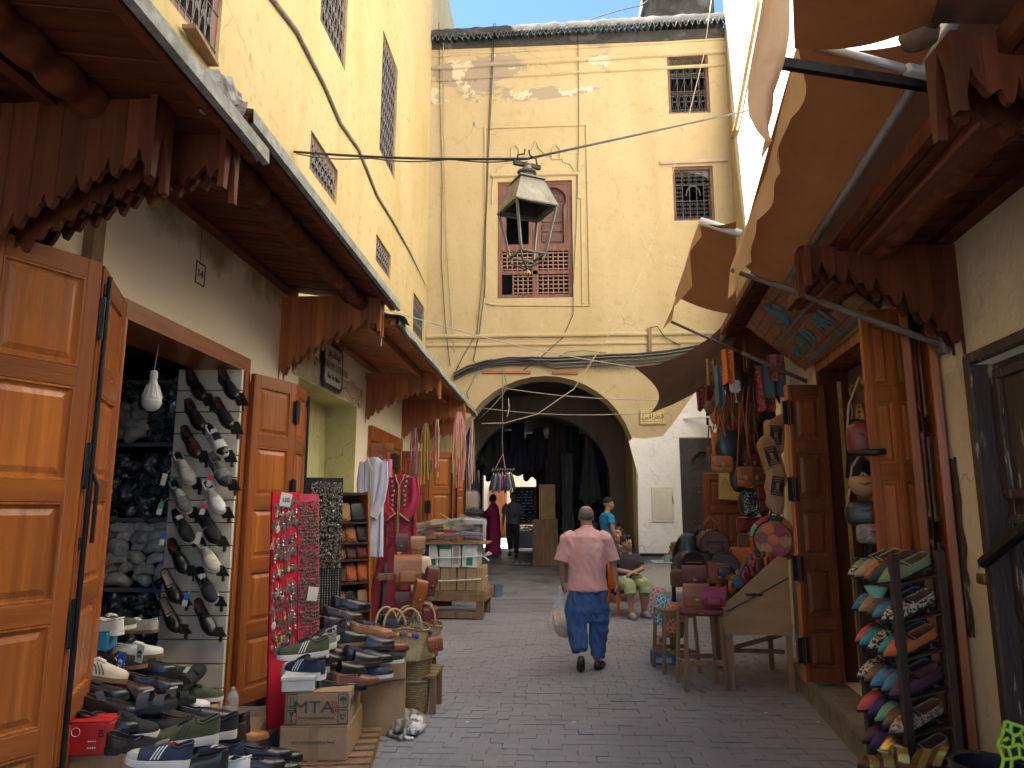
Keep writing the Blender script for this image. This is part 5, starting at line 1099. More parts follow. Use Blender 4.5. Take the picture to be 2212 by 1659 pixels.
for k in range(4):
  b = MB(); r2 = random.Random(k); puff(b, (0, 0, 0), (.10, .065, .055), None, .75, 16, 10, lambda p: p * (1 + .2 * noise.noise(Vector((p.x * 16 + k * 5, p.y * 16, p.z * 16)))) + Vector((0, 0, .02 * math.cos(p.x * 22)))); ww.append(b.mesh('wrapped_trainers', bagw, True))
rr = random.Random(11)
def stock(z0, z1, wf, nl, x0_=-4.95, x1_=-3.15):
  n = 0; z = z0 + .06
  while z < z1 - .03:
    x = x0_ + rr.uniform(0, .1)
    while x < x1_:
      w_ = wf(x, z)
      o = ob('wrapped_trainers' if w_ else 'wrapped_shoes', rr.choice(ww if w_ else wr), None, (x, SY + .09 + rr.uniform(-.05, .06), z + rr.uniform(-.015, .015)), (rr.uniform(-.5, .5), rr.uniform(-.5, .5), rr.uniform(-.8, .8)), rr.uniform(.85, 1.15))
      tag(o, 'bundle of white trainers in clear plastic stacked on the back shelves' if w_ else 'dark crinkled plastic shoe bag stacked on the back shelves', 'wrapped shoes', 'white bundles on the back shelves' if w_ else 'dark bags on the back shelves')
      x += .175 if w_ else .20
    z += .088
stock(zs_[3] + .02, zs_[4], lambda x, z: x < -3.6 and z < zs_[3] + .36, 5)
stock(zs_[2] + .02, zs_[3] - .02, lambda x, z: False, 5)
stock(zs_[1] + .02, zs_[2] - .02, lambda x, z: not (x < -4.1 and z > zs_[1] + .25), 5)
stock(zs_[0] - .3, zs_[1] - .02, lambda x, z: False, 5)
bb = thing('light_bulb', 'white led bulb hanging on a thin flex inside the shoe shop doorway', 'light bulb', onY(328, 862, 4.75))
wg = plain('bulb white', (.78, .78, .76), .35)
b = MB(); b.lathe([(0, -.085), (.03, -.08), (.055, -.055), (.066, -.02), (.062, 0)], (0, 0, 0), 20); b.build('bulb_dome', mat('milky bulb dome', (.75, .77, .78), rough=.3, bump=0), bb, True)
b = MB(); b.lathe([(.064, 0), (.064, .01), (.05, .05), (.032, .10), (.024, .13), (.024, .14)], (0, 0, 0), 20)
for k in range(12): a = k * PI / 6; b.bar((.063 * math.cos(a), .063 * math.sin(a), .012), (.036 * math.cos(a), .036 * math.sin(a), .095), .006, .008)
b.build('heat_sink', wg, bb, 30); b = MB(); b.lathe([(.022, .14), (.026, .145), (.026, .19), (.015, .20)], (0, 0, 0), 14); b.build('socket', wg, bb, 30)
b = MB(); b.tube([(0, 0, .2), (.012, 0, .35), (.02, 0, .6), (.03, 0, .75)], .004, 5); b.build('flex', plain('flex', (.45, .38, .3), .7), bb)
def ps(px, py, Y, kd, up_, yaw, label, pitch=0, roll=0, sc=1.1, **kw):
  """shoe with its middle seen at this pixel at depth Y; yaw 0 = toe away from the camera, 90 = toe to the left"""
  c = onY(px, py, Y); R = Euler((R_(pitch), R_(roll), R_(yaw))).to_matrix(); fwd = R @ Vector((0, 1, 0)); upv = R @ Vector((0, 0, 1)); L_ = (FORM[kd]['L'] if kd in FORM else .30) * sc
  return shoe(kd, up_, label=label, M=FU(c - fwd * L_ / 2 - upv * .045, fwd, upv), sc=sc, **kw)
for k_, (x_, y_, z_, w_, d_, h_) in enumerate(((-2.28, 4.35, .1, .5, .5, .36), (-2.1, 4.8, .16, .4, .5, .10), (-2.5, 4.0, .1, .4, .4, .42))): carton('cardboard_box', ['brown carton hidden under the middle of the shoe pile', 'low brown carton under the right end of the shoe pile', 'tall brown carton under the left end of the shoe pile beside the shutter'][k_], (x_, y_, z_), (w_, d_, h_), R_(14), tape_=False)
st1 = ob('shop_step', None, lb); b = MB(); slab(b, XW - .3, -1.92, 3.85, 5.75, -.1, .16); b.build('step_stone', step_m := mat('stone doorstep', (.22, .19, .15)), st1)
cb1 = carton('cardboard_box', 'long brown box with large dark printed letters under the shoe pile', (-2.21, 3.90, .12), (.52, .4, .34), R_(10))
Mf = Matrix.Translation((0, -.252, .15)) @ MY
text('nnlyto', .14, Matrix.Translation((-.06, -.203, .19)) @ MY, plain('faded print', (.10, .075, .06), .8), cb1, depth=.001, bold=.004)
for (x, z, w_, h_) in ((.17, .2, .12, .10), (.06, .12, .11, .14)):
  b = MB(); b.box((x, -.204, z), (w_, .002, h_)); b.build('paper_label', card_w, cb1)
rbx = carton('shoebox', 'red shoebox with white print at the left end of the shoe pile', onY(203, 1622, 3.72), (.20, .15, .15), R_(8), card_r, tape_=False)
wt = plain('white print', (.75, .72, .7), .6)
text('\u2022\u2022\u2022\u2022\n\u2022\u2022\u2022\u2022', .03, Matrix.Translation((.02, -.078, .05)) @ MY, wt, rbx, depth=.001)
text('B', .05, Matrix.Translation((.06, -.078, .10)) @ MY, black, rbx, depth=.001)
b = MB(); b.tube([(-.06 + .02 * math.cos(a * PI / 8), -.078, .11 + .02 * math.sin(a * PI / 8)) for a in range(17)], .0015, 4); b.build('round_logo', wt, rbx)
bbx = carton('shoebox', 'blue shoebox with white print under the white shoe on the left', onY(203, 1402, 4.2), (.19, .17, .10), R_(14), card_b, tape_=False)
P_ = [
 (215, 1352, 3.62, 'flat', 'white', 80, 'white low trainer on top of the blue shoebox', dict(sole='w', ins='w')),
 (238, 1345, 3.9, 'flat', 'olive', -35, 'olive trainer with white heel patch behind the white low trainer', dict(sole='w', ins='d', laces='w')),
 (292, 1352, 4.5, 'flat', 'lgrey', 95, 'lone grey trainer with three dark stripes in front of the dark bags', dict(sole='g', ins='d', laces='w', stripes='3black')),
 (296, 1405, 4.1, 'flat', 'white', -70, 'white trainer with gum sole beside a grey price tag', dict(sole='g', ins='d', laces='w')),
 (258, 1428, 3.85, 'flat', 'blackf', -68, 'black trainer with white stripes carrying a bright blue tag', dict(sole='g', ins='d', laces='k', stripes='3white')),
 (208, 1447, 3.45, 'flat', 'cream', -58, 'cream white trainer with three navy stripes at the left of the pile', dict(sole='g', ins='w', laces='w', stripes='3navy'), -14, 0, 1.2),
 (322, 1440, 3.95, 'dress', 'black', -75, 'black leather shoe below the blue tagged trainer', {}),
 (372, 1452, 4.15, 'dress', 'blackf', -62, 'matt black shoe beside the upright sandal', dict(ins='d')),
 (205, 1495, 3.4, 'dress', 'black', -80, 'black lace-up shoe under the cream striped trainer', dict(laces='k'), 0, 0, 1.2),
 (268, 1487, 3.6, 'dress', 'brown', -72, 'dark brown shoe between the black lace-up and the sandal', {}),
 (302, 1518, 3.35, 'sandal', 'dgrey', -78, 'grey and black strapped sandal in the middle of the pile', dict(ins='d'), 5, 0, 1.25),
 (398, 1468, 3.9, 'sandal', 'blackf', -20, 'black sandal standing up with a pale dotted strap', dict(ins='d'), 30, 0, 1.05),
 (358, 1505, 3.65, 'sandal', 'blackf', -60, 'black strapped sandal behind the grey one', dict(ins='d')),
 (425, 1498, 4.0, 'flat', 'olive', -70, 'olive green canvas shoe at the right edge of the pile', dict(sole='w', ins='d', laces='k')),
 (392, 1523, 3.75, 'flat', 'white', -66, 'white shoe with gum sole below the olive canvas shoe', dict(sole='g', ins='w')),
 (362, 1552, 3.5, 'flat', 'blackf', -72, 'black knit shoe with thin white sole under the sandals', dict(sole='w', ins='d')),
 (325, 1566, 3.35, 'flat', 'blackf', -74, 'black knit shoe with cream heel next to the striped black trainer', dict(sole='w', ins='d')),
 (268, 1578, 3.2, 'sneaker', 'blackf', -80, 'black trainer with three pink white stripes beside the red shoebox', dict(sole='w', ins='d', laces='k', stripes='3white'), 0, 0, 1.15),
 (400, 1590, 3.3, 'sneaker', 'olive', 115, 'olive green trainer with white sole leaning on the front row', dict(sole='w', ins='d', laces='k', stripes='3blackf'), 0, 0, 1.15),
 (448, 1578, 3.6, 'sneaker', 'blackf', 110, 'black trainer with white heel and sole behind the olive one', dict(sole='w', ins='d', laces='k')),
 (492, 1560, 3.9, 'dress', 'brown', 70, 'dark brown leather shoe at the right of the front row', {}),
 (476, 1585, 3.75, 'dress', 'brown', 80, 'brown leather shoe lying against the black white-soled trainer', {}),
 (525, 1588, 4.0, 'loafer', 'tan', -60, 'tan orange moccasin at the right end of the front row', dict(sole=None)),
 (500, 1612, 3.8, 'loafer', 'navy', -62, 'navy moccasin just below the tan one', dict(sole='g')),
 (345, 1632, 2.85, 'sneaker', 'navy', 112, 'navy running trainer with grey toe and bright red lining at the bottom', dict(sole='w', ins='r', laces='g', stripes='3white', toe='lgrey'), 8, 0, .95),
 (422, 1645, 3.1, 'loafer', 'black', 100, 'black loafer in front of the olive trainer', dict(ins='d')),
 (470, 1622, 3.3, 'loafer', 'navy', 75, 'navy moccasin with white stitching behind the white loafers', dict(ins='w', sole='g')),
 (240, 1528, 3.3, 'dress', 'black', -80, 'broad black shoe just above the red shoebox', {}),
 (335, 1478, 3.75, 'dress', 'black', -70, 'black leather shoe behind the grey sandal', {}),
 (232, 1560, 3.15, 'loafer', 'black', -84, 'black moccasin wedged beside the red shoebox', dict(ins='d')),
 (445, 1545, 3.7, 'dress', 'black', -64, 'black shoe at the right below the olive canvas shoe', {}),
 (408, 1560, 3.45, 'loafer', 'brown', -70, 'brown slip-on peeping out above the olive trainer', {}),
 (300, 1605, 3.0, 'loafer', 'black', -85, 'black moccasin above the navy running trainer', dict(ins='d')),
 (492, 1648, 3.2, 'loafer', 'white', 60, 'white loafer at the bottom edge', dict(ins='w')),
 (518, 1640, 3.35, 'loafer', 'white', 35, 'second white loafer turned towards the wall', dict(ins='w')),
]
for q in P_:
  px, py, Y_, kd, up_, yaw, lab, kw = q[:8]; ex = dict(zip(('pitch', 'roll', 'sc'), q[8:])); ex['sc'] = ex.get('sc', 1.1) * .97; ps(px, py, Y_ + .6, kd, up_, yaw, lab, group='shoes heaped at the shop door', **ex, **kw)
for (px, py, Y_, m_, lab) in ((260, 1432, 3.62, 'b', 'bright blue swing tag with white emblem on the black striped trainer'), (302, 1412, 3.75, 'w', 'grey white swing tag hanging from the white gum-soled trainer')):
  t_ = thing('price_tag', lab, 'tag', onY(px, py, Y_ + .6), (0, R_(8), R_(-10))); b = MB(); b.box((0, 0, 0), (.05, .003, .10)); b.build('tag_card', tagm[m_], t_)
  b = MB()
  for s_ in (-1, 0, 1): b.ell((s_ * .009, -.003, .012 - abs(s_) * .004), (.005, .0015, .011), None, 8, 5)
  for k in range(3): b.box((0, -.003, -.008 - k * .006), (.026, .002, .003))
  b.build('tag_print', wt if m_ == 'b' else ink, t_)
for i, (px, py, Y_, yaw) in enumerate(((575, 1622, 3.62, 62), (600, 1628, 3.7, 60), (560, 1645, 3.45, 66), (592, 1652, 3.5, 62))):
  ps(px, py, Y_ + .35, 'loafer', 'black', yaw - 130, ['rearmost black slip-on of the four by the stone step', 'right rear black slip-on of the four by the stone step', 'left front black slip-on of the four by the stone step', 'nearest black slip-on of the four by the stone step'][i], group='black slip-ons by the step', ins='d', sc=.9)
bt_ = thing('plastic_jug', 'translucent empty plastic jug beside the shoe pile against the door frame', 'jug', onY(505 - 5, 1500, 4.35) + Vector((0, 0, -.1))); bt_.location = onY(500, 1540, 4.95); bt_.scale = (.62,) * 3
b = MB(); b.lathe([(.0, 0), (.06, .0), (.065, .02), (.065, .16), (.05, .20), (.022, .235), (.022, .26), (0, .262)], (0, 0, 0), 16); b.build('jug_body', mat('cloudy plastic', (.7, .7, .66), rough=.25, bump=0, alpha=.35), bt_, True)
redc = mat('red velvet cloth', (.62, .008, .03), (.50, .006, .022), 3, .9, .1, 60); pinkc = mat('rose red cloth', (.52, .05, .09), (.42, .03, .06), 3, .9, .1, 60); blackc = plain('black cloth', (.012, .012, .013), .9)
pew = mat('pewter', (.55, .52, .46), (.25, .23, .2), 60, .35, .1, 60, metal=.85, var=.3); boneM = plain('bone pendant', (.6, .52, .38), .5); amb = plain('amber pendant', (.65, .38, .05), .35)
def boardm(label, A, B, zt, zb, m, lean=.12, name='jewellery_board'):
  """upright cloth board from plan point A to B, leaning back"""
  r = thing(name, label, 'display board'); A = Vector(A); B = Vector(B); d = (B - A).normalized(); nrm = Vector((d.y, -d.x, 0)); 
  if nrm.y > 0: nrm = -nrm
  b = MB(); H_ = zt - zb
  def P(u, v): return A + (B - A) * u + Vector((0, 0, zb + H_ * v)) - nrm * lean * v + nrm * .006 * noise.noise(Vector((u * 4, v * 7, 0)))
  b.grid(P, 8, 20); nb = len(b.v); b.v += [tuple(Vector(p) - nrm * .03) for p in b.v[:nb]]; 
  w = 9; bd = [i for i in range(w)] + [j * w + w - 1 for j in range(1, 21)] + [20 * w + i for i in range(w - 2, -1, -1)] + [j * w for j in range(19, 0, -1)]
  for i in range(len(bd)): a, c = bd[i], bd[(i + 1) % len(bd)]; b.f.append((a, c, c + nb, a + nb)); b.m.append(0)
  b.f += [tuple(x + nb for x in f[::-1]) for f in b.f[:160]]; b.m += [0] * 160
  b.build('cloth', m, r, 40, True); return r, P, nrm, (B - A).length, H_
pm = []
for k in range(5):
  b = MB(); kk = k
  b.tube([(0, 0, .0), (0, -.004, -.03)], .0022, 4)
  if k == 0: b.prism([(-.010, -.03), (.010, -.03), (.012, -.055), (0, -.075), (-.012, -.055)], 'y', -.008, -.003)
  elif k == 1: b.ell((0, -.006, -.05), (.012, .004, .02), None, 8, 6)
  elif k == 2: b.lathe([(0, -.075), (.009, -.06), (.004, -.05), (.008, -.04), (0, -.03)], (0, -.006, 0), 7)
  elif k == 3: b.box((0, -.006, -.055), (.016, .004, .045), None, .002)
  else:
    for s_ in (-1, 0, 1): b.tube([(s_ * .007, -.005, -.03), (s_ * .009, -.005, -.065)], .0025, 4)
  pm.append(b)
pmesh = [[b.mesh('pendant', m_) for b in pm] for m_ in (pew, boneM, amb)]
rj = random.Random(5)
A0 = onY(606, 1062, 5.15); B0 = onY(662, 1062, 5.30); C0 = onY(710, 1062, 5.45); A0.z = B0.z = C0.z = 0
zt_ = onY(594, 1062, 5.15).z
r1, P1, n1, w1_, h1 = boardm('tall bright red cloth board hung with silver pendants beside the orange shutter', A0, B0, zt_, .12, redc)
r2_, P2, n2, w2_, h2 = boardm('rose red cloth board with rows of fine chains next to the bright red one', B0 + Vector((.012, 0, 0)), C0, zt_ - .01, .3, pinkc)
for v in (.95, .90, .82, .76, .70, .62, .57, .50, .43, .38):
  for k in range(9): 
    u = .07 + .10 * k + rj.uniform(-.03, .03)
    if u < .96: p = P1(u, v + .035 * u + rj.uniform(-.014, .014) - .02); ob('pendant', pmesh[0 if rj.random() < .8 else (1 if rj.random() < .6 else 2)][rj.randrange(5)], r1, p + n1 * .012, (0, rj.uniform(-.2, .2), math.atan2(n1.x, -n1.y)), rj.uniform(.9, 1.5))
b = MB()
for v in (.965, .87, .77, .67, .59, .52, .45):
  for k in range(26):
    u = .04 + .036 * k; v1 = v + .035 * u - .02; p = P1(u, v1) + n1 * .008; q = P1(u + .018, v1 - .012 - rj.uniform(0, .02)) + n1 * .008; b.tube([p, q], .0016, 4, False); b.tube([q, P1(u + .036, v1 + .001) + n1 * .008], .0016, 4, False)
kind(b.build('chain_lace', pew, r1), 'stuff')
b = MB()
for k in range(26):
  u = .05 + .035 * k; v0_ = .96 - .02 * (k % 3)
  for j in range(46):
    v = v0_ - j * .0175 + rj.uniform(-.004, .004)
    if v < .18 + .1 * math.sin(k): break
    s_ = .0035 if rj.random() < .6 else .007
    if j < 34 or k % 2: b.ell(P2(u, v) + n2 * .009, (s_, s_, s_ * 1.5), None, 5, 4)
kind(b.build('chain_fringe', pew, r2_), 'stuff')
for (bd_, P, nn, u, v) in ((r1, P1, n1, .45, .965), (r2_, P2, n2, .6, .50)):
  b = MB(); p = P(u, v) + nn * .02; b.box(p, (.09, .006, .10), (0, .15, math.atan2(nn.x, -nn.y)), .002); b.build('price_card', card_w, bd_)
text('105', .045, Matrix.Translation(P1(.45, .965) + n1 * .026) @ Matrix.Rotation(math.atan2(n1.x, -n1.y), 4, 'Z') @ MY, ink, r1, depth=.0005)
A1_ = onY(668, 1030, 6.1); B1_ = onY(748, 1030, 6.25); zt2 = A1_.z; A1_.z = B1_.z = 0
r3, P3, n3, w3, h3 = boardm('black cloth board crammed with silver necklaces, its lower half strung with coloured bead strands', A1_, B1_, zt2, .45, blackc)
b = MB()
for k in range(1500):
  u = .12 + .85 * (rj.randrange(22) + rj.uniform(.2, .8)) / 22; v = rj.uniform(.48, .97); s_ = rj.uniform(.004, .008)
  b.ell(P3(u, v) + n3 * rj.uniform(.006, .03), (s_, s_, s_ * 1.6), Euler((rj.random() * .8, rj.random() * .8, 0)).to_matrix(), 5, 3)
kind(b.build('silver_tangle', pew, r3), 'stuff')
tq = plain('turquoise bead', (.05, .42, .42), .3); rdb = plain('red bead', (.55, .04, .02), .3)
for k in range(12):
  b = MB(); u = .15 + .07 * k; v = .48
  b.mi = 0
  for j in range(28):
    v = .48 - j * .0135; b.mi = 0 if j < 22 else (1 if k < 6 else 2); s_ = .0045 if j < 22 else .009
    b.ell(P3(u, v) + n3 * .01, (s_, s_, s_ * (1.8 if j < 22 else 1)), None, 6, 4)
  b.build('bead_strand', [pew, tq, rdb], r3, True)
pal = thing('pallet', 'low weathered wooden pallet under the two printed cartons', 'pallet', (-1.50, 5.0, 0), (0, 0, R_(8)))
for i in range(7): b = MB(); b.box((0, -.39 + i * .13, .095), (.60, .09, .02), None, .003); b.build('deck_board', wood_old, pal)
for x in (-.25, 0, .25): b = MB(); b.box((x, 0, .042), (.08, .88, .085), None, .004); b.build('bearer', wood_old, pal)
c_lo = carton('cardboard_box', 'lower brown carton printed with an upside-down web address, on the pallet', (-1.545, 5.0, .107), (.42, .54, .195), R_(5), tape_=True)
text('www.fruitoftheloom.com', .026, Matrix.Translation((0, -.274, .11)) @ MY @ Matrix.Rotation(PI, 4, 'Z'), MATS['faded print'], c_lo, depth=.001)
c_up = carton('cardboard_box', 'upper brown carton printed MTA with red slashes, holding the left heap of shoes', (-1.54, 4.99, .312), (.40, .48, .19), R_(6), tape_=False)
c_up.scale = (1, 1, 1)
dgn = plain('dark green print', (.03, .07, .06), .8); rdp = plain('red print', (.45, .03, .04), .8)
text('MTA', .10, Matrix.Translation((-.02, -.243, .105)) @ MY, dgn, c_up, depth=.001, sx=1.25)
text('Advanced Biochemical Solutions', .017, Matrix.Translation((0, -.243, .045)) @ MY, dgn, c_up, depth=.001)
text('MTA', .08, Matrix.Translation((.202, -.1, .11)) @ Matrix.Rotation(PI / 2, 4, 'Z') @ MY, dgn, c_up, depth=.001)
b = MB()
for k in range(3): b.prism([(.085 + k * .014, .145), (.091 + k * .014, .145), (.112 + k * .014, .075), (.106 + k * .014, .075)], 'y', -.244, -.241)
b.build('red_slash', rdp, c_up)
for (x, z) in ((-.155, .145), (-.155, .05), (.165, .145), (.165, .05)):
  b = MB()
  for (dx, dz, w_, h_) in ((-.03, 0, .004, .08), (.03, 0, .004, .08), (0, .04, .064, .004), (0, -.04, .064, .004)): b.box((x + dx, -.243, z + dz), (w_, .002, h_))
  if x < 0 and z > .1:
    for s_ in (-.01, .01): b.box((x + s_, -.243, z), (.006, .002, .05))
    b.box((x, -.243, z - .03), (.04, .002, .005))
  elif x < 0: b.prism([(x - .015, z + .03), (x + .015, z + .03), (x + .003, z), (x + .003, z - .02), (x + .012, z - .03), (x - .012, z - .03), (x - .003, z - .02), (x - .003, z)], 'y', -.244, -.242)
  elif z > .1: b.prism([(x + .024 * math.cos(PI * k / 8), z + .024 * math.sin(PI * k / 8)) for k in range(9)], 'y', -.244, -.242); b.box((x, -.243, z - .012), (.004, .002, .03))
  else:
    for k in range(3): a = k * 2.094 + .5; b.bar((x + .02 * math.cos(a), -.243, z + .02 * math.sin(a)), (x + .02 * math.cos(a + 2.094), -.243, z + .02 * math.sin(a + 2.094)), .002, .005)
  b.build('care_symbol', dgn, c_up)
wsb = carton('shoebox', 'cream white shoebox on the MTA carton with a navy trainer on its lid', (-1.66, 4.86, .512), (.20, .26, .085), R_(10), card_w, tape_=False)
b = MB(); b.box((0, 0, .08), (.21, .27, .025), None, .004); b.build('lid', card_w, wsb)
c_b1 = carton('cardboard_box', 'tall lower carton behind the pallet beside the straw baskets', (-1.42, 5.80, 0), (.36, .45, .38), R_(35), tape_=False)
c_b2 = carton('cardboard_box', 'carton printed with dark letters STE under the right heap of shoes', (-1.44, 5.78, .39), (.40, .5, .20), R_(33), tape_=False)
text('STE', .13, Matrix.Translation((.202, 0, .10)) @ Matrix.Rotation(PI / 2, 4, 'Z') @ MY, plain('black carton print', (.03, .03, .03), .7), c_b2, depth=.001, bold=.003)
b = MB(); b.box((-.05, -.252, .08), (.10, .002, .10)); b.build('paper_label', card_w, c_b2)
Q_ = [
 (655, 1447, 4.78, 'sneaker', 'navy', 66, 'navy and cream trainer with three white bars on the white shoebox', dict(sole='w', ins='d', laces='k', stripes='3white', toe='cream'), 0, 0, 1.15),
 (655, 1408, 4.95, 'sneaker', 'olive', 120, 'olive green trainer with white bars above the navy one', dict(sole='w', ins='d', laces='k', stripes='3white'), 0, 0, 1.15),
 (690, 1392, 5.15, 'sneaker', 'grey', 160, 'grey trainer between the olive and black trainers', dict(sole='w', ins='w', laces='k', stripes='3white'), 0, 0, 1.1),
 (712, 1372, 5.35, 'sneaker', 'blackf', 155, 'black trainer with white zigzag sole pointing at the red board', dict(sole='w', ins='d', laces='k', stripes='3white'), 0, 0, 1.1),
 (704, 1425, 5.1, 'dress', 'black', -40, 'black shoe squeezed behind the navy trainer', dict(ins='d')),
 (740, 1448, 4.95, 'mule', 'black', -50, 'black open-backed clog at the front of the heap', dict(ins='d'), 0, 0, 1.2),
 (735, 1480, 4.85, 'loafer', 'black', -62, 'flat black slipper lying on the MTA carton', dict(ins='d'), 0, 0, 1.2),
 (760, 1468, 4.95, 'loafer', 'navy', -60, 'dark navy shoe under the front clog', dict(ins='d')),
 (772, 1425, 5.15, 'mule', 'black', -62, 'black sandal mule with brown footbed', dict(ins='t'), 0, 0, 1.2),
 (800, 1450, 5.2, 'flat', 'navy', -70, 'dark blue trainer with white dots on the right edge', dict(sole='w', ins='d')),
 (716, 1345, 5.7, 'dress', 'brown', -60, 'brown shoe half hidden at the back left of the heap', {}),
 (740, 1328, 5.9, 'dress', 'brown', -75, 'shiny chestnut brown lace-up at the top of the heap', dict(laces='k')),
 (758, 1305, 6.1, 'dress', 'black', -70, 'black lace-up behind the chestnut shoe', dict(laces='k')),
 (738, 1352, 5.6, 'dress', 'black', -70, 'black ankle shoe below the chestnut lace-up', {}),
 (750, 1375, 5.45, 'dress', 'black', -60, 'glossy black slip-on in the middle of the heap', dict(ins='d')),
 (785, 1350, 5.85, 'loafer', 'navy', -75, 'dark blue moccasin right of the chestnut shoe', dict(ins='w')),
 (802, 1362, 5.6, 'loafer', 'tan', -88, 'tan moccasin near the straw baskets', dict(ins='w', sole='g'), 0, 0, 1.15),
 (832, 1347, 5.8, 'mule', 'navy', -50, 'blue leather mule behind the tan moccasin', dict(ins='t')),
 (800, 1388, 5.35, 'mule', 'black', -78, 'large black clog with chestnut lining on the right heap', dict(ins='t'), 0, 0, 1.25),
 (838, 1395, 5.5, 'loafer', 'rust', -60, 'reddish brown loafer at the right edge of the heap', {}),
 (825, 1418, 5.35, 'flat', 'blackf', -70, 'black trainer with pale blue sole on the STE carton', dict(sole='w', ins='d')),
 (795, 1418, 5.25, 'dress', 'black', -78, 'broad black shoe below the large clog', dict(ins='d'), 0, 0, 1.15),
 (715, 1408, 5.3, 'loafer', 'brown', -60, 'brown shoe under the black trainer row', {}),
 (770, 1468, 4.9, 'loafer', 'rust', -58, 'worn reddish shoe sole up against the navy shoe', {}),
]
for q in Q_:
  px, py, Y_, kd, up_, yaw, lab, kw = q[:8]; ex = dict(zip(('pitch', 'roll', 'sc'), q[8:])); ps(px, py, Y_ + .12, kd, up_, yaw, lab, group='shoes heaped on the cartons', **ex, **kw)
wrk = thing('wallet_rack', 'leaning wooden rack of narrow shelves holding leather wallets next to the black necklace board', 'display rack', (0, 0, 0))
RY = 7.0; ra = onY(735, 1062, RY); rb2 = onY(800, 1062, RY + .25); zt3 = ra.z; rw = Vector((rb2.x - ra.x, .25, 0)); rwl = rw.length; rdn = rw.normalized(); rnm = Vector((rdn.y, -rdn.x, 0)); rang = math.atan2(rdn.y, rdn.x)
def RP(u, z, d=0): return Vector((ra.x, RY, 0)) + rdn * rwl * u + rnm * (d + .0) + Vector((0, 0, z)) - rnm * .16 * (z / zt3)
for u in (0, 1): b = MB(); b.bar(RP(u, .1, .05), RP(u, zt3, .05), .02, .16, (rnm.x, rnm.y, 0)); b.build('side_board', wood_old if u == 0 else wood_m, wrk)
b = MB(); b.bar(RP(.5, .1, -.06), RP(.5, zt3, -.06), rwl, .015, (rnm.x, rnm.y, 0)); 
b = MB(); b.add([RP(0, .1, -.03), RP(1, .1, -.03), RP(1, zt3, -.03), RP(0, zt3, -.03), RP(0, .1, -.045), RP(1, .1, -.045), RP(1, zt3, -.045), RP(0, zt3, -.045)], [(0, 1, 2, 3), (7, 6, 5, 4), (0, 4, 5, 1), (2, 6, 7, 3), (1, 5, 6, 2), (0, 3, 7, 4)]); b.build('back_board', wood_dk, wrk)
zr = [onY(760, p, RY).z for p in (1130, 1175, 1212, 1262, 1325)] ; zr = [zt3 - .02] + zr
for z in zr: b = MB(); b.bar(RP(.02, z, .06), RP(.98, z, .06), .16, .016); b.build('shelf', wood_dk, wrk)
wl_cols = [('nat', 'dark'), ('cognac', 'tan', 'dark'), ('tan', 'brown', 'red'), ('brown', 'orange', 'orange'), ('nat', 'dark', 'nat'), ('maroon', 'cognac')]
wl_desc = ['topmost', 'second', 'third', 'fourth', 'fifth', 'bottom']
cn = dict(nat='pale tan', dark='black', cognac='cognac brown', tan='tan', brown='dark brown', red='red', orange='orange', maroon='patterned maroon')
seen_ = {}
for i, cols in enumerate(wl_cols):
  z = zr[i + 1] + .01 if i < 5 else .42
  h_ = .17
  for j, cc in enumerate(cols):
    u = (j + .5) / len(cols); p = RP(u, z, .07 + .01 * j)
    side = ('left', 'middle', 'right')[j] if len(cols) == 3 else ('left', 'right')[j]
    wv_ = thing('leather_wallet', '%s leather wallet, %s on the %s shelf of the wallet rack' % (cn[cc], side, wl_desc[i]), 'wallet', p, (R_(-14), R_(rj.uniform(-6, 6)), rang), 'wallets on the leaning rack')
    w_ = rwl / len(cols) * (.98 if i < 5 else 1.1); hh = (.19 if i < 5 else .30)
    b = MB(); puff(b, (0, 0, hh / 2), (w_ / 2, .022, hh / 2), e=.4, nu=14, nv=8); b.build('wallet_body', LB[cc], wv_, True)
    b = MB(); b.tube([(w_ * .42 * math.cos(PI * k / 8), -.026, hh * .42 - hh * .34 * math.sin(PI * k / 8)) for k in range(9)], .003, 4); b.ell((0, -.026, hh * .16), (.007, .004, .007), None, 7, 5); b.build('flap_edge', LB['brown'], wv_)
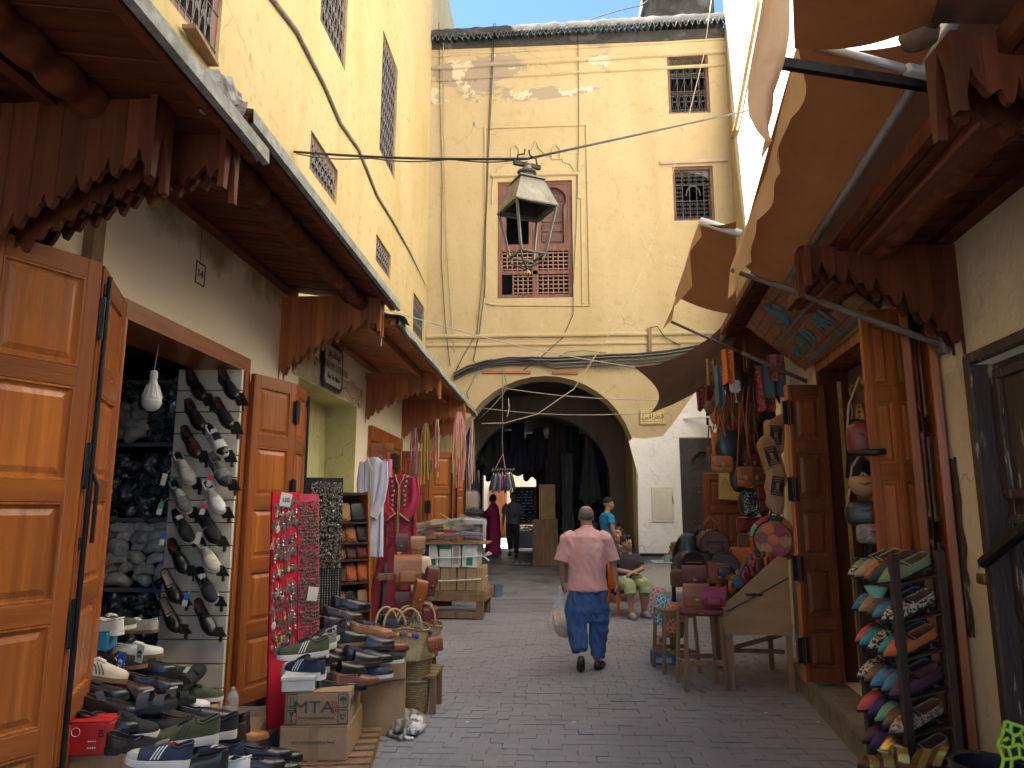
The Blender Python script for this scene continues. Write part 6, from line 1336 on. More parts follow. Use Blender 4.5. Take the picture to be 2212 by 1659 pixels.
def kaftan(name, label, px, py_top, py_bot, Y, m, trim, shoulder, hemw, sleeve=True, inner=None, arms='cross', skirt=None):
  top = onY(px, py_top, Y); H_ = top.z - onY(px, py_bot, Y).z; r = thing(name, label, 'robe', top, (0, 0, R_(-6)))
  # body
  b = MB()
  def body(u, v):
    w = shoulder * (.30 + .70 * min(1, v * 14)) if v < .07 else shoulder * .80 + (hemw - shoulder * .80) * ((v - .07) / .93) ** 1.2
    a = 2 * PI * u; f = .018 * math.sin(u * 38) * min(1, v * 3) + .01 * math.sin(u * 83 + v * 5) * v
    return (math.cos(a) * w / 2, math.sin(a) * (.045 + .03 * v) + f, -v * H_ * (1 + .01 * math.sin(u * 30)))
  b.grid(body, 56, 30, True); b.build('robe_body', m, r, True)
  # neck opening trim
  b = MB(); nv_ = [(-.055, -.06, .0), (-.04, -.062, -.06), (0, -.07, -.14), (.04, -.062, -.06), (.055, -.06, .0)]; b.tube(nv_, .007, 6)
  for s_ in (-1, 1): b.tube([(s_ * .008, -.066, -.14)] + [(s_ * .009 + .003 * math.sin(k), -.072 - .004 * k / 8, -.14 - (H_ - .16) * k / 10) for k in range(11)], .005, 5)
  b.build('braid_trim', trim, r)
  if inner: b = MB(); b.add([(-.05, -.058, 0), (.05, -.058, 0), (0, -.064, -.13)], [(0, 1, 2)]); b.build('neck_lining', inner, r)
  if sleeve:
    for s_ in (-1, 1):
      b = MB(); pts = [(s_ * shoulder * .36, -.03, -.04), (s_ * shoulder * .42, -.05, -.22), (s_ * shoulder * .38, -.08, -.38), (s_ * shoulder * .18, -.10, -.50)] if arms == 'cross' else [(s_ * shoulder * .40, -.01, -.05), (s_ * shoulder * .44, -.03, -.28), (s_ * shoulder * .34, -.06, -.50), (s_ * shoulder * .10, -.09, -.66)]
      cp = []
      for k in range(len(pts)): cp.append(pts[k])
      base = len(b.v); nr = len(cp)
      rad = [.05, .058, .062, .07]
      def sl_(u, v):
        t = v * 3; i = min(int(t), 2); a = Vector(cp[i]).lerp(Vector(cp[i + 1]), t - i); q = rad[i] + (rad[i + 1] - rad[i]) * (t - i); an = 2 * PI * u
        d = (Vector(cp[i + 1]) - Vector(cp[i])).normalized(); x = d.cross(Vector((0, 1, 0))).normalized()
        return a + x * q * math.cos(an) + Vector((0, 1, 0)) * (q * .35 * math.sin(an) + .006 * math.sin(u * 25))
      b.grid(sl_, 22, 14, True); b.build('sleeve', m if name == 'lavender_robe' else MATS.get('burgundy satin', m), r, True)
      b = MB(); b.tube([sl_(k / 22, 1) for k in range(23)], .006, 5); b.build('cuff_trim', trim, r)
  # hanger
  b = MB(); b.tube([(0, -.02, -.03), (shoulder * .36, -.02, -.06), (-shoulder * .36, -.02, -.06), (0, -.02, -.03), (0, -.02, .03), (.02, -.02, .05), (.012, -.02, .08), (-.01, -.02, .075)], .006, 6); b.build('hanger', plain('red brown hanger', (.35, .05, .02), .35), r)
  return r, H_
lav = mat('lavender grey cloth', (.52, .52, .62), (.44, .44, .55), 6, .8, .15, 60, c3=(.60, .56, .44), s3=14, t3=(.64, .67)); gold_t = plain('gold braid', (.62, .45, .18), .5)
burg = mat('burgundy brocade', (.30, .012, .035), (.13, .008, .02), 22, .7, .2, 60, lo=.47, hi=.53); mat('burgundy satin', (.42, .012, .06), (.3, .010, .04), 5, .4, .1, 40)
kaftan('lavender_robe', 'long lavender grey robe with pale embroidery hanging from a hanger beside the wallet rack', 808, 988, 1202, 8.2, lav, plain('pale yellow braid', (.6, .56, .35), .7), .30, .27, arms='down')
k2, kh = kaftan('burgundy_robe', 'burgundy brocade kaftan with gold braid and crossed satin sleeves', 867, 1025, 1195, 8.6, burg, gold_t, .46, .42, inner=plain('satin lining', (.35, .01, .06), .4))
b = MB()
for k in range(9):
  for s_ in (-1, 1): z = -.03 - k * .055; x = (.075 if k > 3 else .085 - .008 * k); b.lathe([(0, -.004), (.014, -.002), (.014, .002), (.006, .004)], (s_ * (x if k > 2 else .10 - .01 * k), -.078, z), 8, Euler((PI / 2, 0, 0)).to_matrix())
kind(b.build('button_ornament', plain('silver ornament', (.6, .5, .4), .4, metal=.6), k2, True), 'stuff')
dr = thing('maroon_dress', 'long pleated maroon skirt with white rosettes hanging below the burgundy kaftan', 'dress', onY(848, 1180, 8.55))
b = MB(); Hd = onY(848, 1180, 8.55).z - .22
b.grid(lambda u, v: (math.cos(2 * PI * u) * (.16 + .16 * v), .07 * math.sin(2 * PI * u) + .022 * math.sin(u * 50) * (v + .2), -v * Hd), 80, 10, True); b.build('skirt', plain('maroon skirt cloth', (.22, .010, .03), .6), dr, True)
for (x, z) in ((.10, -.06), (.09, -.22), (.10, -.4), (.09, -.55)):
  b = MB()
  for k in range(6): a = k * PI / 3; b.tube([(x + .016 * math.cos(a) + .009 * math.cos(t * PI / 3), -.11, z + .016 * math.sin(a) + .009 * math.sin(t * PI / 3)) for t in range(7)], .0025, 4)
  b.build('rosette', white_p, dr)
pkr = thing('pink_scarf', 'pink cloth hanging in the doorway between the two robes', 'scarf', onY(833, 992, 8.9))
b = MB(); b.grid(lambda u, v: ((u - .5) * .16, .02 * math.sin(u * 14), -v * .55), 14, 6); b.build('cloth', plain('pink cloth', (.60, .16, .28), .8), pkr, True, False)
af = thing('step_shelf', 'dark wooden step-ladder display stand carrying leather bags', 'display stand', (-1.40, 6.85, 0), (0, 0, R_(20)))
for s_ in (-1, 1):
  b = MB(); b.bar((s_ * .26, -.34, 0), (s_ * .18, .02, 1.15), .05, .03, (1, 0, 0)); b.build('leg', wood_dk, af)
  b = MB(); b.bar((s_ * .26, .34, 0), (s_ * .18, .02, 1.15), .05, .03, (1, 0, 0)); b.build('leg', wood_dk, af)
for z, d in ((.12, .28), (.38, .24), (.68, .2), (1.02, .16)):
  y = -.30 + z * .3; b = MB(); b.box((0, y, z), (.52, d, .018), None, .003); b.build('shelf', wood_old, af); b = MB(); b.box((0, y - d / 2, z + .02), (.52, .016, .06), None, .003); b.build('shelf_rail', wood_old, af)
TR = Matrix.Translation
def at(px, py, Y, rz=0, rx=0, ry=0): return TR(onY(px, py, Y)) @ Euler((R_(rx), R_(ry), R_(rz))).to_matrix().to_4x4()
s1 = satchel('large tan leather travel bag with cream hide end on top of the bag stand', at(880, 1262, 6.35, 12), .24, .24, .2, 'tan', pocket=True)
b = MB(); puff(b, (.12, .03, .115), (.08, .085, .115), e=.35); b.build('hide_side', mat('cream cowhide', (.62, .50, .33), (.10, .05, .03), 4, .8, .2, 60, lo=.56, hi=.6), s1, True)
satchel('dark brown leather pouch standing behind the tan travel bag', at(868, 1192, 6.5, 8), .11, .15, .08, 'brown')
satchel('small natural tan satchel with double strap on the travel bag', at(902, 1198, 6.45, 14), .13, .15, .07, 'nat')
satchel('cognac leather shoulder bag hanging from the middle of the stand', at(897, 1318, 6.1, 30, 0, 12), .10, .24, .08, 'cognac')
satchel('patterned reddish brown bag hung with beads on the right of the stand', at(925, 1288, 6.25, 38, 0, 8), .10, .24, .07, 'maroon')
satchel('brown leather pouch on the second shelf of the stand', at(868, 1308, 6.3, 15), .12, .12, .06, 'brown')
satchel('red orange leather case at the right end of the lower shelf', at(930, 1352, 6.2, 25, 0, -4), .12, .15, .07, 'orange', 'red')
satchel('small rust brown pouch on the bottom shelf of the stand', at(942, 1408, 6.1, 20, 0, -8), .12, .12, .05, 'cognac')
straw = mat('woven straw', (.48, .34, .14), (.30, .20, .08), 30, .8, .6, 60, wave=('Z', 22, (.20, .13, .06), 3)); straw2 = mat('pale braided straw', (.55, .43, .22), (.36, .27, .13), 30, .8, .6, 60)
def basket(label, loc, r0, r1, h, wob=0, name='basket', n=26):
  r = thing(name, label, 'basket', loc); b = MB(); nr = int(h / .022); prof = []
  for i in range(nr): z = h * i / nr; rr_ = r0 + (r1 - r0) * z / h; prof += [(rr_ - .004, z), (rr_ + .004, z + h / nr * .5)]
  prof.append((r1, h)); prof += [(r1 - .014, h + .004), (r0 - .012, .02), (.001, .018)]
  b.lathe(prof, (0, 0, 0), n)
  b.build('basket_body', straw, r, True); 
  for zz in (h, h * .52 if h > .3 else h): b = MB(); b.tube([((r1 + .006) * math.cos(a * PI / 12), (r1 + .006) * math.sin(a * PI / 12), zz + .004 * math.sin(a * 5)) for a in range(25)], .012, 6); b.build('braided_rim', straw2, r, True)
  return r
bk = onZ(884, 1548, 0)
basket('lower of two nested straw baskets standing on the paving by the cat', (bk.x - .0, bk.y + .12, 0), .125, .155, .27)
b2_ = basket('upper straw basket stacked in the lower one, full of folded leather cones', (bk.x - .0, bk.y + .12, .22), .13, .165, .22)
rj2 = random.Random(4)
for k in range(6):
  o = thing('leather_offcut', 'folded tan leather piece standing in the upper straw basket, ' + ['leftmost', 'tallest', 'front', 'rearmost', 'rightmost', 'smallest'][k] + ' of the six', 'leather piece', (bk.x + .03 * (k % 3 - 1) * 2, bk.y + .12 + .05 * (k // 3), .40), (rj2.uniform(-.3, .3), rj2.uniform(-.4, .4), k), 'folded pieces in the basket')
  b = MB(); b.grid(lambda u, v: ((u - .5) * .14 * (1 - v * .8), .04 * abs(u - .5), .16 * v - .02), 6, 6); b.build('folded_leather', LB['nat'], o, True, False)
def tote(label, px, py, Y, w, h, rz, ry=0, handles=True):
  r = thing('straw_bag', label, 'straw bag'); r.matrix_basis = at(px, py, Y, rz, 0, ry); b = MB(); n = 18
  def f(u, v):
    a = 2 * PI * u; k = .75 + .25 * v + .006 * math.sin(v * 70); return (math.cos(a) * w / 2 * k, math.sin(a) * w * .22 * k, v * h + .015 * math.sin(2 * a) * v)
  b.grid(f, 26, 24, True); b.build('bag_body', straw2, r, True)
  b = MB(); b.tube([f(k / 26, 1) for k in range(27)], .009, 6); b.build('braided_rim', straw, r, True)
  if handles:
    for s_ in (-1, 1): b = MB(); b.tube([(w * .28 * math.cos(PI * k / 10), s_ * w * .2, h * .95 + .17 * math.sin(PI * k / 10)) for k in range(11)], .010, 6); b.build('handle', straw2, r, True)
  for k in range(5): b = MB(); q = f(.70 + .03 * k, .8 + .03 * (k % 2)); b.ell((q[0], q[1] - .008, q[2]), (.018, .012, .018), None, 8, 6); b.build('pompom', (plain('green wool', (.05, .3, .1), .9), plain('pink wool', (.6, .08, .2), .9), plain('yellow wool', (.6, .45, .05), .9), plain('purple wool', (.2, .05, .35), .9), plain('blue wool', (.05, .08, .4), .9))[k], r, True)
  return r
tote('wide straw tote with looped handles, leftmost of the straw bags', 850, 1420, 6.0, .36, .23, 40, -8)
tote('straw tote in the middle with coloured pompoms', 874, 1425, 6.05, .36, .25, 20, 4)
tote('straw tote leaning to the right against the bag stand', 900, 1418, 6.2, .34, .28, 10, 10)
crt = thing('wooden_crate', 'rough low crate raising the straw totes above the paving', 'crate', (-1.24, 6.38, 0))
for k in range(4): b = MB(); b.box((0, -.18 + .12 * k, .30), (.5, .1, .02)); b.build('slat', wood_old, crt)
for sx in (-.22, .22):
  for sy in (-.16, .16): b = MB(); b.box((sx, sy, .145), (.05, .05, .29)); b.build('leg', wood_old, crt)
cat = thing('cat', 'grey tabby and white cat curled asleep on the paving by the straw baskets', 'cat', (-1.13, 5.72, 0), (0, 0, R_(12)))
fur = bpy.data.materials.new('tabby fur'); fur.use_nodes = True; N = fur.node_tree.nodes; L_ = fur.node_tree.links; B = N['Principled BSDF']
tc = N.new('ShaderNodeTexCoord'); nz_ = N.new('ShaderNodeTexNoise'); nz_.inputs['Scale'].default_value = 9; nz_.inputs['Detail'].default_value = 4; L_.new(tc.outputs['Object'], nz_.inputs[0])
wv2 = N.new('ShaderNodeTexWave'); wv2.inputs['Scale'].default_value = 5; wv2.inputs['Distortion'].default_value = 12; wv2.inputs['Detail'].default_value = 3; L_.new(tc.outputs['Object'], wv2.inputs[0])
m1 = N.new('ShaderNodeMix'); m1.data_type = 'RGBA'; m1.inputs[6].default_value = (.30, .25, .20, 1); m1.inputs[7].default_value = (.12, .10, .085, 1); L_.new(wv2.outputs[1], m1.inputs[0])
cr = N.new('ShaderNodeMapRange'); L_.new(nz_.outputs[0], cr.inputs[0]); cr.inputs[1].default_value = .52; cr.inputs[2].default_value = .56
m2_ = N.new('ShaderNodeMix'); m2_.data_type = 'RGBA'; L_.new(cr.outputs[0], m2_.inputs[0]); L_.new(m1.outputs[2], m2_.inputs[6]); m2_.inputs[7].default_value = (.72, .68, .62, 1); L_.new(m2_.outputs[2], B.inputs['Base Color']); B.inputs['Roughness'].default_value = .9
nb_ = N.new('ShaderNodeTexNoise'); nb_.inputs['Scale'].default_value = 150; L_.new(tc.outputs['Object'], nb_.inputs[0]); bp_ = N.new('ShaderNodeBump'); bp_.inputs['Strength'].default_value = .6; bp_.inputs['Distance'].default_value = .006; L_.new(nb_.outputs[0], bp_.inputs['Height']); L_.new(bp_.outputs[0], B.inputs['Normal'])
b = MB()
for k in range(15):   # body curled along an arc
  a = R_(-40 + k * 17); rr_ = [.035, .05, .062, .07, .075, .078, .08, .08, .082, .084, .084, .08, .072, .06, .045][k]
  b.ell((.085 * math.cos(a), .10 * math.sin(a), rr_ * .85), (rr_, rr_, rr_ * .9), None, 14, 10)
b.ell((.06, -.12, .06), (.046, .052, .042)); b.ell((.045, -.165, .048), (.022, .024, .02))             
for s_ in (-1, 1): b.lathe([(.016, 0), (.010, .018), (.001, .034)], (.065 + s_ * .024, -.10, .092), 8, Euler((.2, s_ * .3, 0)).to_matrix())
b.ell((0, 0, .05), (.07, .08, .055)); b.tube([(-.12, -.02, .03), (-.13, -.10, .02), (-.08, -.165, .018), (0, -.20, .018), (.05, -.205, .016)], [.02, .018, .016, .014, .008], 8)
b.tube([(.0, -.05, .03), (-.02, -.13, .018), (-.05, -.19, .015), (-.055, -.215, .014)], [.026, .02, .016, .017], 8)
b.tube([(.08, 0, .04), (.03, -.06, .03), (.0, -.10, .02)], [.035, .025, .018], 8)
fuse(b, 'cat_body', fur, cat, .006, 3, .5, .004, .03)
tb = thing('low_table', 'low rough wooden platform under the tied shoe boxes at the left of the lane', 'table', (-1.72, 11.75, 0), (0, 0, R_(-3)))
b = MB(); b.box((0, 0, .40), (1.35, .9, .04), None, .004); b.build('table_top', wood_old, tb)
for y in (-.45, .45): b = MB(); b.box((0, y, .33), (1.36, .035, .12), None, .004); b.build('apron', wood_old, tb)
for x in (-.68, .66): b = MB(); b.box((x, 0, .33), (.03, .88, .12), None, .004); b.build('apron', wood_old, tb)
for x in (-.6, .58):
  for y in (-.40, .40): b = MB(); b.box((x, y, .15), (.10, .08, .30), None, .004); b.build('leg', wood_old, tb)
b = MB(); b.box((0, -.42, .07), (1.2, .03, .10), None, .004); b.build('stretcher', wood_old, tb)
rk = random.Random(9); x = -2.37; i = 0; br_ = []
while x < -1.12:
  w_ = rk.uniform(.10, .17); 
  o = thing('cardboard_box', 'plain brown box standing on the platform, %s from the left of its row' % ordn[min(i, 8)], 'box', (x + w_ / 2, 11.72 + rk.uniform(-.02, .02), .425), (0, 0, rk.uniform(-.05, .02)), 'brown boxes on the platform')
  b = MB(); b.box((0, 0, .17), (w_ - .006, .8, .34), None, .004); b.build('box_body', card, o); x += w_; i += 1
x = -2.36; i = 0; navyc = plain('navy box card', (.02, .03, .06), .5); whc = plain('white box card', (.66, .67, .62), .5); grc = plain('green print', (.02, .22, .15), .5)
bc = [('dark navy box with grey print, leftmost of the upper row', navyc), ('second dark navy box of the upper row', navyc), ('third dark navy box of the upper row beside the white ones', navyc), ('white box with green corner, leftmost white one', whc), ('white box with green top band in the upper row', whc), ('white box with coloured zigzag stripes', whc), ('white box with green label, rightmost of the upper row', whc)]
for k, (lab, m_) in enumerate(bc):
  w_ = (.16, .12, .15, .15, .19, .14, .24)[k]; o = thing('shoebox', lab + ', on the platform', 'box', (x + w_ / 2, 11.70, .77), (0, R_((0, 0, 0, -7, 0, 0, 2)[k]), rk.uniform(-.05, .02)), 'tied shoe boxes on the platform')
  b = MB(); b.box((0, 0, .17), (w_ - .008, .8, .34), None, .004); b.build('box_body', m_, o)
  b = MB()
  if k < 3:
    for q in range(3): b.box((0, -.402, .08 + .09 * q), (w_ * .5, .002, .012))
    b.build('printed_line', plain('grey print', (.25, .25, .27), .6), o)
  elif k == 5:
    for q in range(9):
      for s_ in (-1, 1): b.bar((s_ * .045, -.403, .04 + q * .034), (0, -.403, .06 + q * .034), .002, .006)
    b.build('zigzag_stripe', plain('rust print', (.55, .2, .12), .6), o)
    b = MB()
    for q in range(9):
      for s_ in (-1, 1): b.bar((s_ * .045, -.404, .052 + q * .034), (0, -.404, .072 + q * .034), .002, .004)
    b.build('zigzag_stripe', navyc, o)
  else: b.box((0, -.402, .30 if k == 4 else .09), (w_ * (.95 if k == 4 else .4), .002, .06 if k == 4 else .12)); b.build('green_label', grc, o)
  x += w_
tie = thing('white_tie_cord', 'white cord tied round the stacked boxes with a bow on the right', 'cord')
for z in (.92, .58):
  b = MB(); b.tube([(-2.38, 11.29, z), (-1.9, 11.28, z - .015), (-1.5, 11.275, z), (-1.16, 11.28, z + .02), (-1.13, 11.4, z + .03), (-1.12, 12.1, z)], .010, 6); b.build('cord_loop', white_p, tie)
b = MB(); b.box((-2.18, 11.277, .75), (.06, .004, .72)); b.build('tape_strap', white_p, tie)
b = MB(); b.tube([(-1.12, 11.3, .95), (-1.02, 11.28, 1.0), (-.98, 11.28, .98), (-1.12, 11.3, .94)], .012, 6); b.tube([(-1.12, 11.3, .95), (-1.02, 11.28, .87)], .012, 6); b.build('bow', white_p, tie, True)
brd = thing('table_board', 'thin board lying on the tied boxes under the bagged insoles', 'board', (-1.73, 11.7, 1.125)); b = MB(); b.box((0, 0, 0), (1.36, .9, .022), None, .004); b.build('board', wood_old, brd)
insm = []
clear = mat('clear shiny plastic wrap', (.75, .75, .75), rough=.12, bump=.8, bscale=30, alpha=.22, coat=.5)
for k, mm in enumerate((LEA['tan'], LEA['black'], LEA['sand'], LEA['dgrey'], LEA['lgrey'])):
  b = MB(); F = FORM['flat']; b.prism([(s_ * lerp_t(F['hw'], t / 10) * 1.15, t * .03) for s_, tl in ((1, range(11)), (-1, range(10, -1, -1))) for t in tl], 'z', 0, .035); insm.append(b.mesh('insole', mm, 40))
wrapm = MB(); puff(wrapm, (0, .15, .02), (.075, .18, .035), None, .6, 14, 8, lambda p: p * (1 + .15 * noise.noise(p * 30))); wrapme = wrapm.mesh('plastic_wrap', clear)
cn2 = ['tan', 'black', 'sand', 'charcoal', 'light grey']
pl_ = [(905, 1175, 1), (925, 1163, 2), (948, 1170, 1), (960, 1180, 0), (985, 1170, 3), (1000, 1178, 1), (1020, 1165, 4), (1035, 1172, 3), (1048, 1160, 4), (970, 1158, 2), (940, 1180, 0), (1012, 1158, 3), (915, 1182, 3), (1042, 1180, 1)]
for k, (px, py, c_) in enumerate(pl_):
  o = thing('wrapped_insoles', cn2[c_] + ' slipper soles wrapped in plastic on the boxes, %s' % ('nearer the left end' if px < 960 else 'nearer the right end'), 'shoe soles', onY(px, py, 11.45 + .04 * (k % 4)), (rk.uniform(-.15, .15), rk.uniform(-.2, .2), R_(90 + rk.uniform(-25, 25))), 'wrapped soles on the boxes')
  o.location.z = 1.145 + .011 * (1184 - py) + .01 * (k % 3); o.scale = (1.35, 1.15, 1.5) ; ob('insole', insm[c_], o); ob('plastic_wrap', wrapme, o)
yb = thing('shoebox', 'open yellow and red shoebox tilted on top of the wrapped soles', 'box', onY(972, 1145, 11.5), (0, R_(-6), R_(10)))
yel = plain('yellow card', (.70, .58, .02), .5)
b = MB(); b.box((0, 0, .07), (.20, .14, .09)); b.build('box_top', yel, yb); b = MB(); b.box((0, 0, -.02), (.20, .14, .085)); b.build('box_bottom', plain('red card', (.65, .03, .02), .5), yb); b = MB(); b.box((-.03, 0, .20), (.26, .14, .012), (0, R_(35), 0)); b.build('lid', yel, yb)
b = MB(); b.box((0, -.072, .05), (.12, .002, .02)); b.build('white_print', white_p, yb)
bx2 = thing('cardboard_tray', 'tilted open brown cardboard tray behind the yellow shoebox', 'box', onY(1000, 1140, 11.9), (0, R_(22), 0)); b = MB(); b.box((0, 0, 0), (.26, .2, .012)); b.box((0, .1, .09), (.26, .012, .2)); b.box((-.13, 0, .05), (.012, .2, .12)); b.build('tray', card, bx2)
bkt = thing('bucket', 'grey blue plastic bucket standing beside the platform', 'bucket', onZ(1072, 1300, 0) + Vector((0, .1, 0)))
bp2 = plain('grey blue plastic', (.12, .18, .22), .45); b = MB(); b.lathe([(.0, .003), (.095, .0), (.10, .02), (.115, .27), (.125, .27), (.125, .29), (.108, .288), (.095, .03), (0, .03)], (0, 0, 0), 24); b.build('bucket_body', bp2, bkt, 40)
b = MB(); b.tube([(.122 * math.cos(PI * k / 10), -.06 * math.sin(PI * k / 10), .27 - .03 * math.sin(PI * k / 10)) for k in range(11)], .004, 5); b.build('handle', steel, bkt)
pkc = plain('pink cord', (.62, .25, .28), .8); ylc = plain('mustard cord', (.62, .36, .06), .8); olc = plain('olive cord', (.22, .15, .05), .8); mgc = plain('mauve cord', (.25, .10, .13), .8)
def skein(label, px, pt, pb, Y, w, cols, n, seed):
  r = thing('leather_cord_skein', label, 'cords', onY(px, pt, Y)); H_ = onY(px, pt, Y).z - onY(px, pb, Y).z; q = random.Random(seed)
  for k in range(n):
    x = (k / (n - 1) - .5) * w; L2 = H_ * q.uniform(.75, 1); b = MB(); b.tube([(x * .3, 0, 0), (x * .8, q.uniform(-.02, .02), -L2 * .2), (x + q.uniform(-.01, .01), q.uniform(-.03, .03), -L2 * .6), (x + q.uniform(-.02, .02), q.uniform(-.03, .03), -L2)], .0085, 5); b.build('cord', cols[k % len(cols)], r)
skein('pink and mustard leather cords hanging from the outer eave corner', 992, 890, 1058, 9.6, .17, [pkc, ylc, pkc, pkc], 13, 1)
skein('thin pink and white cords hanging just right of the thick pink skein', 1020, 905, 1068, 10.2, .07, [cord, pkc, olc], 6, 2)
skein('mauve cords hanging at the left under the scalloped board', 896, 925, 1045, 10.3, .12, [mgc, pkc, mgc], 7, 3)
skein('olive brown cords in the middle of the hanging row', 920, 915, 1050, 10.4, .15, [olc, ylc, olc], 10, 4)
skein('red and grey cords at the right of the hanging row', 944, 905, 1045, 10.5, .08, [plain('red cord', (.5, .04, .06), .8), cord, olc], 5, 5)
la_ = thing('street_lantern', 'weathered metal lantern without glass hanging over the lane from a cable', 'lantern')
LY = 6.0; lc_ = onY(1139, 470, LY); zt = onY(1139, 350, LY).z; ze_ = onY(1139, 452, LY).z; zc = onY(1139, 398, LY).z; zb_ = onY(1139, 552, LY).z; zball = onY(1139, 590, LY).z
la_.location = (lc_.x, LY, 0); la_.rotation_euler = (0, 0, R_(28)); lm = mat('dull lantern metal', (.20, .185, .15), (.13, .12, .10), 7, .5, .2, 40, metal=.4, c3=(.28, .25, .19), s3=6, t3=(.55, .7)); ld_ = plain('lantern dark inside', (.035, .033, .03), .6)
hw = .205; tw = .065; bw = .115
def sqring(w, z): return [(-w, -w, z), (w, -w, z), (w, w, z), (-w, w, z)]
b = MB()
for r in (sqring(hw, ze_), sqring(hw - .01, ze_ + .018), sqring(tw + .045, zc + .02), sqring(tw + .06, zc + .02), sqring(tw + .055, zc + .035), sqring(tw - .02, zc + .07)): b.v += r
for i in range(5):
  for j in range(4): b.f.append((i * 4 + j, i * 4 + (j + 1) % 4, i * 4 + 4 + (j + 1) % 4, i * 4 + 4 + j)); b.m.append(0)
b.f.append((20, 21, 22, 23)); b.m.append(0); b.build('hood', lm, la_)
b = MB(); b.v += sqring(hw - .03, ze_ + .02) + sqring(tw + .02, zc); 
for j in range(4): b.f.append((j, (j + 1) % 4, 4 + (j + 1) % 4, 4 + j)); b.m.append(0)
b.f.append((4, 5, 6, 7)); b.m.append(0); b.build('hood_lining', ld_, la_, fix=False)
for j in range(4):
  a, c = sqring(hw - .012, ze_ - .008)[j], sqring(hw - .012, ze_ - .008)[(j + 1) % 4]; b = MB(); b.bar(a, c, .035, .02, bev=.003); b.build('frame_rail', lm, la_)
  a, c = sqring(hw - .015, ze_)[j], sqring(bw, zb_)[j]; b = MB(); b.bar(a, c, .022, .022, bev=.003); b.build('corner_bar', lm, la_)
  a, c = sqring(bw, zb_)[j], sqring(bw, zb_)[(j + 1) % 4]; b = MB(); b.bar(a, c, .02, .02, bev=.003); b.build('bottom_rail', lm, la_)
  a = Vector(sqring(bw, zb_)[j]); b = MB(); b.tube([a, a * 1 + Vector((-a.x * .1, -a.y * .1, -.06)), Vector((a.x * .35, a.y * .35, zball + .06)), Vector((a.x * .1, a.y * .1, zball + .03))], .009, 6); b.build('scroll_stay', lm, la_, True)
b = MB(); b.tube([(.06 * math.cos(k * PI / 10), .06 * math.sin(k * PI / 10), zball + .08) for k in range(21)], .008, 6); b.build('bottom_ring', lm, la_, True)
b = MB(); b.ell((0, 0, zball), (.026, .026, .032)); b.build('finial', brass, la_, True)
b = MB(); b.lathe([(.05, zc + .07), (.055, zc + .09), (.085, zc + .10), (.09, zc + .115), (.05, zc + .13), (.035, zc + .17), (.04, zc + .18), (.02, zc + .21), (.015, zt - .01)], n=18); b.build('neck', lm, la_, 40)
b = MB(); b.box((0, 0, zt - .03), (.26, .035, .035)); b.build('hanger_bar', iron, la_)
for s_ in (-1, 1): b = MB(); b.tube([(s_ * .10, 0, zt - .02), (s_ * .09, 0, zt + .05), (s_ * .03, 0, zt + .07), (s_ * .02, 0, zt + .12)], .008, 6); b.build('clamp', iron, la_, True)
for o in KIDS[la_.name]: pass
cabm = plain('old black cable', (.035, .033, .032), .7); cabg = plain('grey cable', (.16, .15, .13), .7); cabt = plain('sand coloured cable', (.42, .34, .2), .8)
def cable(label, pts, r, m, name='cable', sag=0, par=None, nseg=8):
  P = []
  for a, c in zip(pts, pts[1:]):
    a, c = Vector(a), Vector(c)
    for k in range(nseg): t = k / nseg; P.append(a.lerp(c, t) - Vector((0, 0, sag * math.sin(PI * t))))
  P.append(Vector(pts[-1])); b = MB(); b.tube(P, r, 6)
  if par: return b.build(name, m, par, True)
  return tag(b.build(name, m, None, True), label, 'cable')
H1 = Vector((lc_.x, LY, onY(1139, 343, LY).z))
cable('black support cable from the left wall to the lantern', [onX(635, 328, XW + .02), H1], .012, cabm, sag=.03)
cable('thin grey cable looping below the black one left of the lantern', [onX(640, 332, XW + .02), onX(640, 332, XW).lerp(H1, .35) + Vector((0, 0, -.03)), onX(640, 332, XW).lerp(H1, .7) + Vector((0, 0, -.02)), H1], .007, cabg, sag=.03)
cable('black cable rising from the lantern to the right wall', [H1, onR(1680, 225, 2.35)], .012, cabm)
def fc(label, pts, r=.008, m=None, sag=0): return cable(label, [onY(a, c, YF - .03) for a, c in pts], r, m or cabm, sag=sag, nseg=4)
fc('leftmost vertical cable down the ochre facade', [(948, 48), (950, 200), (955, 400), (953, 560), (962, 700), (972, 790)])
fc('faint tan cable right beside the leftmost one', [(957, 52), (960, 300), (964, 500), (972, 640), (982, 760)], .008, cabt)
fc('double dark cable left of the main window', [(1066, 50), (1060, 180), (1053, 330), (1048, 480), (1042, 600), (1030, 720), (1000, 770), (985, 800)])
fc('second strand running beside the double cable', [(1070, 50), (1062, 190), (1055, 340), (1050, 480), (1048, 620), (1035, 720), (1022, 780)], .009)
fc('dark cable right of the main window turning left above the ledge', [(1248, 60), (1250, 200), (1250, 300), (1244, 500), (1238, 620), (1238, 680), (1215, 730), (1170, 770), (1130, 800)])
fc('black cable along the roof edge', [(1250, 60), (1280, 40), (1340, 22), (1385, 12), (1400, 0)], .010)
cable('long sand coloured cable sweeping down from the roof to the arch', [onY(a, c, d) for a, c, d in ((1538, -10, YF - .2), (1520, 120, 13.9), (1490, 240, 13.7), (1440, 420, 13.4), (1390, 580, 13.2), (1330, 700, 13), (1240, 840, 12.9), (1160, 895, 12.9), (1090, 914, 12.9), (1040, 915, 12.8))], .009, cabt, nseg=3)
bun = thing('cable_bundle', 'thick bundle of old cables with clips draped over the crown of the arch', 'cables')
rc = random.Random(2)
bp3 = [(980, 812), (1010, 797), (1050, 785), (1100, 780), (1150, 778), (1200, 779), (1260, 776), (1320, 772), (1380, 770), (1440, 764), (1520, 752), (1580, 735)]
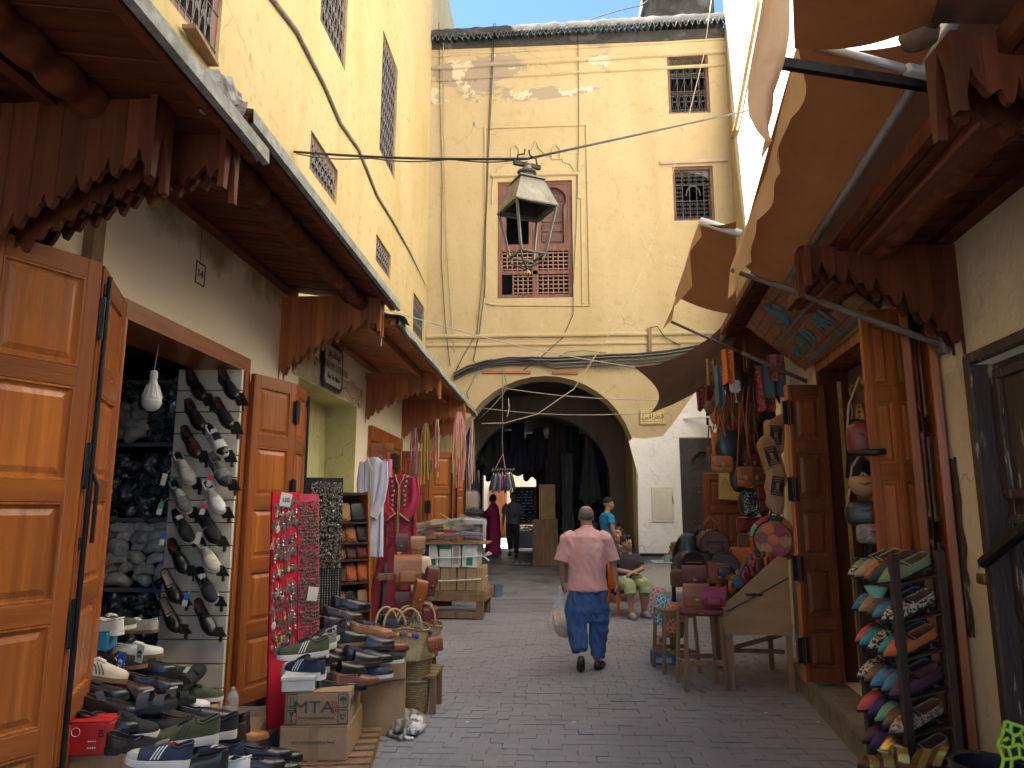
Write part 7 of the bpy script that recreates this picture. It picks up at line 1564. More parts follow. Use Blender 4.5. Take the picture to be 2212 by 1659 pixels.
for k in range(13):
  dy = rc.uniform(-7, 9); dd = rc.uniform(.02, .10); b = MB(); pts = [onY(a, c + dy + 5 * noise.noise(Vector((a / 60, k * 3, 0))) + (12 if k > 9 and 1150 < a < 1450 else 0), YF - dd) for a, c in bp3]; b.tube(pts, rc.choice((.010, .013, .018)), 5, False); b.build('cable', rc.choice((cabm, cabg, cabm)), bun, True)
for k in range(26):
  a = rc.uniform(990, 1500); c = 785 - (a - 1000) * .04 + rc.uniform(-4, 12); p = onY(a, c, YF - .06); b = MB(); b.tube([p, p + Vector((rc.uniform(-.03, .03), -.03, rc.uniform(-.10, .08)))], .008, 5); b.build('clip', cabm, bun)
b = MB()
for k in range(420):
  a = rc.uniform(1290, 1480); c = rc.uniform(778, 800) - (a - 1290) * .07; p = onY(a, c, YF - .05 - rc.random() * .06); b.bar(p, p + Vector((rc.uniform(-.05, .05), rc.uniform(-.02, .02), rc.uniform(-.07, .03))), .006, .004)
kind(b.build('dried_tuft', mat('dusty lint', (.26, .22, .16), (.15, .13, .10), 20, .95), bun), 'stuff')
for pts in ([(1035, 792), (1022, 822), (1008, 850), (1012, 862)], [(1085, 795), (1095, 830), (1088, 850), (1062, 880), (1035, 905)], [(1200, 776), (1225, 760), (1260, 757), (1310, 763)]):
  b = MB(); b.tube([onY(a, c, YF - .08) for a, c in pts], .010, 5); b.build('loose_end', cabg, bun, True)
for (px, pt, pb, Y) in ((825, 652, 748, 6.8), (1098, 860, 900, 12)):
  b = MB(); b.tube([onY(px, pt, Y), onY(px + 2, (pt + pb) / 2, Y), onY(px - 2, pb, Y)], .006, 5); tag(b.build('hanging_string', cord), 'frayed white string hanging from the %s' % ('third canopy edge' if px < 900 else 'cord across the arch'), 'string')
jb = thing('junction_post', 'weathered grey bracket with cable knots on the facade ledge near the brown sail', 'cable bracket'); b = MB(); p = onY(1404, 760, YF - .05); q = onY(1403, 708, YF - .05); b.bar(p, q, .07, .04, bev=.006); b.build('bracket_plate', wood_old, jb); b = MB(); b.tube([q, q + Vector((.15, -.02, .02)), q + Vector((.3, 0, -.2)), q + Vector((.6, 0, -.38))], .010, 5); b.build('cable', cabm, jb, True)
fs = thing('bagged_goods_bunch', 'bunch of small plastic bagged goods hanging on a thin line in the arch', 'hanging goods', onY(1085, 1018, 12.6))
b = MB(); b.tube([(0, 0, 1.75), (0, 0, .55), (.01, 0, .3)], .006, 5); b.build('line', cabg, fs); b = MB(); b.tube([(.01, 0, .3), (-.12, 0, .05)], .006, 5); b.tube([(.01, 0, .3), (.05, 0, .05)], .006, 5); b.build('strap', pkc, fs)
gc = [plain('bagged black cloth', (.03, .03, .035), .3, coat=.6), plain('bagged grey cloth', (.14, .13, .14), .3, coat=.6), plain('bagged crimson cloth', (.3, .02, .07), .3, coat=.6)]
for k in range(9):
  b = MB(); x = -.18 + k * .045; puff(b, (x, rc.uniform(-.04, .04), -.18 - .03 * (k % 2)), (.030, .04, .17), Euler((0, (k - 4) * -.05, 0)).to_matrix(), .7, 10, 10, lambda p: p * (1 + .2 * noise.noise(p * 25))); b.build('bagged_item', gc[(0, 1, 0, 1, 2, 0, 1, 1, 0)[k]], fs, True)
  b = MB(); b.tube([(x, 0, 0), (x + .01, 0, .05), (x + .03, 0, .03)], .005, 4); b.build('hook', steel, fs)
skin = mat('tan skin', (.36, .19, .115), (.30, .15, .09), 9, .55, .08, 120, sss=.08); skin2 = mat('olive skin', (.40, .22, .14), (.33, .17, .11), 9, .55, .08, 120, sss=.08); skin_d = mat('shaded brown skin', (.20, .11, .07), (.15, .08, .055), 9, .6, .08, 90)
hair_g = mat('cropped grey hair', (.16, .14, .12), (.09, .08, .07), 60, .9, .5, 200); hair_k = mat('short black hair', (.018, .015, .013), (.010, .009, .008), 60, .8, .6, 160)
def ball(b, p, r): return b.ell(p, (r, r, r) if not hasattr(r, '__len__') else r, None, 14, 10)
def hand(b, W_, ax, palm, s=1, curl=.5, hold=False):
  """five-fingered hand: wrist point, direction down the arm, palm normal; s=+1/-1 thumb side"""
  ax = Vector(ax).normalized(); pn = Vector(palm); pn = (pn - ax * pn.dot(ax)).normalized(); sd_ = ax.cross(pn).normalized() * s; W_ = Vector(W_)
  M = Matrix((sd_, pn, ax)).transposed(); b.ell(W_ + ax * .045, (.038, .016, .05), M, 14, 10); b.tube([W_ - ax * .03, W_ + ax * .02], [.025, .026], 10)
  for k, (o_, l_) in enumerate(((-.029, .058), (-.010, .075), (.010, .082), (.029, .074))):
    p = W_ + ax * .085 + sd_ * o_; c = curl * (1.1 if hold else .8); d1 = (ax * math.cos(c * .5) + pn * math.sin(c * .5)); d2 = (ax * math.cos(c * 1.6) + pn * math.sin(c * 1.6)); d3 = (ax * math.cos(c * 2.6) + pn * math.sin(c * 2.6))
    q = p + d1 * l_ * .42; r = q + d2 * l_ * .33; t_ = r + d3 * l_ * .25; b.tube([p - ax * .03, p, q, r, t_], [.010, .0098, .0092, .0085, .007], 8)
  p = W_ + ax * .03 + sd_ * .028; d = (ax * .6 + sd_ * .7 + pn * .35).normalized(); q = p + d * .04; r = q + (ax * .8 + sd_ * .15 + pn * .45).normalized() * .032; b.tube([p - d * .01, p, q, r], [.014, .013, .011, .009], 8)
def head(b, c, yaw=0, pitch=0, s=1.0):
  """skull, face, ears and neck stump merged into the body mesh; faces +y when yaw=0; c = centre of the skull"""
  M = Euler((pitch, 0, yaw)).to_matrix(); c = Vector(c)
  def P(x, y, z): return c + M @ (Vector((x, y, z)) * s)
  def E(x, y, z, rx_, ry_, rz_): b.ell(P(x, y, z), (rx_ * s, ry_ * s, rz_ * s), M, 18, 14)
  E(0, -.012, .028, .076, .096, .086); E(0, .016, -.03, .062, .072, .078); E(0, .048, -.078, .034, .03, .03); E(0, .05, -.035, .046, .035, .05)      # cranium, face, chin
  E(0, .082, .012, .05, .018, .014); E(0, .094, -.022, .013, .016, .022); E(0, .104, -.034, .015, .012, .010)                                     # brow, nose
  E(0, .086, -.062, .022, .012, .007); E(0, .084, -.073, .018, .010, .006)                                                                          # lips
  for s_ in (-1, 1): E(s_ * .076, -.006, -.014, .009, .019, .032); E(s_ * .042, .058, -.03, .02, .02, .018); E(s_ * .03, .078, .0, .015, .010, .008)
  return P, M
def eyes(par, P, M, s=1.0, brow=hair_k):
  for s_ in (-1, 1):
    b = MB(); b.ell(P(s_ * .029, .086, -.004), (.010 * s, .006 * s, .006 * s), M, 10, 8); b.build('eye', plain('dark eye', (.02, .012, .01), .2), par, True)
    b = MB(); b.tube([P(s_ * .014, .094, .012), P(s_ * .03, .096, .018), P(s_ * .046, .084, .012)], .004, 6); b.build('eyebrow', brow, par, True)
def footb(b, ank, d, r=1.0):
  ank = Vector(ank); d = Vector(d).normalized(); b.tube([ank - d * .05 + Vector((0, 0, -.045)), ank + d * .02 + Vector((0, 0, -.035)), ank + d * .10 + Vector((0, 0, -.05)), ank + d * .17 + Vector((0, 0, -.058))], [.03, .042, .04, .024], 12)
man = thing('person', 'balding man in pink shirt and baggy blue trousers walking away with a bag of bread', 'person', (.33, 7.95, 0))
b = MB(); P, M = head(b, (0, .045, 1.572), 0, .12); b.tube([(0, -.01, 1.38), (0, .01, 1.46), (0, .025, 1.53)], [.075, .066, .062], 14)
for s_, el, wr_ in ((-1, (-.262, -.01, 1.12), (-.262, .08, .885)), (1, (.268, .0, 1.12), (.305, -.02, .87))):
  b.tube([(s_ * .20, 0, 1.38), (s_ * .25, -.01, 1.28), el, Vector(el).lerp(Vector(wr_), .4), wr_], [.05, .052, .042, .038, .025], 14)
  hand(b, wr_, (Vector(wr_) - Vector(el)).normalized() + Vector((0, 0, -.6)), (-s_, .1, 0), 1 if s_ < 0 else -1, .95 if s_ < 0 else .55, s_ < 0)
loft(b, [((0, 0, .9), .15, .10), ((0, 0, 1.15), .17, .11), ((0, -.01, 1.33), .19, .11), ((0, 0, 1.42), .10, .07)])
for s_, k_, a_ in ((-1, (-.10, .0, .48), (-.085, -.12, .20)), (1, (.095, .02, .47), (.085, .03, .09))): b.tube([(s_ * .09, 0, .92), k_, a_], [.085, .055, .038], 12)
fuse(b, 'body', skin, man, .0075, 3)
b = MB()
b.ell(P(0, -.026, .026), (.082, .094, .080), M, 24, 18)
ho = fuse(b, 'hair', hair_g, man, .008, 1)
pink = mat('pink linen shirt', (.70, .38, .345), (.62, .32, .29), 4, .85, .3, 90, c3=(.76, .46, .42), s3=7, t3=(.55, .75))
b = MB()
loft(b, [((0, .0, .80), .215, .145), ((0, .0, .95), .205, .14), ((0, -.01, 1.12), .205, .135), ((0, -.02, 1.26), .20, .13), ((0, -.015, 1.36), .19, .115), ((0, -.005, 1.42), .13, .085), ((0, .005, 1.455), .075, .07)], 26)
for s_ in (-1, 1): b.tube([(s_ * .13, -.01, 1.36), (s_ * .215, -.01, 1.32), (s_ * .245, -.01, 1.23), (s_ * .275, -.01, 1.10)], [.08, .08, .072, .080], 16)
b.tube([(.06 * math.cos(a * PI / 8), .008 + .062 * math.sin(a * PI / 8), 1.468) for a in range(17)], .012, 8)
fuse(b, 'shirt', pink, man, .010, 3, .5, .016, .12, 3)
b = MB(); b.tube([(-.16, -.128, 1.335), (-.08, -.150, 1.345), (0, -.155, 1.348), (.08, -.150, 1.345), (.16, -.128, 1.335)], .0025, 5); b.build('yoke_seam', pink, man, True)
jean = mat('blue cotton trousers', (.045, .11, .26), (.028, .075, .19), 5, .85, .35, 80, (1, 1, .4), c3=(.07, .15, .32), s3=6, t3=(.6, .75))
b = MB()
loft(b, [((0, 0, .86), .15, .09), ((0, 0, .80), .175, .115), ((0, 0, .62), .20, .135), ((0, 0, .48), .19, .11)][::-1], 24)
b.tube([(-.085, 0, .84), (-.115, .0, .60), (-.115, -.02, .42), (-.10, -.07, .26), (-.09, -.10, .20)], [.10, .115, .105, .090, .075], 18)
b.tube([(.085, 0, .84), (.115, .01, .60), (.115, .02, .40), (.10, .03, .22), (.095, .03, .13)], [.10, .115, .10, .085, .08], 18)
fuse(b, 'trousers', jean, man, .011, 3, .5, .026, .09, 8)
shk = LEA['black']
b = MB(); b.tube([(-.085, -.175, .155), (-.085, -.15, .10), (-.085, -.11, .045), (-.085, -.075, .02)], [.034, .045, .047, .030], 14); b.build('shoe', shk, man, True)
b = MB(); b.tube([(.085, -.055, .045), (.09, .0, .05), (.125, .09, .04), (.165, .17, .032)], [.036, .043, .046, .028], 14); b.build('shoe', shk, man, True)
bg_ = thing('bread_bag', 'clear plastic bag of round flat loaves held by the man in pink', 'bag', (.33 - .29, 7.95 + .06, .0))
brd_m = mat('flat bread crust', (.50, .28, .11), (.62, .42, .22), 14, .8, .3, 40)
for k in range(6): b = MB(); M_ = Euler((R_(70 + 8 * k), R_(20 * math.sin(k)), R_(k * 50))).to_matrix(); b.ell((.045 * math.cos(k * 2), .04 * math.sin(k * 2), .40 + .02 * k), (.095, .095, .022), M_, 20, 8); b.build('loaf', brd_m, bg_, True)
b = MB()
def bagf(u, v):
  a = 2 * PI * u; z = .31 + .53 * v; r = [.02, .095, .118, .11, .07, .045, .03, .02, .012][min(8, int(v * 8))]; r2__ = [.02, .095, .118, .11, .07, .045, .03, .02, .012][min(8, int(v * 8) + 1)]; t = v * 8 - int(v * 8)
  r = r + (r2__ - r) * t; r *= 1.22 + .12 * math.sin(a * 5 + v * 4) * min(1, v * 2) + .08 * math.sin(a * 11); return (r * math.cos(a), r * math.sin(a), z)
b.grid(bagf, 44, 24, True); b.build('plastic_bag', mat('clear carrier plastic', (.8, .8, .8), rough=.15, bump=.3, bscale=30, alpha=.30, coat=.4), bg_, True, False)
def figure_seated(label, loc, rz, top_m, leg_m, sk, hair, legs_bare=True, arms='fold', hd=(0, 0)):
  r = thing('person', label, 'person', loc, (0, 0, rz)); b = MB(); P, M = head(b, (0, .055, 1.108), hd[0], hd[1]); b.tube([(0, -.02, .93), (0, .02, 1.0), (0, .04, 1.07)], [.06, .055, .056], 14)
  loft(b, [((0, -.02, .46), .16, .12), ((0, 0, .7), .17, .12), ((0, 0, .88), .18, .11), ((0, 0, .96), .10, .07)])
  for s_ in (-1, 1):
    el = (s_ * .23, .10, .70) if arms == 'fold' else (s_ * .22, .12, .68); wr_ = (-s_ * .01, .26, .66) if arms == 'fold' else (s_ * .10, .32, .60)
    b.tube([(s_ * .19, 0, .92), (s_ * .22, .03, .82), el, Vector(el).lerp(Vector(wr_), .5), wr_], [.05, .05, .042, .038, .026], 14); hand(b, wr_, Vector(wr_) - Vector(el), (0, .2, -1), s_, .5)
    b.tube([(s_ * .10, .0, .50), (s_ * .13, .40, .50), (s_ * .12, .42, .28), (s_ * .12, .38 if s_ < 0 else .46, .09)], [.09, .062, .055, .036], 14); footb(b, (s_ * .12, .38 if s_ < 0 else .46, .09), (s_ * .2, 1, 0))
  fuse(b, 'body', sk, r, .009, 3)
  eyes(r, P, M)
  b = MB(); b.ell(P(0, -.022, .052), (.085, .098, .082), M, 20, 14); b.ell(P(0, .04, .10), (.05, .045, .03), M); fuse(b, 'hair', hair, r, .009, 1, .5, .012, .02)
  b = MB(); loft(b, [((0, -.02, .50), .19, .15), ((0, 0, .7), .185, .135), ((0, 0, .85), .20, .13), ((0, 0, .93), .15, .10), ((0, .0, .97), .075, .065)], 24)
  for s_ in (-1, 1): b.tube([(s_ * .14, 0, .90), (s_ * .20, .02, .86), (s_ * .225, .06, .76)], [.075, .078, .075], 14)
  fuse(b, 'shirt', top_m, r, .012, 3, .5, .012, .1)
  b = MB(); loft(b, [((0, -.02, .42), .17, .14), ((0, 0, .56), .18, .15)], 20)
  for s_ in (-1, 1): b.tube([(s_ * .10, .0, .50), (s_ * .13, .25, .51), (s_ * .135, .42, .49), (s_ * .13, .45, .36 if legs_bare else .14)], [.11, .105, .10, .10 if legs_bare else .07], 16)
  fuse(b, 'shorts' if legs_bare else 'trousers', leg_m, r, .012, 3, .5, .016, .09)
  return r
sm_ = figure_seated('young man in a dark polo shirt and pale green shorts sitting on an orange chair', (1.12, 12.02, .0), R_(198), plain('dark plum polo', (.05, .038, .05), .8), mat('pale green cotton', (.38, .42, .22), (.30, .34, .17), 5, .85, .2, 60), skin2, hair_k, hd=(R_(18), 0))
for s_, y in ((-1, .38), (1, .46)):
  b = MB(); b.tube([(s_ * .12, y - .06, .035), (s_ * .14, y + .08, .045), (s_ * .16, y + .18, .032)], [.05, .055, .038], 12); b.build('slipper', plain('grey slipper', (.35, .33, .32), .7), sm_, True)
och = thing('plastic_chair', 'bright orange plastic chair under the young man in shorts', 'chair', (1.10, 12.10, 0), (0, 0, R_(198))); orp = plain('orange plastic', (.70, .12, .01), .35)
b = MB(); puff(b, (0, .02, .42), (.22, .21, .025), e=.3); b.build('seat', orp, och, True)
b = MB(); b.grid(lambda u, v: ((u - .5) * .42, -.21 - .04 * v + .05 * (2 * (u - .5)) ** 2, .44 + .38 * v), 12, 5); b.grid(lambda u, v: ((u - .5) * .42, -.235 - .04 * v + .05 * (2 * (u - .5)) ** 2, .44 + .38 * v), 12, 5); b.build('backrest', orp, och, True)
for sx in (-1, 1):
  for sy in (-1, 1): b = MB(); b.bar((sx * .18, sy * .17, .42), (sx * .22, sy * .22, 0), .045, .03, bev=.006); b.build('leg', orp, och)
by = thing('person', 'young man in a turquoise blue t-shirt standing in profile behind the man in pink', 'person', (.98, 14.2, .11), (0, 0, R_(-72)))
b = MB(); P, M = head(b, (0, .045, 1.635), R_(-8), .05); b.tube([(0, -.01, 1.42), (0, .02, 1.50), (0, .035, 1.60)], [.06, .054, .056], 14)
for s_ in (-1, 1):
  b.tube([(s_ * .19, 0, 1.42), (s_ * .23, .0, 1.30), (s_ * .24, .02, 1.14), (s_ * .235, .10, .92)], [.05, .048, .040, .026], 14); hand(b, (s_ * .235, .10, .92), (0, .25, -1), (-s_, 0, 0), -s_, .5)
  b.tube([(s_ * .09, 0, .95), (s_ * .10, .02, .50), (s_ * .10, 0, .08)], [.085, .056, .038], 12); footb(b, (s_ * .10, 0, .08), (0, 1, 0))
loft(b, [((0, 0, .92), .14, .10), ((0, 0, 1.2), .155, .10), ((0, 0, 1.4), .17, .10), ((0, 0, 1.46), .09, .07)])
fuse(b, 'body', skin2, by, .008, 3); eyes(by, P, M)
b = MB(); b.ell(P(0, -.020, .058), (.083, .097, .076), M, 20, 14); fuse(b, 'hair', hair_k, by, .008, 1, .5, .008, .015)
b = MB(); loft(b, [((0, 0, .90), .165, .125), ((0, 0, 1.1), .165, .12), ((0, 0, 1.3), .20, .13), ((0, 0, 1.42), .18, .115), ((0, .01, 1.475), .08, .075)], 22)
for s_ in (-1, 1): b.tube([(s_ * .13, 0, 1.40), (s_ * .19, 0, 1.38), (s_ * .235, .0, 1.26)], [.07, .075, .072], 14)
fuse(b, 'tshirt', plain('turquoise blue cotton', (.01, .22, .42), .8), by, .011, 3, .5, .010, .1)
for z, m_ in ((1.24, plain('lime print', (.2, .6, .1), .7)), (1.08, white_p)): b = MB(); b.box((.05, .125, z), (.16, .01, .10), (0, 0, 0), .004); b.build('shirt_print', m_, by)
b = MB(); loft(b, [((0, 0, .5), .16, .11), ((0, 0, .95), .155, .115)], 18)
for s_ in (-1, 1): b.tube([(s_ * .09, 0, .9), (s_ * .10, .02, .5), (s_ * .10, 0, .12)], [.10, .085, .07], 14)
fuse(b, 'trousers', plain('dark jeans', (.02, .025, .04), .8), by, .012, 3)
wo = thing('person', 'woman in a long magenta robe reaching to the left in the passage', 'person', onZ(1068, 1198, .36), (0, 0, R_(75))); wo.location.z = gz(wo.location.y); wo.location = (onY(1066, 1198, 20).x, 20, gz(20))
b = MB(); P, M = head(b, (0, .04, 1.53), R_(-20), .1); b.tube([(0, 0, 1.36), (0, .02, 1.46)], [.055, .052], 12)
for s_, wr_ in ((-1, (-.14, .48, 1.02)), (1, (.18, .40, .92))): b.tube([(s_ * .17, 0, 1.32), (s_ * .2, .12, 1.12), wr_], [.05, .04, .024], 12); hand(b, wr_, (0, 1, -.1), (0, 0, -1), s_, .3)
loft(b, [((0, 0, .1), .14, .10), ((0, 0, 1.2), .15, .10), ((0, 0, 1.38), .10, .07)]); fuse(b, 'body', skin_d, wo, .011, 3)
b = MB(); b.ell(P(0, -.03, .03), (.088, .095, .10), M, 18, 14); b.ell(P(0, -.08, -.02), (.05, .05, .05), M); fuse(b, 'hair', hair_k, wo, .012, 1)
b = MB(); loft(b, [((0, 0, .03), .26, .22), ((0, 0, .4), .24, .20), ((0, 0, .85), .22, .18), ((0, 0, 1.15), .20, .15), ((0, 0, 1.32), .18, .12), ((0, .01, 1.42), .07, .06)], 24)
for s_, wr_ in ((-1, (-.13, .40, 1.04)), (1, (.18, .33, .95))): b.tube([(s_ * .12, 0, 1.32), (s_ * .2, .10, 1.14), wr_], [.08, .09, .07], 14)
fuse(b, 'robe', mat('magenta robe cloth', (.42, .015, .14), (.32, .012, .10), 4, .8, .2, 40), wo, .016, 3, .5, .02, .15)
ma = thing('person', 'man in a grey shirt and dark trousers walking towards us in the passage', 'person', (onY(1108, 1198, 19.6).x, 19.6, gz(19.6)), (0, 0, R_(178)))
b = MB(); P, M = head(b, (0, .05, 1.60), 0, .05); b.tube([(0, 0, 1.4), (0, .02, 1.52)], [.06, .055], 12)
for s_, el, wr_ in ((-1, (-.25, 0, 1.1), (-.08, .22, 1.12)), (1, (.25, -.02, 1.1), (.26, .06, .86))): b.tube([(s_ * .19, 0, 1.38), el, wr_], [.05, .042, .026], 12); hand(b, wr_, Vector(wr_) - Vector(el), (-s_, 0, 0), s_, .5)
loft(b, [((0, 0, .9), .14, .1), ((0, 0, 1.2), .16, .1), ((0, 0, 1.4), .12, .08)])
fuse(b, 'body', skin_d, ma, .011, 3); eyes(ma, P, M)
b = MB(); b.ell(P(0, -.015, .062), (.08, .09, .06), M, 18, 12); fuse(b, 'cap', hair_k, ma, .012, 1)
b = MB(); loft(b, [((0, 0, .88), .19, .13), ((0, 0, 1.15), .19, .13), ((0, 0, 1.36), .19, .11), ((0, 0, 1.45), .07, .06)], 20)
for s_, el in ((-1, (-.25, 0, 1.16)), (1, (.25, -.02, 1.16))): b.tube([(s_ * .13, 0, 1.38), (s_ * .22, 0, 1.3), el], [.08, .08, .07], 14)
fuse(b, 'shirt', plain('grey shirt', (.14, .15, .17), .85), ma, .014, 3, .5, .014, .12)
b = MB(); loft(b, [((0, 0, .72), .15, .11), ((0, 0, .95), .16, .12)], 18); b.tube([(-.09, 0, .88), (-.10, .05, .5), (-.10, .12, .12)], [.10, .08, .06], 14); b.tube([(.09, 0, .88), (.10, .04, .5), (.09, -.14, .22)], [.10, .08, .06], 14); fuse(b, 'trousers', plain('charcoal trousers', (.03, .03, .035), .85), ma, .014, 3)
for p_ in (((-.10, .09, .05), (-.10, .2, .035)), ((.09, -.16, .14), (.09, -.08, .05))): b = MB(); b.tube([p_[0], p_[1]], [.045, .04], 12); b.build('shoe', rubber, ma, True)
dk_c = plain('dim dark clothing', (.02, .02, .028), .9)
figure_seated('seated figure in dark clothes in the shade left of the man in pink', (.82, 15.3, .16), R_(110), dk_c, plain('navy trousers', (.02, .03, .06), .9), skin_d, hair_k, False)
figure_seated('bald seated person partly hidden behind the pink shirt shoulder', (1.10, 13.5, .04), R_(190), plain('striped dark shirt', (.06, .06, .07), .9), dk_c, skin2, mat('shaved scalp', (.42, .24, .17), rough=.5), False)
figure_seated('person leaning at the jamb of the arch behind the young man in shorts', (1.30, 15.1, .13), R_(165), plain('black shirt', (.03, .03, .03), .9), dk_c, skin, hair_k, False)
rp = random.Random(21)
court = kind(MB().grid(lambda u, v: (-14 + 28 * u, 24 + 26 * v, .41), 2, 2).build('court_paving', mat('sunny pale paving', (.5, .46, .4), (.42, .38, .33), 2, .8)), 'structure')
fb = thing('far_house', 'sunlit pale house beyond the end of the passage', 'building'); b = MB(); slab(b, -9, 6, 33, 34, 0, 9); slab(b, -4.2, -3.4, 24.2, 33, 0, 2.2); b.build('wall', plaster('far cream plaster', (.66, .58, .44), (.6, .5, .36), (.5, .4, .26)), fb)
b = MB(); slab(b, -3.0, -2.2, 32.9, 33.02, .4, 2.6); b.build('door', wood_m, fb); 
clothm = [mat('dark hanging cloth %d' % i, c, tuple(x * .6 for x in c), 6, .9, .3, 30, (3, 3, .4)) for i, c in enumerate(((.05, .05, .055), (.10, .095, .09), (.035, .03, .06), (.08, .06, .07), (.06, .05, .04)))]
def drape(label, x, y, zt, zb, w, m, seed, name='hanging_cloth', d=.05):
  r = thing(name, label, 'cloth', (x, y, zt)); H_ = zt - zb
  b = MB(); b.grid(lambda u, v: ((u - .5) * w * (.55 + .45 * v + .2 * math.sin(v * 4 + seed)), d * math.sin(u * 16 + seed + v * 2) * (.4 + v) + .05 * math.sin(v * 3 + seed), -v * H_ * (1 + .05 * math.sin(u * 9 + seed))), 20, 14); b.build('cloth', m, r, True, False); return r
adj = ['wide black shawl', 'long grey scarf', 'deep violet kaftan', 'dull mauve robe', 'brown striped djellaba']
plc = [(-1.55, 18.2), (-1.9, 19.3), (-.95, 18.6), (-.45, 19.8), (.05, 18.4), (.45, 19.4), (.85, 18.2), (1.2, 19.0), (1.45, 18.0), (-2.1, 18.1), (-1.35, 20.6), (-.7, 21.4), (.25, 20.8), (.7, 21.5), (1.3, 20.4), (-1.8, 22)]
for k, (x, y) in enumerate(plc):
  c_ = k % 5; low_ = rp.uniform(2.5, 2.7) if x < -.2 else rp.uniform(1.3, 2.1)
  drape('%s hanging from the vault, the %s of the row at the %s' % (adj[c_], ('nearest' if y < 18.5 else 'middle' if y < 20 else 'farthest' if y < 22 else 'rearmost'), 'left' if x < -1.2 else 'centre' if x < .5 else 'right'), x, y, 3.85, low_, rp.uniform(.45, .8), clothm[c_], k * 1.7)
drape('long grey striped cloth hanging beside the yellow wooden cabinet in the passage', .30, 17.9, 3.0, .75, .42, clothm[1], 2.2)
drape('grey checked cloth hanging at the left wall of the passage', -2.05, 17.6, 3.0, .9, .55, clothm[1], 5.2)
drape('pale narrow scarf hanging left of the cabinet', -.12, 18.9, 3.0, 1.7, .3, clothm[1], 7.1)
gsr = thing('fabric_shelves', 'shelves of folded fabrics in the gloom at the right side of the passage', 'shelving', (0, 0, 0))
for z in (.6, 1.0, 1.4, 1.8, 2.2): b = MB(); slab(b, .75, 1.72, 19.2, 19.7, z, z + .03); b.build('shelf', wood_dk, gsr)
fmat = [plain('folded cloth %d' % i, c, .9) for i, c in enumerate(((.10, .03, .09), (.05, .05, .12), (.16, .12, .1), (.12, .03, .04), (.06, .1, .1)))]
for i, z in enumerate((.63, 1.03, 1.43, 1.83)):
  for k in range(5):
    o = thing('folded_fabric', '%s folded fabric stack on the %s dim shelf in the passage' % (('purple', 'blue', 'beige', 'dark red', 'teal')[(i + k) % 5], ('lowest', 'second', 'third', 'top')[i]), 'fabric', (.85 + k * .19, 19.4, z + .12))
    b = MB()
    for q in range(4): puff(b, (0, 0, -.09 + q * .055), (.085, .18, .026), e=.5, nu=12, nv=6)
    kind(b.build('fabric_layers', fmat[(i + k) % 5], o, True), 'stuff')
cab_ = thing('cabinet', 'yellow brown wooden cabinet door standing open in the passage', 'cabinet', (onY(1178, 1150, 18.0).x, 18.0, gz(18)))
b = MB(); b.box((0, 0, .55), (.62, .3, 1.1), None, .01); b.build('cabinet_body', wood_old, cab_); b = MB(); b.box((.05, 0, 1.50), (.40, .03, .9), (0, 0, 0), .01); b.build('door', mat('yellow wood', (.42, .26, .09), (.3, .17, .06), 4, .6), cab_); b = MB(); b.box((0, -.16, .55), (.03, .02, 1.1)); b.build('batten', wood_m, cab_)
bd2 = thing('display_board', 'red framed board pinned with small silver goods, far at the end of the passage', 'display board', (onY(1133, 1100, 22.5).x, 22.5, 0)); b = MB(); b.box((0, 0, 1.75), (.72, .04, 1.15)); b.build('frame', mat('red brown frame', (.30, .08, .04)), bd2); b = MB(); b.box((0, -.03, 1.75), (.6, .02, 1.03)); b.build('board', plain('dark board', (.03, .03, .05), .8), bd2)
b = MB()
for k in range(90): b.box((rp.uniform(-.27, .27), -.045, 1.28 + .09 * (k % 11)), (rp.uniform(.02, .06), .006, .02))
kind(b.build('small_goods', pew, bd2), 'stuff')
trl = thing('goods_trolley', 'white trolley heaped with small bright goods behind the man in grey', 'trolley', (onY(1135, 1150, 22).x, 22, gz(22)))
b = MB(); b.box((0, 0, .35), (.95, .6, .5), None, .03); b.build('trolley_body', mat('old white door', (.62, .58, .47)), trl); b = MB()
for k in range(60): b.ell((rp.uniform(-.4, .4), rp.uniform(-.25, .25), .62 + rp.uniform(0, .12)), (.03, .03, .03), None, 6, 4)
kind(b.build('small_goods', gold_t, trl), 'stuff')
dg_ = thing('drain_grate', 'dark iron drain grate set in the passage floor', 'grate', (onZ(1150, 1181, .30).x, 0, 0)); gp = onY(1150, 1181, 18.0); dg_.location = (gp.x, 18.6, gz(18.6) + .006)
for k in range(7): b = MB(); b.box((-.48 + .16 * k, 0, 0), (.10, 1.2, .012)); b.build('grate_bar', iron, dg_)
for y in (-.6, 0, .6): b = MB(); b.box((0, y, .004), (1.1, .05, .014)); b.build('grate_rail', steel, dg_)
lw_ = thing('wrapped_bundle', 'plastic covered brown parcel on a dark ledge at the left entrance of the passage', 'parcel', onY(1018, 1080, 15.4)); b = MB(); b.box((0, 0, 0), (.28, .25, .34), None, .03); b.build('parcel', card, lw_); b = MB(); puff(b, (0, 0, -.02), (.18, .17, .24), None, .5, 14, 10, lambda p: p * (1 + .12 * noise.noise(p * 20))); b.build('plastic_cover', clear, lw_, True); b = MB(); b.box((0, 0, -.24), (.5, .5, .08)); b.box((0, 0, -.70), (.42, .42, .84)); b.build('ledge', plain('dark ledge', (.05, .05, .06), .7), lw_)
tt_ = thing('side_table', 'small grey topped table with black leg against the whitewashed wall', 'table', (2.05, 13.2, 0))
b = MB(); b.box((0, 0, .73), (.75, .6, .03), None, .006); b.build('table_top', plain('grey table top', (.28, .31, .33), .35), tt_)
b = MB(); b.tube([(0, 0, .02), (0, 0, .72)], .035, 10); b.build('leg', iron, tt_)
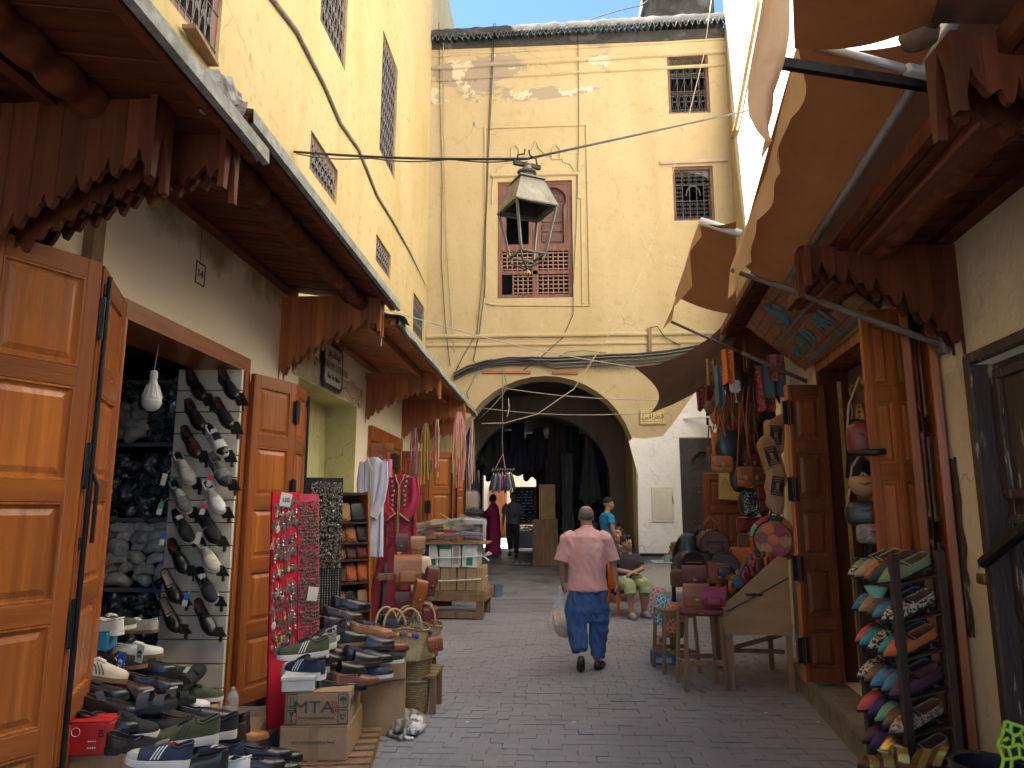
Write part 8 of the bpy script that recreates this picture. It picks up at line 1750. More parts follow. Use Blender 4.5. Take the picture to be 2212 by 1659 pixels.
for a in range(4): b = MB(); b.bar((0, 0, .04), (.28 * math.cos(a * PI / 2 + .4), .28 * math.sin(a * PI / 2 + .4), .02), .05, .03); b.build('foot', iron, tt_)
tj = thing('tagine', 'small brown clay tagine on the grey table', 'pot', (2.02, 13.15, .746)); clay = mat('brown clay', (.20, .07, .04), (.14, .05, .03), 8, .5)
b = MB(); b.lathe([(.0, 0), (.10, 0), (.13, .04), (.13, .05)], n=20); b.build('dish', clay, tj, 40); b = MB(); b.lathe([(.12, .05), (.09, .08), (.05, .15), (.025, .20), (.022, .22), (.038, .25), (.03, .265), (0, .268)], n=20); b.build('lid', clay, tj, 40)
cu_ = thing('cup', 'pale blue cup on the grey table in front of the tagine', 'cup', (1.92, 12.98, .746)); b = MB(); b.lathe([(0, 0), (.045, 0), (.055, .12), (.05, .12), (.042, .01), (0, .01)], n=16); b.build('cup_body', plain('pale blue glaze', (.35, .50, .52), .3), cu_, 40)
b = MB(); b.tube([(-.055, 0, .09), (-.085, 0, .08), (-.085, 0, .04), (-.05, 0, .03)], .006, 6); b.build('handle', MATS['pale blue glaze'], cu_)
vent = thing('wall_shelf', 'low dark shelf strip along the foot of the white wall', 'shelf', (2.0, YF - .1, 0)); b = MB(); b.box((-.05, 0, .80), (.8, .14, .05)); b.build('shelf', iron, vent)
def stool(label, x, y, rz, h, w, wood, slab_=True):
  r = thing('stool', label, 'stool', (x, y, 0), (0, 0, rz))
  for sx in (-1, 1):
    for sy in (-1, 1): b = MB(); b.bar((sx * w * .52, sy * w * .48, 0), (sx * w * .44, sy * w * .40, h), .036, .030, bev=.004); b.build('leg', wood, r)
  for s_ in (-1, 1):
    b = MB(); b.box((0, s_ * w * .46, h * .34), (w * .92, .02, .045), None, .003); b.build('stretcher', wood, r); b = MB(); b.box((s_ * w * .48, 0, h * .30), (.02, w * .84, .04), None, .003); b.build('stretcher', wood, r)
    b = MB(); b.box((0, s_ * w * .41, h - .03), (w * .86, .02, .06), None, .003); b.build('apron', wood, r)
  b = MB(); b.box((0, 0, h + .008), (w * .98, w * .9, .022), None, .004); b.build('seat', wood, r); return r
stwood = mat('worn tan stool wood', (.30, .17, .085), (.19, .10, .05), 4, .7, .3, 30, (3, 3, .4), var=.1)
stool('tall tan wooden stool carrying the leather satchels in front of the stall', 1.36, 7.28, R_(4), .72, .36, stwood)
stool('rear wooden stool half hidden behind the tall one', 1.24, 8.0, R_(10), .60, .36, stwood)
ss = thing('plywood_stall', 'plywood sided stall with sloping top full of small leather goods', 'stall', (1.88, 7.25, 0), (0, 0, R_(-6)))
YL = 1.5; W2 = .30
def side(y): 
  b = MB(); b.prism([(-W2, .50), (W2, .50), (W2, 1.20), (W2 - .08, 1.22), (-W2 + .02, .78), (-W2 - .02, .66)], 'y', y, y + .014); b.build('side_panel', wood_pl, ss)
side(-.14); side(.9)
b = MB(); b.add([(-W2, -.12, .70), (W2, -.12, 1.10), (W2, .9, 1.10), (-W2, .9, .70), (-W2, -.12, .68), (W2, -.12, 1.08), (W2, .9, 1.08), (-W2, .9, .68)], [(0, 1, 2, 3), (7, 6, 5, 4), (0, 4, 5, 1), (1, 5, 6, 2), (2, 6, 7, 3), (3, 7, 4, 0)]); b.build('sloping_top', wood_pl, ss)
for sx in (-1, 1):
  for y in (-.12, .86): b = MB(); b.box((sx * (W2 - .03), y, .36), (.085 if sx < 0 else .05, .03, .72), (0, 0, 0), .003); b.build('leg', wood_m if False else stwood, ss)
b = MB(); b.box((-.03, -.15, .76), (.012, .016, .0)); 
b = MB(); b.bar((-W2 + .02, -.148, .70), (W2, -.148, 1.02), .008, .012); b.build('panel_joint', wood_dk, ss)
b = MB(); b.ell((-.02, -.146, .86), (.085, .004, .014), None, 16, 6); b.build('hand_slot', black, ss)
b = MB(); b.bar((-W2, .4, .25), (W2, .4, .42), .03, .04); b.bar((-W2, .3, .28), (W2, .3, .28), .03, .04); b.build('brace', wood_old, ss)
scol = ['cognac', 'red', 'brown', 'pink', 'tan', 'dark', 'orange', 'maroon']; snames = dict(cognac='cognac', red='oxblood', brown='dark brown', pink='magenta', tan='tan', dark='black', orange='orange', maroon='maroon')
tealL = mat('teal bag leather', (.03, .16, .18), (.02, .1, .12), 5, .5); LB['teal'] = tealL; snames['teal'] = 'teal'; scol.append('teal')
rg_ = random.Random(33); sg_m = {}
for k in range(46):
  i, j = divmod(k, 6); c_ = scol[(k * 5 + i) % 9]
  if c_ not in sg_m: b = MB(); puff(b, (0, 0, .05), (.055, .016, .05), e=.4, nu=12, nv=8); sg_m[c_] = b.mesh('purse_body', LB[c_], True)
  x = 1.62 + .085 * i * .78; y = 7.24 + .13 * j
  z = .80 + (x - 1.58) / .6 * .40
  o = thing('small_purse', '%s small leather purse packed upright in the %s of the plywood stall' % (snames[c_], 'lower end' if i < 3 else 'middle' if i < 6 else 'upper end'), 'purse', (x, y, z), (rg_.uniform(-.3, .1), rg_.uniform(-.5, .3), rg_.uniform(.2, 1.5)), 'small purses in the plywood stall'); ob('purse_body', sg_m[c_], o)
satchel('cognac flat satchel with rounded flap on the front left of the tall stool', at(1505, 1312, 7.15, -4), .25, .21, .07, 'cognac')
satchel('magenta satchel with buckle on the front right of the tall stool', at(1542, 1310, 7.12, -6), .22, .17, .08, 'pink', pocket=True)
satchel('oxblood flat bag lying under the two front satchels', at(1512, 1328, 7.2, -3, 0), .40, .07, .22, 'red')
satchel('brown studded satchel with wavy flap above the straw basket', at(1467, 1268, 7.5, 10), .16, .16, .08, 'brown')
satchel('maroon leather satchel standing behind the cognac one', at(1500, 1268, 7.45, -2), .24, .20, .08, 'maroon')
satchel('black satchel behind the maroon one', at(1508, 1228, 7.7, 0), .22, .15, .10, 'dark')
satchel('rust red leather pouch behind the small purses', at(1552, 1262, 7.6, 0), .22, .22, .10, 'cognac')
def roundbag(label, px, py, Y, r_, d, m, m2, rz=0, handles=False):
  r = thing('duffel_bag', label, 'bag'); r.matrix_basis = at(px, py, Y, rz); b = MB(); M_ = Euler((PI / 2, 0, 0)).to_matrix(); b.lathe([(.0, d / 2), (r_ * .9, d / 2), (r_, d / 2 - .02), (r_, -d / 2 + .02), (r_ * .9, -d / 2), (0, -d / 2)], (0, 0, 0), 26, M_); b.build('bag_body', LB[m], r, 40)
  b = MB(); b.tube([(r_ * .97 * math.cos(a * PI / 14), -d / 2, r_ * .97 * math.sin(a * PI / 14)) for a in range(29)], .007, 6); b.build('piping', LB[m2], r, True); b = MB(); b.tube([(-r_ * .6, -d / 2 - .006, r_ * .2), (r_ * .6, -d / 2 - .006, r_ * .2)], .005, 5); b.build('zip', brass if m == 'dark' else LB[m2], r)
  b = MB(); puff(b, (0, -d / 2 - .012, -r_ * .35), (r_ * .6, .02, r_ * .35), e=.5, nu=14, nv=8); b.build('end_pocket', LB[m], r, True)
  if handles:
    for s_ in (-.05, .05): b = MB(); b.tube([(-.07, s_, r_ * .9), (-.06, s_, r_ * 1.5), (0, s_, r_ * 1.9), (.06, s_, r_ * 1.5), (.07, s_, r_ * .9)], .009, 6); b.build('handle', LB['cognac'], r, True)
roundbag('brown round-ended duffel bag with handles on top of the bag heap', 1537, 1175, 7.9, .15, .34, 'brown', 'dark', 0, True)
roundbag('left black round-ended bag in the middle of the heap', 1490, 1218, 7.75, .14, .30, 'dark', 'brown', 6)
roundbag('right black round-ended bag beside the orange bag', 1562, 1222, 7.7, .145, .30, 'dark', 'brown', -4)
satchel('bright orange leather tote behind the round black bags', at(1610, 1248, 7.85, 0), .30, .30, .16, 'orange')
satchel('magenta bag edge right of the orange tote', at(1640, 1240, 8.0, 0), .16, .26, .12, 'pink')
satchel('dark brown bag on the top of the orange tote', at(1622, 1192, 8.0, 0), .26, .18, .14, 'brown')
satchel('red oxblood bag with pale lettering below the beaded black bag', at(1620, 1150, 8.3, 0), .28, .16, .1, 'red')
kb = thing('woven_backpack', 'round black backpack with a white patterned woven stripe', 'backpack'); kb.matrix_basis = at(1482, 1200, 8.05, -10, 0, 12)
b = MB(); puff(b, (0, 0, 0), (.13, .12, .24), e=.75); b.build('backpack_body', LB['dark'], kb, True); b = MB(); b.grid(lambda u, v: (-.09 - .03 * math.sin(PI * v) - .02 * u, -.10 - .02 * math.sin(PI * v) + .10 * (1 - u), -.17 + .34 * v), 6, 12); b.build('woven_stripe', mat('woven pattern', (.65, .6, .52), (.05, .04, .04), 40, .9, .2, 60, (.5, .5, 3), lo=.46, hi=.5, c3=(.5, .15, .1), s3=30, t3=(.62, .64)), kb, True, False)
b = MB(); b.tube([(.05, 0, .22), (.06, .0, .30), (.09, 0, .31), (.10, 0, .20)], .018, 8); b.build('strap', LB['dark'], kb, True)
pf = thing('patchwork_pouffe', 'round patchwork leather pouffe in brown, teal, magenta and orange hung on the stall corner', 'pouffe', onY(1672, 1165, 7.6) , (0, R_(8), R_(-20)))
pc_ = [LB['nat'], LB['tan'], plain('navy patch', (.03, .06, .12), .5), LB['pink'], plain('sea green patch', (.12, .35, .28), .5), LB['orange'], plain('sky blue patch', (.03, .22, .42), .5), LB['red']]
R0 = .24
for k in range(7):
  b = MB(); M_ = Euler((PI / 2, 0, 0)).to_matrix(); cx_, cz_ = (0, 0) if k == 6 else (.115 * math.cos(k * PI / 3), .115 * math.sin(k * PI / 3)); b.lathe([(.066, -.10), (.062, -.118), (.0, -.124)], (cx_, -.0, cz_), 6, Matrix.Rotation(R_(0), 3, 'X')); b.v = [(x, y_ + (-(zz) if False else 0), zz) for x, y_, zz in b.v]
  b = MB(); pts = [(cx_ + .062 * math.cos(q * PI / 3 + .5), cz_ + .062 * math.sin(q * PI / 3 + .5)) for q in range(6)]; b.prism(pts, 'y', -.125, -.105); b.build('patch', pc_[(k * 2 + 1) % 8], pf)
for k in range(10):
  b = MB(); a0, a1 = k * PI / 5 + .02, (k + 1) * PI / 5 - .02
  b.grid(lambda u, v: (R0 * math.cos(a0 + (a1 - a0) * u) * (.74 + .26 * math.sin(PI * (.08 + .9 * v))), -.115 + .23 * v, R0 * math.sin(a0 + (a1 - a0) * u) * (.74 + .26 * math.sin(PI * (.08 + .9 * v)))), 6, 8); b.build('patch', pc_[k % 8], pf, True, False)
b = MB(); b.lathe([(.18, -.11), (.18, .11)], (0, 0, 0), 20, Euler((PI / 2, 0, 0)).to_matrix()); b.build('inner_disc', LB['nat'], pf); b = MB(); b.tube([(-.08, 0, .2), (-.05, 0, .32), (0, 0, .40), (.05, 0, .32), (.08, 0, .2)], .008, 6); b.build('hanger_loop', steel, pf)
kbk = basket('worn straw basket on the ground holding knitted pouches left of the stools', (onZ(1432, 1395, 0).x - .02, 8.3, .28), .10, .15, .18)
b = MB(); b.tube([(0, 0, -.28), (0, 0, .0)], .05, 10); b.build('basket_stand', straw, kbk)
for k, (px, py, lab, c_) in enumerate(((1432, 1318, 'turquoise knitted pouch with white rings in the straw basket', ((.03, .33, .42), (.6, .62, .6))), (1452, 1335, 'orange knitted pouch with pink rings in front of the turquoise one', ((.50, .16, .03), (.62, .35, .35))), (1420, 1300, 'pink and cream knitted pouch at the back of the straw basket', ((.5, .2, .22), (.6, .55, .48))))):
  o = thing('knitted_pouch', lab, 'pouch'); o.matrix_basis = at(px, py, 8.1 - .15 * k if k < 2 else 8.3, -30, 0, 12); b = MB(); puff(b, (0, 0, 0), (.085, .05, .16), e=.5)
  mm = bpy.data.materials.new('knitted rings %d' % k); mm.use_nodes = True; N = mm.node_tree.nodes; L_ = mm.node_tree.links; v_ = N.new('ShaderNodeTexVoronoi'); v_.inputs['Scale'].default_value = 17; v_.inputs['Randomness'].default_value = .25; tc_ = N.new('ShaderNodeTexCoord'); L_.new(tc_.outputs['Object'], v_.inputs[0]); rp_ = N.new('ShaderNodeValToRGB'); rp_.color_ramp.interpolation = 'CONSTANT'; e_ = rp_.color_ramp.elements; e_[0].color = (*c_[0], 1); e_[1].position = .36; e_[1].color = (*c_[1], 1); x_ = e_.new(.52); x_.color = (*c_[0], 1); L_.new(v_.outputs[0], rp_.inputs[0]); L_.new(rp_.outputs[0], N['Principled BSDF'].inputs[0]); N['Principled BSDF'].inputs['Roughness'].default_value = .95
  b.build('pouch_body', mm, o, True)
bl = carton('shoebox', 'blue shoebox with white label on the paving under the basket', onZ(1435, 1438, 0) + Vector((0, .12, 0)), (.26, .18, .14), R_(-4), card_b, tape_=False); b = MB(); b.box((.0, -.092, .05), (.18, .002, .05)); b.build('white_label', card_w, bl)
tin = thing('tin_can', 'red and white printed tin standing on the blue shoebox', 'tin', Vector(bl.location) + Vector((-.02, 0, .146))); b = MB(); b.lathe([(.055, 0), (.055, .15), (.05, .155), (0, .155)], n=18); b.build('can', mat('red printed tin', (.5, .03, .03), (.6, .55, .45), 25, .4, lo=.5, hi=.52), tin, 40)
def hbag(label, px, pt, py, Y, kind_, w, h, c_, seed=0):
  """bag hanging by long straps from pt down to py"""
  top = onY(px, pt, Y); c = onY(px, py, Y); r = thing('hanging_bag', label, 'bag', top); d = top.z - c.z
  b = MB(); puff(b, (0, 0, -d), (w / 2, w * .22, h / 2), e=.45 if kind_ == 's' else .85); b.build('bag_body', LB[c_], r, True)
  if kind_ == 's': b = MB(); puff(b, (0, -w * .16, -d + h * .15), (w / 2 * .95, w * .12, h * .32), e=.5); b.build('flap', LB[c_], r, True); b = MB(); b.box((0, -w * .30, -d + h * -.05), (.03, .012, .05)); b.build('buckle', brass, r)
  for s_ in (-1, 1): b = MB(); b.tube([(s_ * .008, 0, 0), (s_ * w * .25, 0, -d * .5), (s_ * w * .42, 0, -d + h * .4)], .008, 5); b.build('strap', LB[c_ if c_ != 'dark' else 'brown'], r)
  return r
hbag('orange leather phone bag on a long strap, left of the black hanging backpack', 1546, 880, 960, 7.9, 's', .12, .26, 'orange')
hbag('big black leather backpack hanging in the middle of the bag bunch', 1570, 850, 965, 7.8, 'r', .30, .36, 'dark')
hbag('tan studded small satchel hanging below the orange one', 1555, 900, 1003, 7.75, 's', .22, .18, 'tan')
hbag('brown narrow purse hanging at the far left of the bunch', 1533, 920, 985, 8.0, 's', .10, .18, 'brown')
hbag('cognac crossbody bag hanging lowest on the left', 1600, 870, 1030, 7.7, 's', .18, .22, 'cognac')
hbag('brown crossbody bag hanging on doubled straps on the right', 1622, 870, 1030, 7.75, 's', .20, .20, 'brown')
hbag('black felt bag hanging behind the crossbody bags', 1590, 930, 1030, 8.1, 'r', .20, .34, 'dark')
hbag('dark maroon tote hanging near the shutter', 1650, 950, 1070, 8.2, 's', .3, .4, 'red')
for k in range(16):
  c_ = ('brown', 'tan', 'dark', 'red', 'cognac')[k % 5]; px = 1532 + (k * 37) % 130; py = 880 + (k * 53) % 190
  hbag('small %s purse hanging %s in the crowded leather shop front' % (snames[c_], 'high' if py < 950 else 'low' if py > 1010 else 'halfway'), px, py - 70, py, 8.3 + .1 * (k % 4), 's' if k % 3 else 'r', .15 + .03 * (k % 3), .16 + .04 * (k % 2), c_)['group'] = 'small purses hanging in the leather shop front'
for k in range(12):
  c_ = ('brown', 'cognac', 'dark', 'orange', 'maroon')[(k * 3) % 5]; px = 1478 + (k * 41) % 185; py = 1180 + (k * 29) % 60
  satchel('%s satchel at the back of the bag heap, %s' % (snames[c_], 'left side' if px < 1540 else 'middle' if px < 1600 else 'right side'), at(px, py + 30, 8.2 + .08 * (k % 4), (k % 5 - 2) * 9, 0, (k % 3 - 1) * 9), .22, .2, .1, c_, group='satchels at the back of the bag heap')
for k in range(9):
  b = MB(); x = 1548 + k * 10; p = onY(x, 835, 7.85 + .04 * k); b.tube([p, onY(x + rg_.uniform(-8, 8), 900, 7.85), onY(x + rg_.uniform(-12, 12), 945 + rg_.uniform(-10, 30), 7.8)], .009, 5)
  tag(b.build('hanging_strap', LB[('brown', 'cognac', 'dark')[k % 3]], None), 'loose %s leather strap hanging in the bunch of straps above the bags' % ('brown', 'cognac', 'black')[k % 3], 'strap', 'loose straps above the hanging bags')
bv = thing('beaded_bag', 'black beaded bag hanging above the red oxblood bag', 'bag', onY(1620, 1085, 8.2)); b = MB(); puff(b, (0, 0, 0), (.13, .07, .16), e=.8); b.build('bag_body', LB['dark'], bv, True); b = MB()
for k in range(160): a = rg_.uniform(PI, 2 * PI); z = rg_.uniform(-.14, .12); b.ell((.12 * math.cos(a) * (1 - z * z * 20), .075 * math.sin(a), z), (.006, .006, .006), None, 5, 3)
kind(b.build('beads', pew, bv), 'stuff')
txo = mat('orange dotted cloth', (.55, .13, .02), (.66, .45, .2), 60, .9, .1, 60, lo=.60, hi=.64); txb = mat('slate blue cloth', (.09, .13, .17), (.07, .1, .13), 5, .9, .2, 60); txp = mat('dusty pink lace cloth', (.34, .13, .13), (.16, .05, .06), 50, .9, .2, 60, lo=.5, hi=.54); txr = mat('red geometric cloth', (.20, .02, .025), (.3, .16, .12), 45, .9, .2, 60, lo=.55, hi=.58); txk = mat('dark patchwork cloth', (.06, .03, .03), (.12, .07, .05), 12, .9, .2, 60)
def hcloth(label, px, pt, pb, Y, wpx, m, seed, rz=0, name='hanging_textile'):
  t = onY(px, pt, Y); H_ = t.z - onY(px, pb, Y).z; w = wpx * Y / FPX; r = thing(name, label, 'textile', t, (0, 0, R_(rz)))
  b = MB(); b.grid(lambda u, v: ((u - .5) * w * (1 - .1 * v), .04 * math.sin(u * 11 + seed) * (.3 + v), -v * H_ * (.88 + .12 * abs(math.sin(u * 5 + seed)))), 18, 12); b.build('cloth', m, r, True, False); return r
hcloth('orange cloth with pale dots hanging under the brown sail', 1571, 755, 830, 7.0, 26, txo, 1)
hcloth('slate blue scarf hanging left of the orange dotted cloth', 1553, 790, 880, 7.1, 20, txb, 2)
hcloth('ochre and brown fringed cloth hanging at the edge of the sail', 1535, 775, 840, 7.3, 22, mat('ochre cloth', (.28, .15, .05), (.12, .06, .03), 20, .9), 3)
hcloth('dark burgundy cloth hanging over the small grilled window', 1520, 820, 890, 8.6, 38, txr, 4)
hcloth('dusty pink lace cloth under the signboard corner', 1672, 765, 825, 7.0, 36, txp, 5)
hcloth('grey blue shawl draped across under the signboard', 1668, 785, 860, 7.1, 52, txb, 6)
hcloth('red geometric cloth hanging beside the grey blue shawl', 1650, 790, 890, 7.2, 40, txr, 7)
hcloth('dark patchwork cloth hanging behind the bag straps', 1610, 760, 930, 8.6, 60, txk, 8)
hcloth('dark brown cloth at the back of the leather shop', 1645, 880, 1130, 9.2, 60, plain('dark brown cloth', (.05, .02, .018), .9), 9)
hcloth('deep red cloth hanging in the shadow at the back of the leather shop', 1600, 800, 1000, 9.4, 70, plain('deep red cloth', (.08, .015, .015), .9), 10)
pl2 = thing('white_lamp_box', 'small white lamp with pull cord hanging in front of the leather shop', 'lamp', onY(1588, 835, 7.2)); b = MB(); b.box((0, 0, 0), (.10, .08, .12), None, .02); b.build('lamp_body', MATS['milky glass'], pl2); b = MB(); b.tube([(0, 0, -.05), (.005, 0, -.14)], .004, 5); b.ell((.005, 0, -.15), (.014, .014, .014), None, 8, 6); b.build('pull_cord', cord, pl2)
for (px, py, Y, rz, ry, lab) in ((1672, 945, 7.0, 0, 8, 'upper tan boot bag with black diamond embroidery beside the dark shutter'), (1665, 990, 6.95, 0, -14, 'middle tan bag with dark zigzag embroidery beside the dark shutter'), (1675, 1055, 6.9, 0, 10, 'lower tan bag with square black patch beside the dark shutter')):
  o = thing('embroidered_bag', lab, 'bag'); o.matrix_basis = at(px, py, Y, rz, 0, ry); b = MB(); puff(b, (0, 0, 0), (.085, .05, .20), e=.38, nv=18, fn=lambda q: q * (1 + .4 * noise.noise(q * 9 + Vector((px, 0, 0))))); b.build('bag_body', LB['nat'], o, True)
  b = MB(); 
  for s_ in (.055, .04, .025):
    for (dx, dz, a, c) in ((0, s_, 2 * s_, .008), (0, -s_, 2 * s_, .008), (s_, 0, .008, 2 * s_), (-s_, 0, .008, 2 * s_)): b.box((dx * .9, -.052, dz * 1.5 + .02), (a * .9 if a > .01 else a, .02, c * 1.5 if c > .01 else c))
  b.build('embroidered_patch', LB['dark'], o)
dr2 = leaf(rs, 'shutter_leaf', .60, 2.05, (onY(1526, 1200, 10.8).x, 10.8, .12), R_(4), [1, 1, 1.2, 1], 2, label='reddish double panel door with a tacked yellow notice', bolt=True)
nt = thing('paper_notice', 'yellowed paper notice tacked on the reddish door behind the bag heap', 'notice', onY(1578, 1048, 10.75), (0, R_(3), 0)); b = MB(); b.box((0, 0, 0), (.34, .004, .42)); b.build('sheet', mat('yellowed paper', (.36, .27, .08), (.3, .21, .06), 6, .8), nt)
b = MB(); b.tube([(-.12 + .04 * k, -.004, .1 * math.sin(k * 1.4)) for k in range(7)], .004, 4); b.build('faded_drawing', brn, nt)
px_ = 1840
sc_ = thing('embroidered_hanging', 'dark brown hanging embroidered with gold medallions inside the right doorway', 'wall hanging'); gd = plain('gold embroidery', (.5, .30, .12), .6)
DX = lambda y: X0R + KR * y + .20
b = MB(); b.grid(lambda u, v: (DX(4.75 + 1.55 * u) + .02 * math.sin(u * 12), 4.75 + 1.55 * u, 1.7 + 1.12 * v), 20, 10); b.build('cloth', plain('dark brown velvet', (.10, .06, .04), .9), sc_, True, False)
def med(y, z, r1, r2):
  b = MB()
  for q in (1, .78, .5, .25): b.tube([(DX(y) - .02, y + r1 * q * math.cos(a * PI / 12), z + r2 * q * math.sin(a * PI / 12)) for a in range(25)], .007, 5)
  for k in range(5): b.tube([(DX(y) - .024, y + r1 * .6 * math.cos(k * 1.9 + t * .4), z + r2 * .7 * math.sin(k * 1.3 + t * .5)) for t in range(5)], .005, 4)
  b.build('medallion', gd, sc_, True)
med(6.05, 2.35, .08, .15); med(5.70, 2.42, .075, .14); med(5.32, 2.46, .08, .15); med(4.98, 2.48, .08, .15)
for (a, c) in (((6.25, 1.72), (6.25, 2.68)), ((6.25, 2.68), (4.8, 2.76)), ((6.25, 1.95), (5.9, 2.1)), ((5.9, 2.1), (4.9, 2.15))):
  b = MB(); n = 22; b.tube([(DX(a[0]) - .02, a[0] + (c[0] - a[0]) * k / n + .02 * math.sin(k * 2.1), a[1] + (c[1] - a[1]) * k / n + .02 * math.cos(k * 2.1)) for k in range(n + 1)], .008, 4); b.build('embroidered_border', gd, sc_, True)
gdoor = ob('glazed_door', None, rs); b = MB()
for y in (6.33, 6.12): b.box((DX(y) + .02, y, 1.55), (.04, .05, 2.5))
for z in (.5, 1.05, 1.5, 1.95, 2.4): b.box((DX(6.22) + .02, 6.22, z), (.04, .24, .04))
b.build('door_frame', wood_dk, gdoor); b = MB(); b.box((DX(6.22) + .03, 6.22, 1.5), (.01, .2, 2.3)); b.build('pane', MATS['dusty dark glass'], gdoor)
def dbag(label, px, py, Y, w, h, c_, e=.6, strap=True):
  p = onY(px, py, Y); r = thing('shoulder_bag', label, 'bag', p, (0, 0, R_(-20))); b = MB(); puff(b, (0, 0, 0), (w / 2, .06, h / 2), e=e, fn=lambda q: Vector((q.x, q.y, q.z - .3 * w * (q.x / w) ** 2 * (-2 if e > .8 else 0)))); b.build('bag_body', LB[c_] if c_ in LB else c_, r, True)
  b = MB(); b.tube([(-w * .42, -.03, h * .25), (0, -.065, h * .12), (w * .42, -.03, h * .25)], .006, 5); b.build('zip', LB['brown'], r)
  if strap:
    for s_ in (-1, 1): b = MB(); b.tube([(s_ * w * .45, 0, h * .2), (s_ * w * .35, 0, h * .9), (0, 0, h * 1.6)], .009, 5); b.build('strap', LB['cognac'], r)
  return r
dbag('burgundy and black bag at the top of the bags hanging in the doorway', 1868, 952, 4.75, .22, .26, 'red', .7)
dbag('tan half-moon bag hanging in the doorway', 1869, 1052, 4.7, .19, .14, 'nat', .9)
dbag('black belt bag hanging under the tan half-moon bag', 1872, 1110, 4.7, .25, .16, 'dark', .6)
dbag('grey beige snakeskin clutch below the black belt bag', 1888, 1153, 4.65, .20, .12, mat('grey snakeskin', (.24, .19, .14), (.14, .11, .08), 40, .5, lo=.47, hi=.53), .4, False)
ht = thing('black_cloth_tassel', 'black folded cloth and white tassel fringe hanging between the doorway bags', 'tassel', onY(1850, 905, 4.8)); b = MB(); b.grid(lambda u, v: ((u - .5) * .10 * (1 + v), .03 * math.sin(u * 9), -v * .38), 8, 6); b.build('cloth', MATS['black cloth'], ht, True, False)
for k in range(9): b = MB(); b.tube([(.06 + k * .006, -.04, -.24), (.05 + k * .011, -.05, -.42)], .005, 5); b.build('white_strand', plain('white strand', (.6, .58, .5), .7), ht)
hk = thing('black_hook_arm', 'black arm of a wall hook sticking out across the bright shutter leaf', 'hook', onY(1893, 977, 4.35)); b = MB(); b.tube([(-.12, .1, -.0), (0, 0, 0), (.05, 0, .005)], .020, 8); b.build('hook_arm', iron, hk, True)
FL = onY(1930, 1215, 3.95); BL = onY(1853, 1240, 4.45); FR = onY(2030, 1220, 3.98)
rk_ = thing('slipper_rack', 'dark wooden rack of six shelves full of coloured slippers before the right doorway', 'shelf rack')
for (p, top_z, nm) in ((FL, 1.41, 0), (BL, 1.36, 0), (FR, 1.43, 1), (FR + (BL - FL), 1.40, 1)):
  b = MB(); b.box((p.x, p.y, top_z / 2 + .1), (.045, .035, top_z - .2 + .02), (0, 0, R_(8)), .003); b.build('post', wood_dk, rk_)
zsh = [onY(1928, py, 3.95).z for py in (1263, 1345, 1424, 1510, 1590, 1668)]
ex = (FR - FL); ey = (BL - FL); ex.z = 0; ey.z = 0
for i, z in enumerate(zsh):
  o_ = Vector((FL.x, FL.y, z))
  for q in (0, 1): b = MB(); a = o_ + (ex * q); a.z += .05 * q; b.bar(a, a + ey, .03, .022); b.build('shelf_rail', wood_dk, rk_)
  for q in range(4):
    b = MB(); a = o_ + ey * (q / 3 * .96 + .02); b.bar(a, a + ex + Vector((0, 0, .05)), .06, .010); b.build('slat', wood_dk, rk_)
rowsS = [
 ('top', [('green', 'leopard', 'sage green slipper with leopard toe', 1), ('sand', None, 'olive sand slipper', 0), ('orange', None, 'bright orange tasselled slipper', 1), ('dgrey', None, 'black and green slipper', 0), ('green', None, 'large sage green slipper with tassel', 1)]),
 ('second', [('blue', None, 'dark blue slipper', 0), ('sand', None, 'sand beige tasselled slipper', 1), ('mocha', None, 'brown slipper', 0), ('blue', None, 'pale blue tasselled slipper', 1), ('leopard', None, 'leopard print slipper', 0)]),
 ('third', [('coral', None, 'coral pink tasselled slipper', 1), ('teal', None, 'turquoise tasselled slipper', 1), ('leopard', None, 'leopard slipper between two turquoise ones', 0), ('teal', None, 'second turquoise tasselled slipper', 1), ('orange', None, 'burnt orange slipper', 0)]),
 ('fourth', [('leopard', None, 'pale leopard ballet flat', 0), ('mocha', None, 'brown slipper beside the ballet flat', 0), ('blue', None, 'light blue tasselled slipper', 1), ('blue', None, 'steel blue tasselled slipper', 1), ('plum', None, 'plum slipper', 0)]),
 ('fifth', [('coral', None, 'bright pink slipper', 0), ('purple', None, 'dark violet slipper', 0), ('mint', None, 'mint green tasselled slipper', 1), ('mocha', None, 'dark mocha slipper', 0), ('snake', None, 'snakeskin print slipper', 0)]),
 ('lowest', [('plum', None, 'plum slipper at the edge', 0), ('purple', None, 'violet tasselled slipper', 1), ('gold', None, 'golden glitter slipper', 0), ('rust', None, 'brown tasselled slipper', 1), ('sand', None, 'tan slipper', 0)])]
for i, (rn, its) in enumerate(rowsS):
  for j, (c_, toe_, lab, ts_) in enumerate(its):
    q = .97 - .21 * j; p = Vector((FL.x, FL.y, zsh[i] + .022)) + ey * q + Vector((rg_.uniform(-.01, .01), 0, 0))
    fwd = (-ex.normalized() + Vector((0, -.10, -.36))).normalized(); heel = p + ex * .92 + Vector((0, 0, .085)); L_ = .27 * 1.2
    toe_p = heel + fwd * L_
    shoe('slip', c_, name='slipper', ins='t', toe=toe_, tassel=(c_ if ts_ else None), label='%s, %s from left on the %s rack shelf' % (lab, ordn[j], rn), group='slippers on the rack', M=FU(heel, fwd, (-.25, -.35, .9)), sc=1.2)
gs_ = ps(1960, 1632, 3.85, 'sandal', 'gold', 75, 'gold strappy sandal below the lowest slippers on the rack', sc=1.0, ins='t'); gs_['group'] = 'slippers on the rack'
gs_ = ps(1925, 1642, 3.8, 'sandal', 'gold', 85, 'second gold strappy sandal nearer the front post of the rack', sc=1.0, ins='t'); gs_['group'] = 'slippers on the rack'
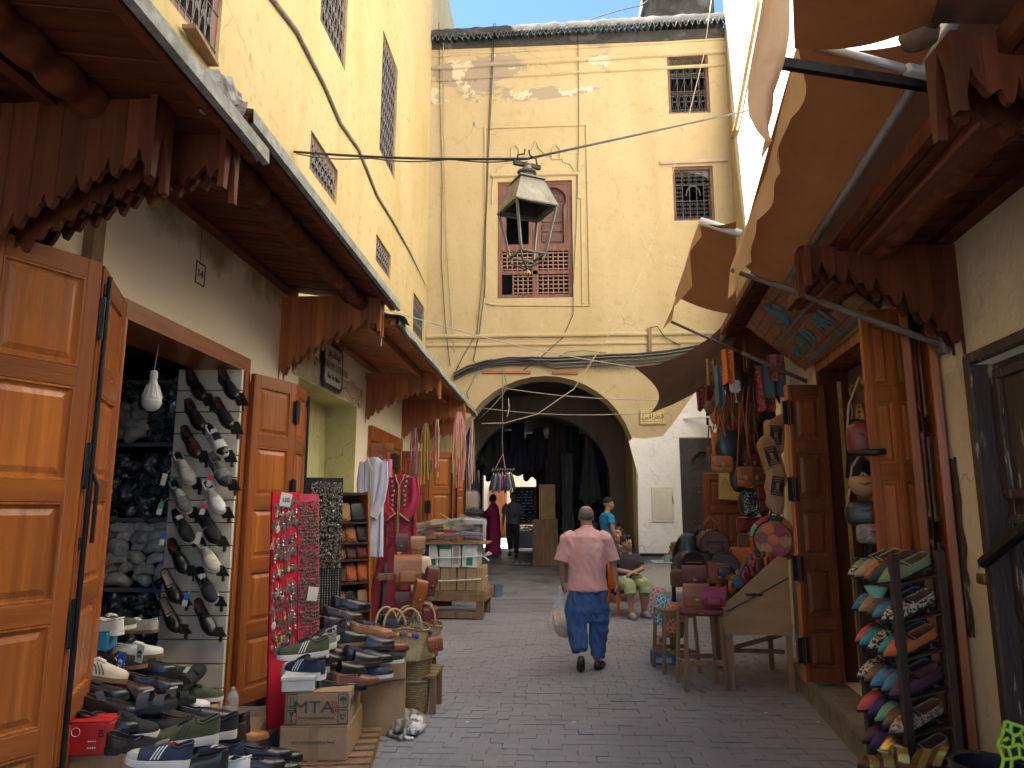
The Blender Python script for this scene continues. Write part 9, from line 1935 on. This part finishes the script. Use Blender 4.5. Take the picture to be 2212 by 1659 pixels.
mb = thing('mint_cup', 'mint green plastic scoop wedged under the top shelf of the rack', 'plastic scoop', onY(1893, 1275, 4.1)); b = MB(); b.lathe([(.0, -.04), (.03, -.038), (.06, .02), (.056, .02), (.0, -.03)], n=16); b.build('scoop', plain('mint plastic', (.25, .5, .38), .4), mb, 40)
bn = thing('black_bin', 'black plastic bin in the bottom right corner', 'bin', onY(2135, 1640, 3.15) + Vector((.0, 0, -.40)), (0, 0, R_(10))); b = MB(); b.lathe([(.0, 0), (.10, 0), (.125, .36), (.14, .36), (.14, .39), (.12, .385), (.1, .02), (0, .02)], n=26); b.build('bin_body', plain('glossy black plastic', (.02, .022, .03), .3), bn, 40)
b = MB(); b.tube([(-.12, -.06, .28), (-.15, -.09, .22), (-.13, -.07, .16)], .008, 6); b.build('handle', steel, bn)
gc_ = thing('green_plastic_chair_back', 'lime green plastic chair back with a net of rounded holes in the bottom right corner', 'chair')
grn = plain('lime green plastic', (.32, .62, .03), .35); GY = 2.9
def gp_(x, y): return onY(x, y, GY + (x - 2140) * -.0006)
lines = [[(2172, 1558), (2212, 1572), (2280, 1595)], [(2172, 1558), (2166, 1585), (2156, 1608), (2160, 1618)], [(2156, 1608), (2178, 1616), (2200, 1608), (2230, 1625)], [(2185, 1563), (2183, 1580), (2190, 1590), (2205, 1585), (2212, 1572)], [(2172, 1575), (2183, 1582)], [(2190, 1590), (2188, 1612)], [(2205, 1585), (2216, 1612)], [(2160, 1618), (2168, 1640), (2163, 1665)], [(2178, 1616), (2186, 1640), (2168, 1640)], [(2200, 1608), (2204, 1635), (2186, 1640), (2184, 1670)], [(2204, 1635), (2230, 1650)], [(2168, 1600), (2180, 1594)]]
for ln in lines:
  b = MB(); P_l = [gp_(*q) for q in ln]; sm2 = []
  for k in range(len(P_l) - 1):
    for t in range(4): sm2.append(P_l[k].lerp(P_l[k + 1], t / 4))
  sm2.append(P_l[-1]); b.tube(sm2, .0065, 8); b.build('rib', grn, gc_, True)
b = MB(); b.tube([gp_(2168, 1660), gp_(2172, 1800)], .012, 8); b.build('leg', grn, gc_, True)
for k, (px, py) in enumerate(((1768, 1560), (1655, 1540), (1900, 1620), (1240, 1560), (1010, 1560))):
  p = onZ(px, py, .006); b = MB(); b.add([(-.015, -.01, 0), (.02, -.008, .004), (.012, .012, .001), (-.01, .01, .006)], [(0, 1, 2, 3)])
  o = tag(b.build('paper_scrap', card_w, None), ('pale scrap of paper on the paving ' + ['right of centre', 'in front of the plywood stall', 'beside the slipper rack', 'in the middle of the lane', 'left of the lane centre near the cat'][k]), 'litter'); o.location = p
for k_, (x_, y_, z_) in enumerate(((1.10, 13.55, .05), (1.30, 15.15, .12), (.80, 15.3, .12))):
  s_ = stool('low wooden stool under the %s seated in the shade' % ('bald person', 'person at the arch jamb', 'dark figure')[k_], x_, y_, 0, .40, .32, wood_dk); s_.location.z = z_
for l_ in (dr2, la):
  for o in KIDS[l_.name]:
    if o.name[:4] in ('stil', 'rail', 'pane'): o.data = o.data.copy(); o.data.materials[0] = wood_rd
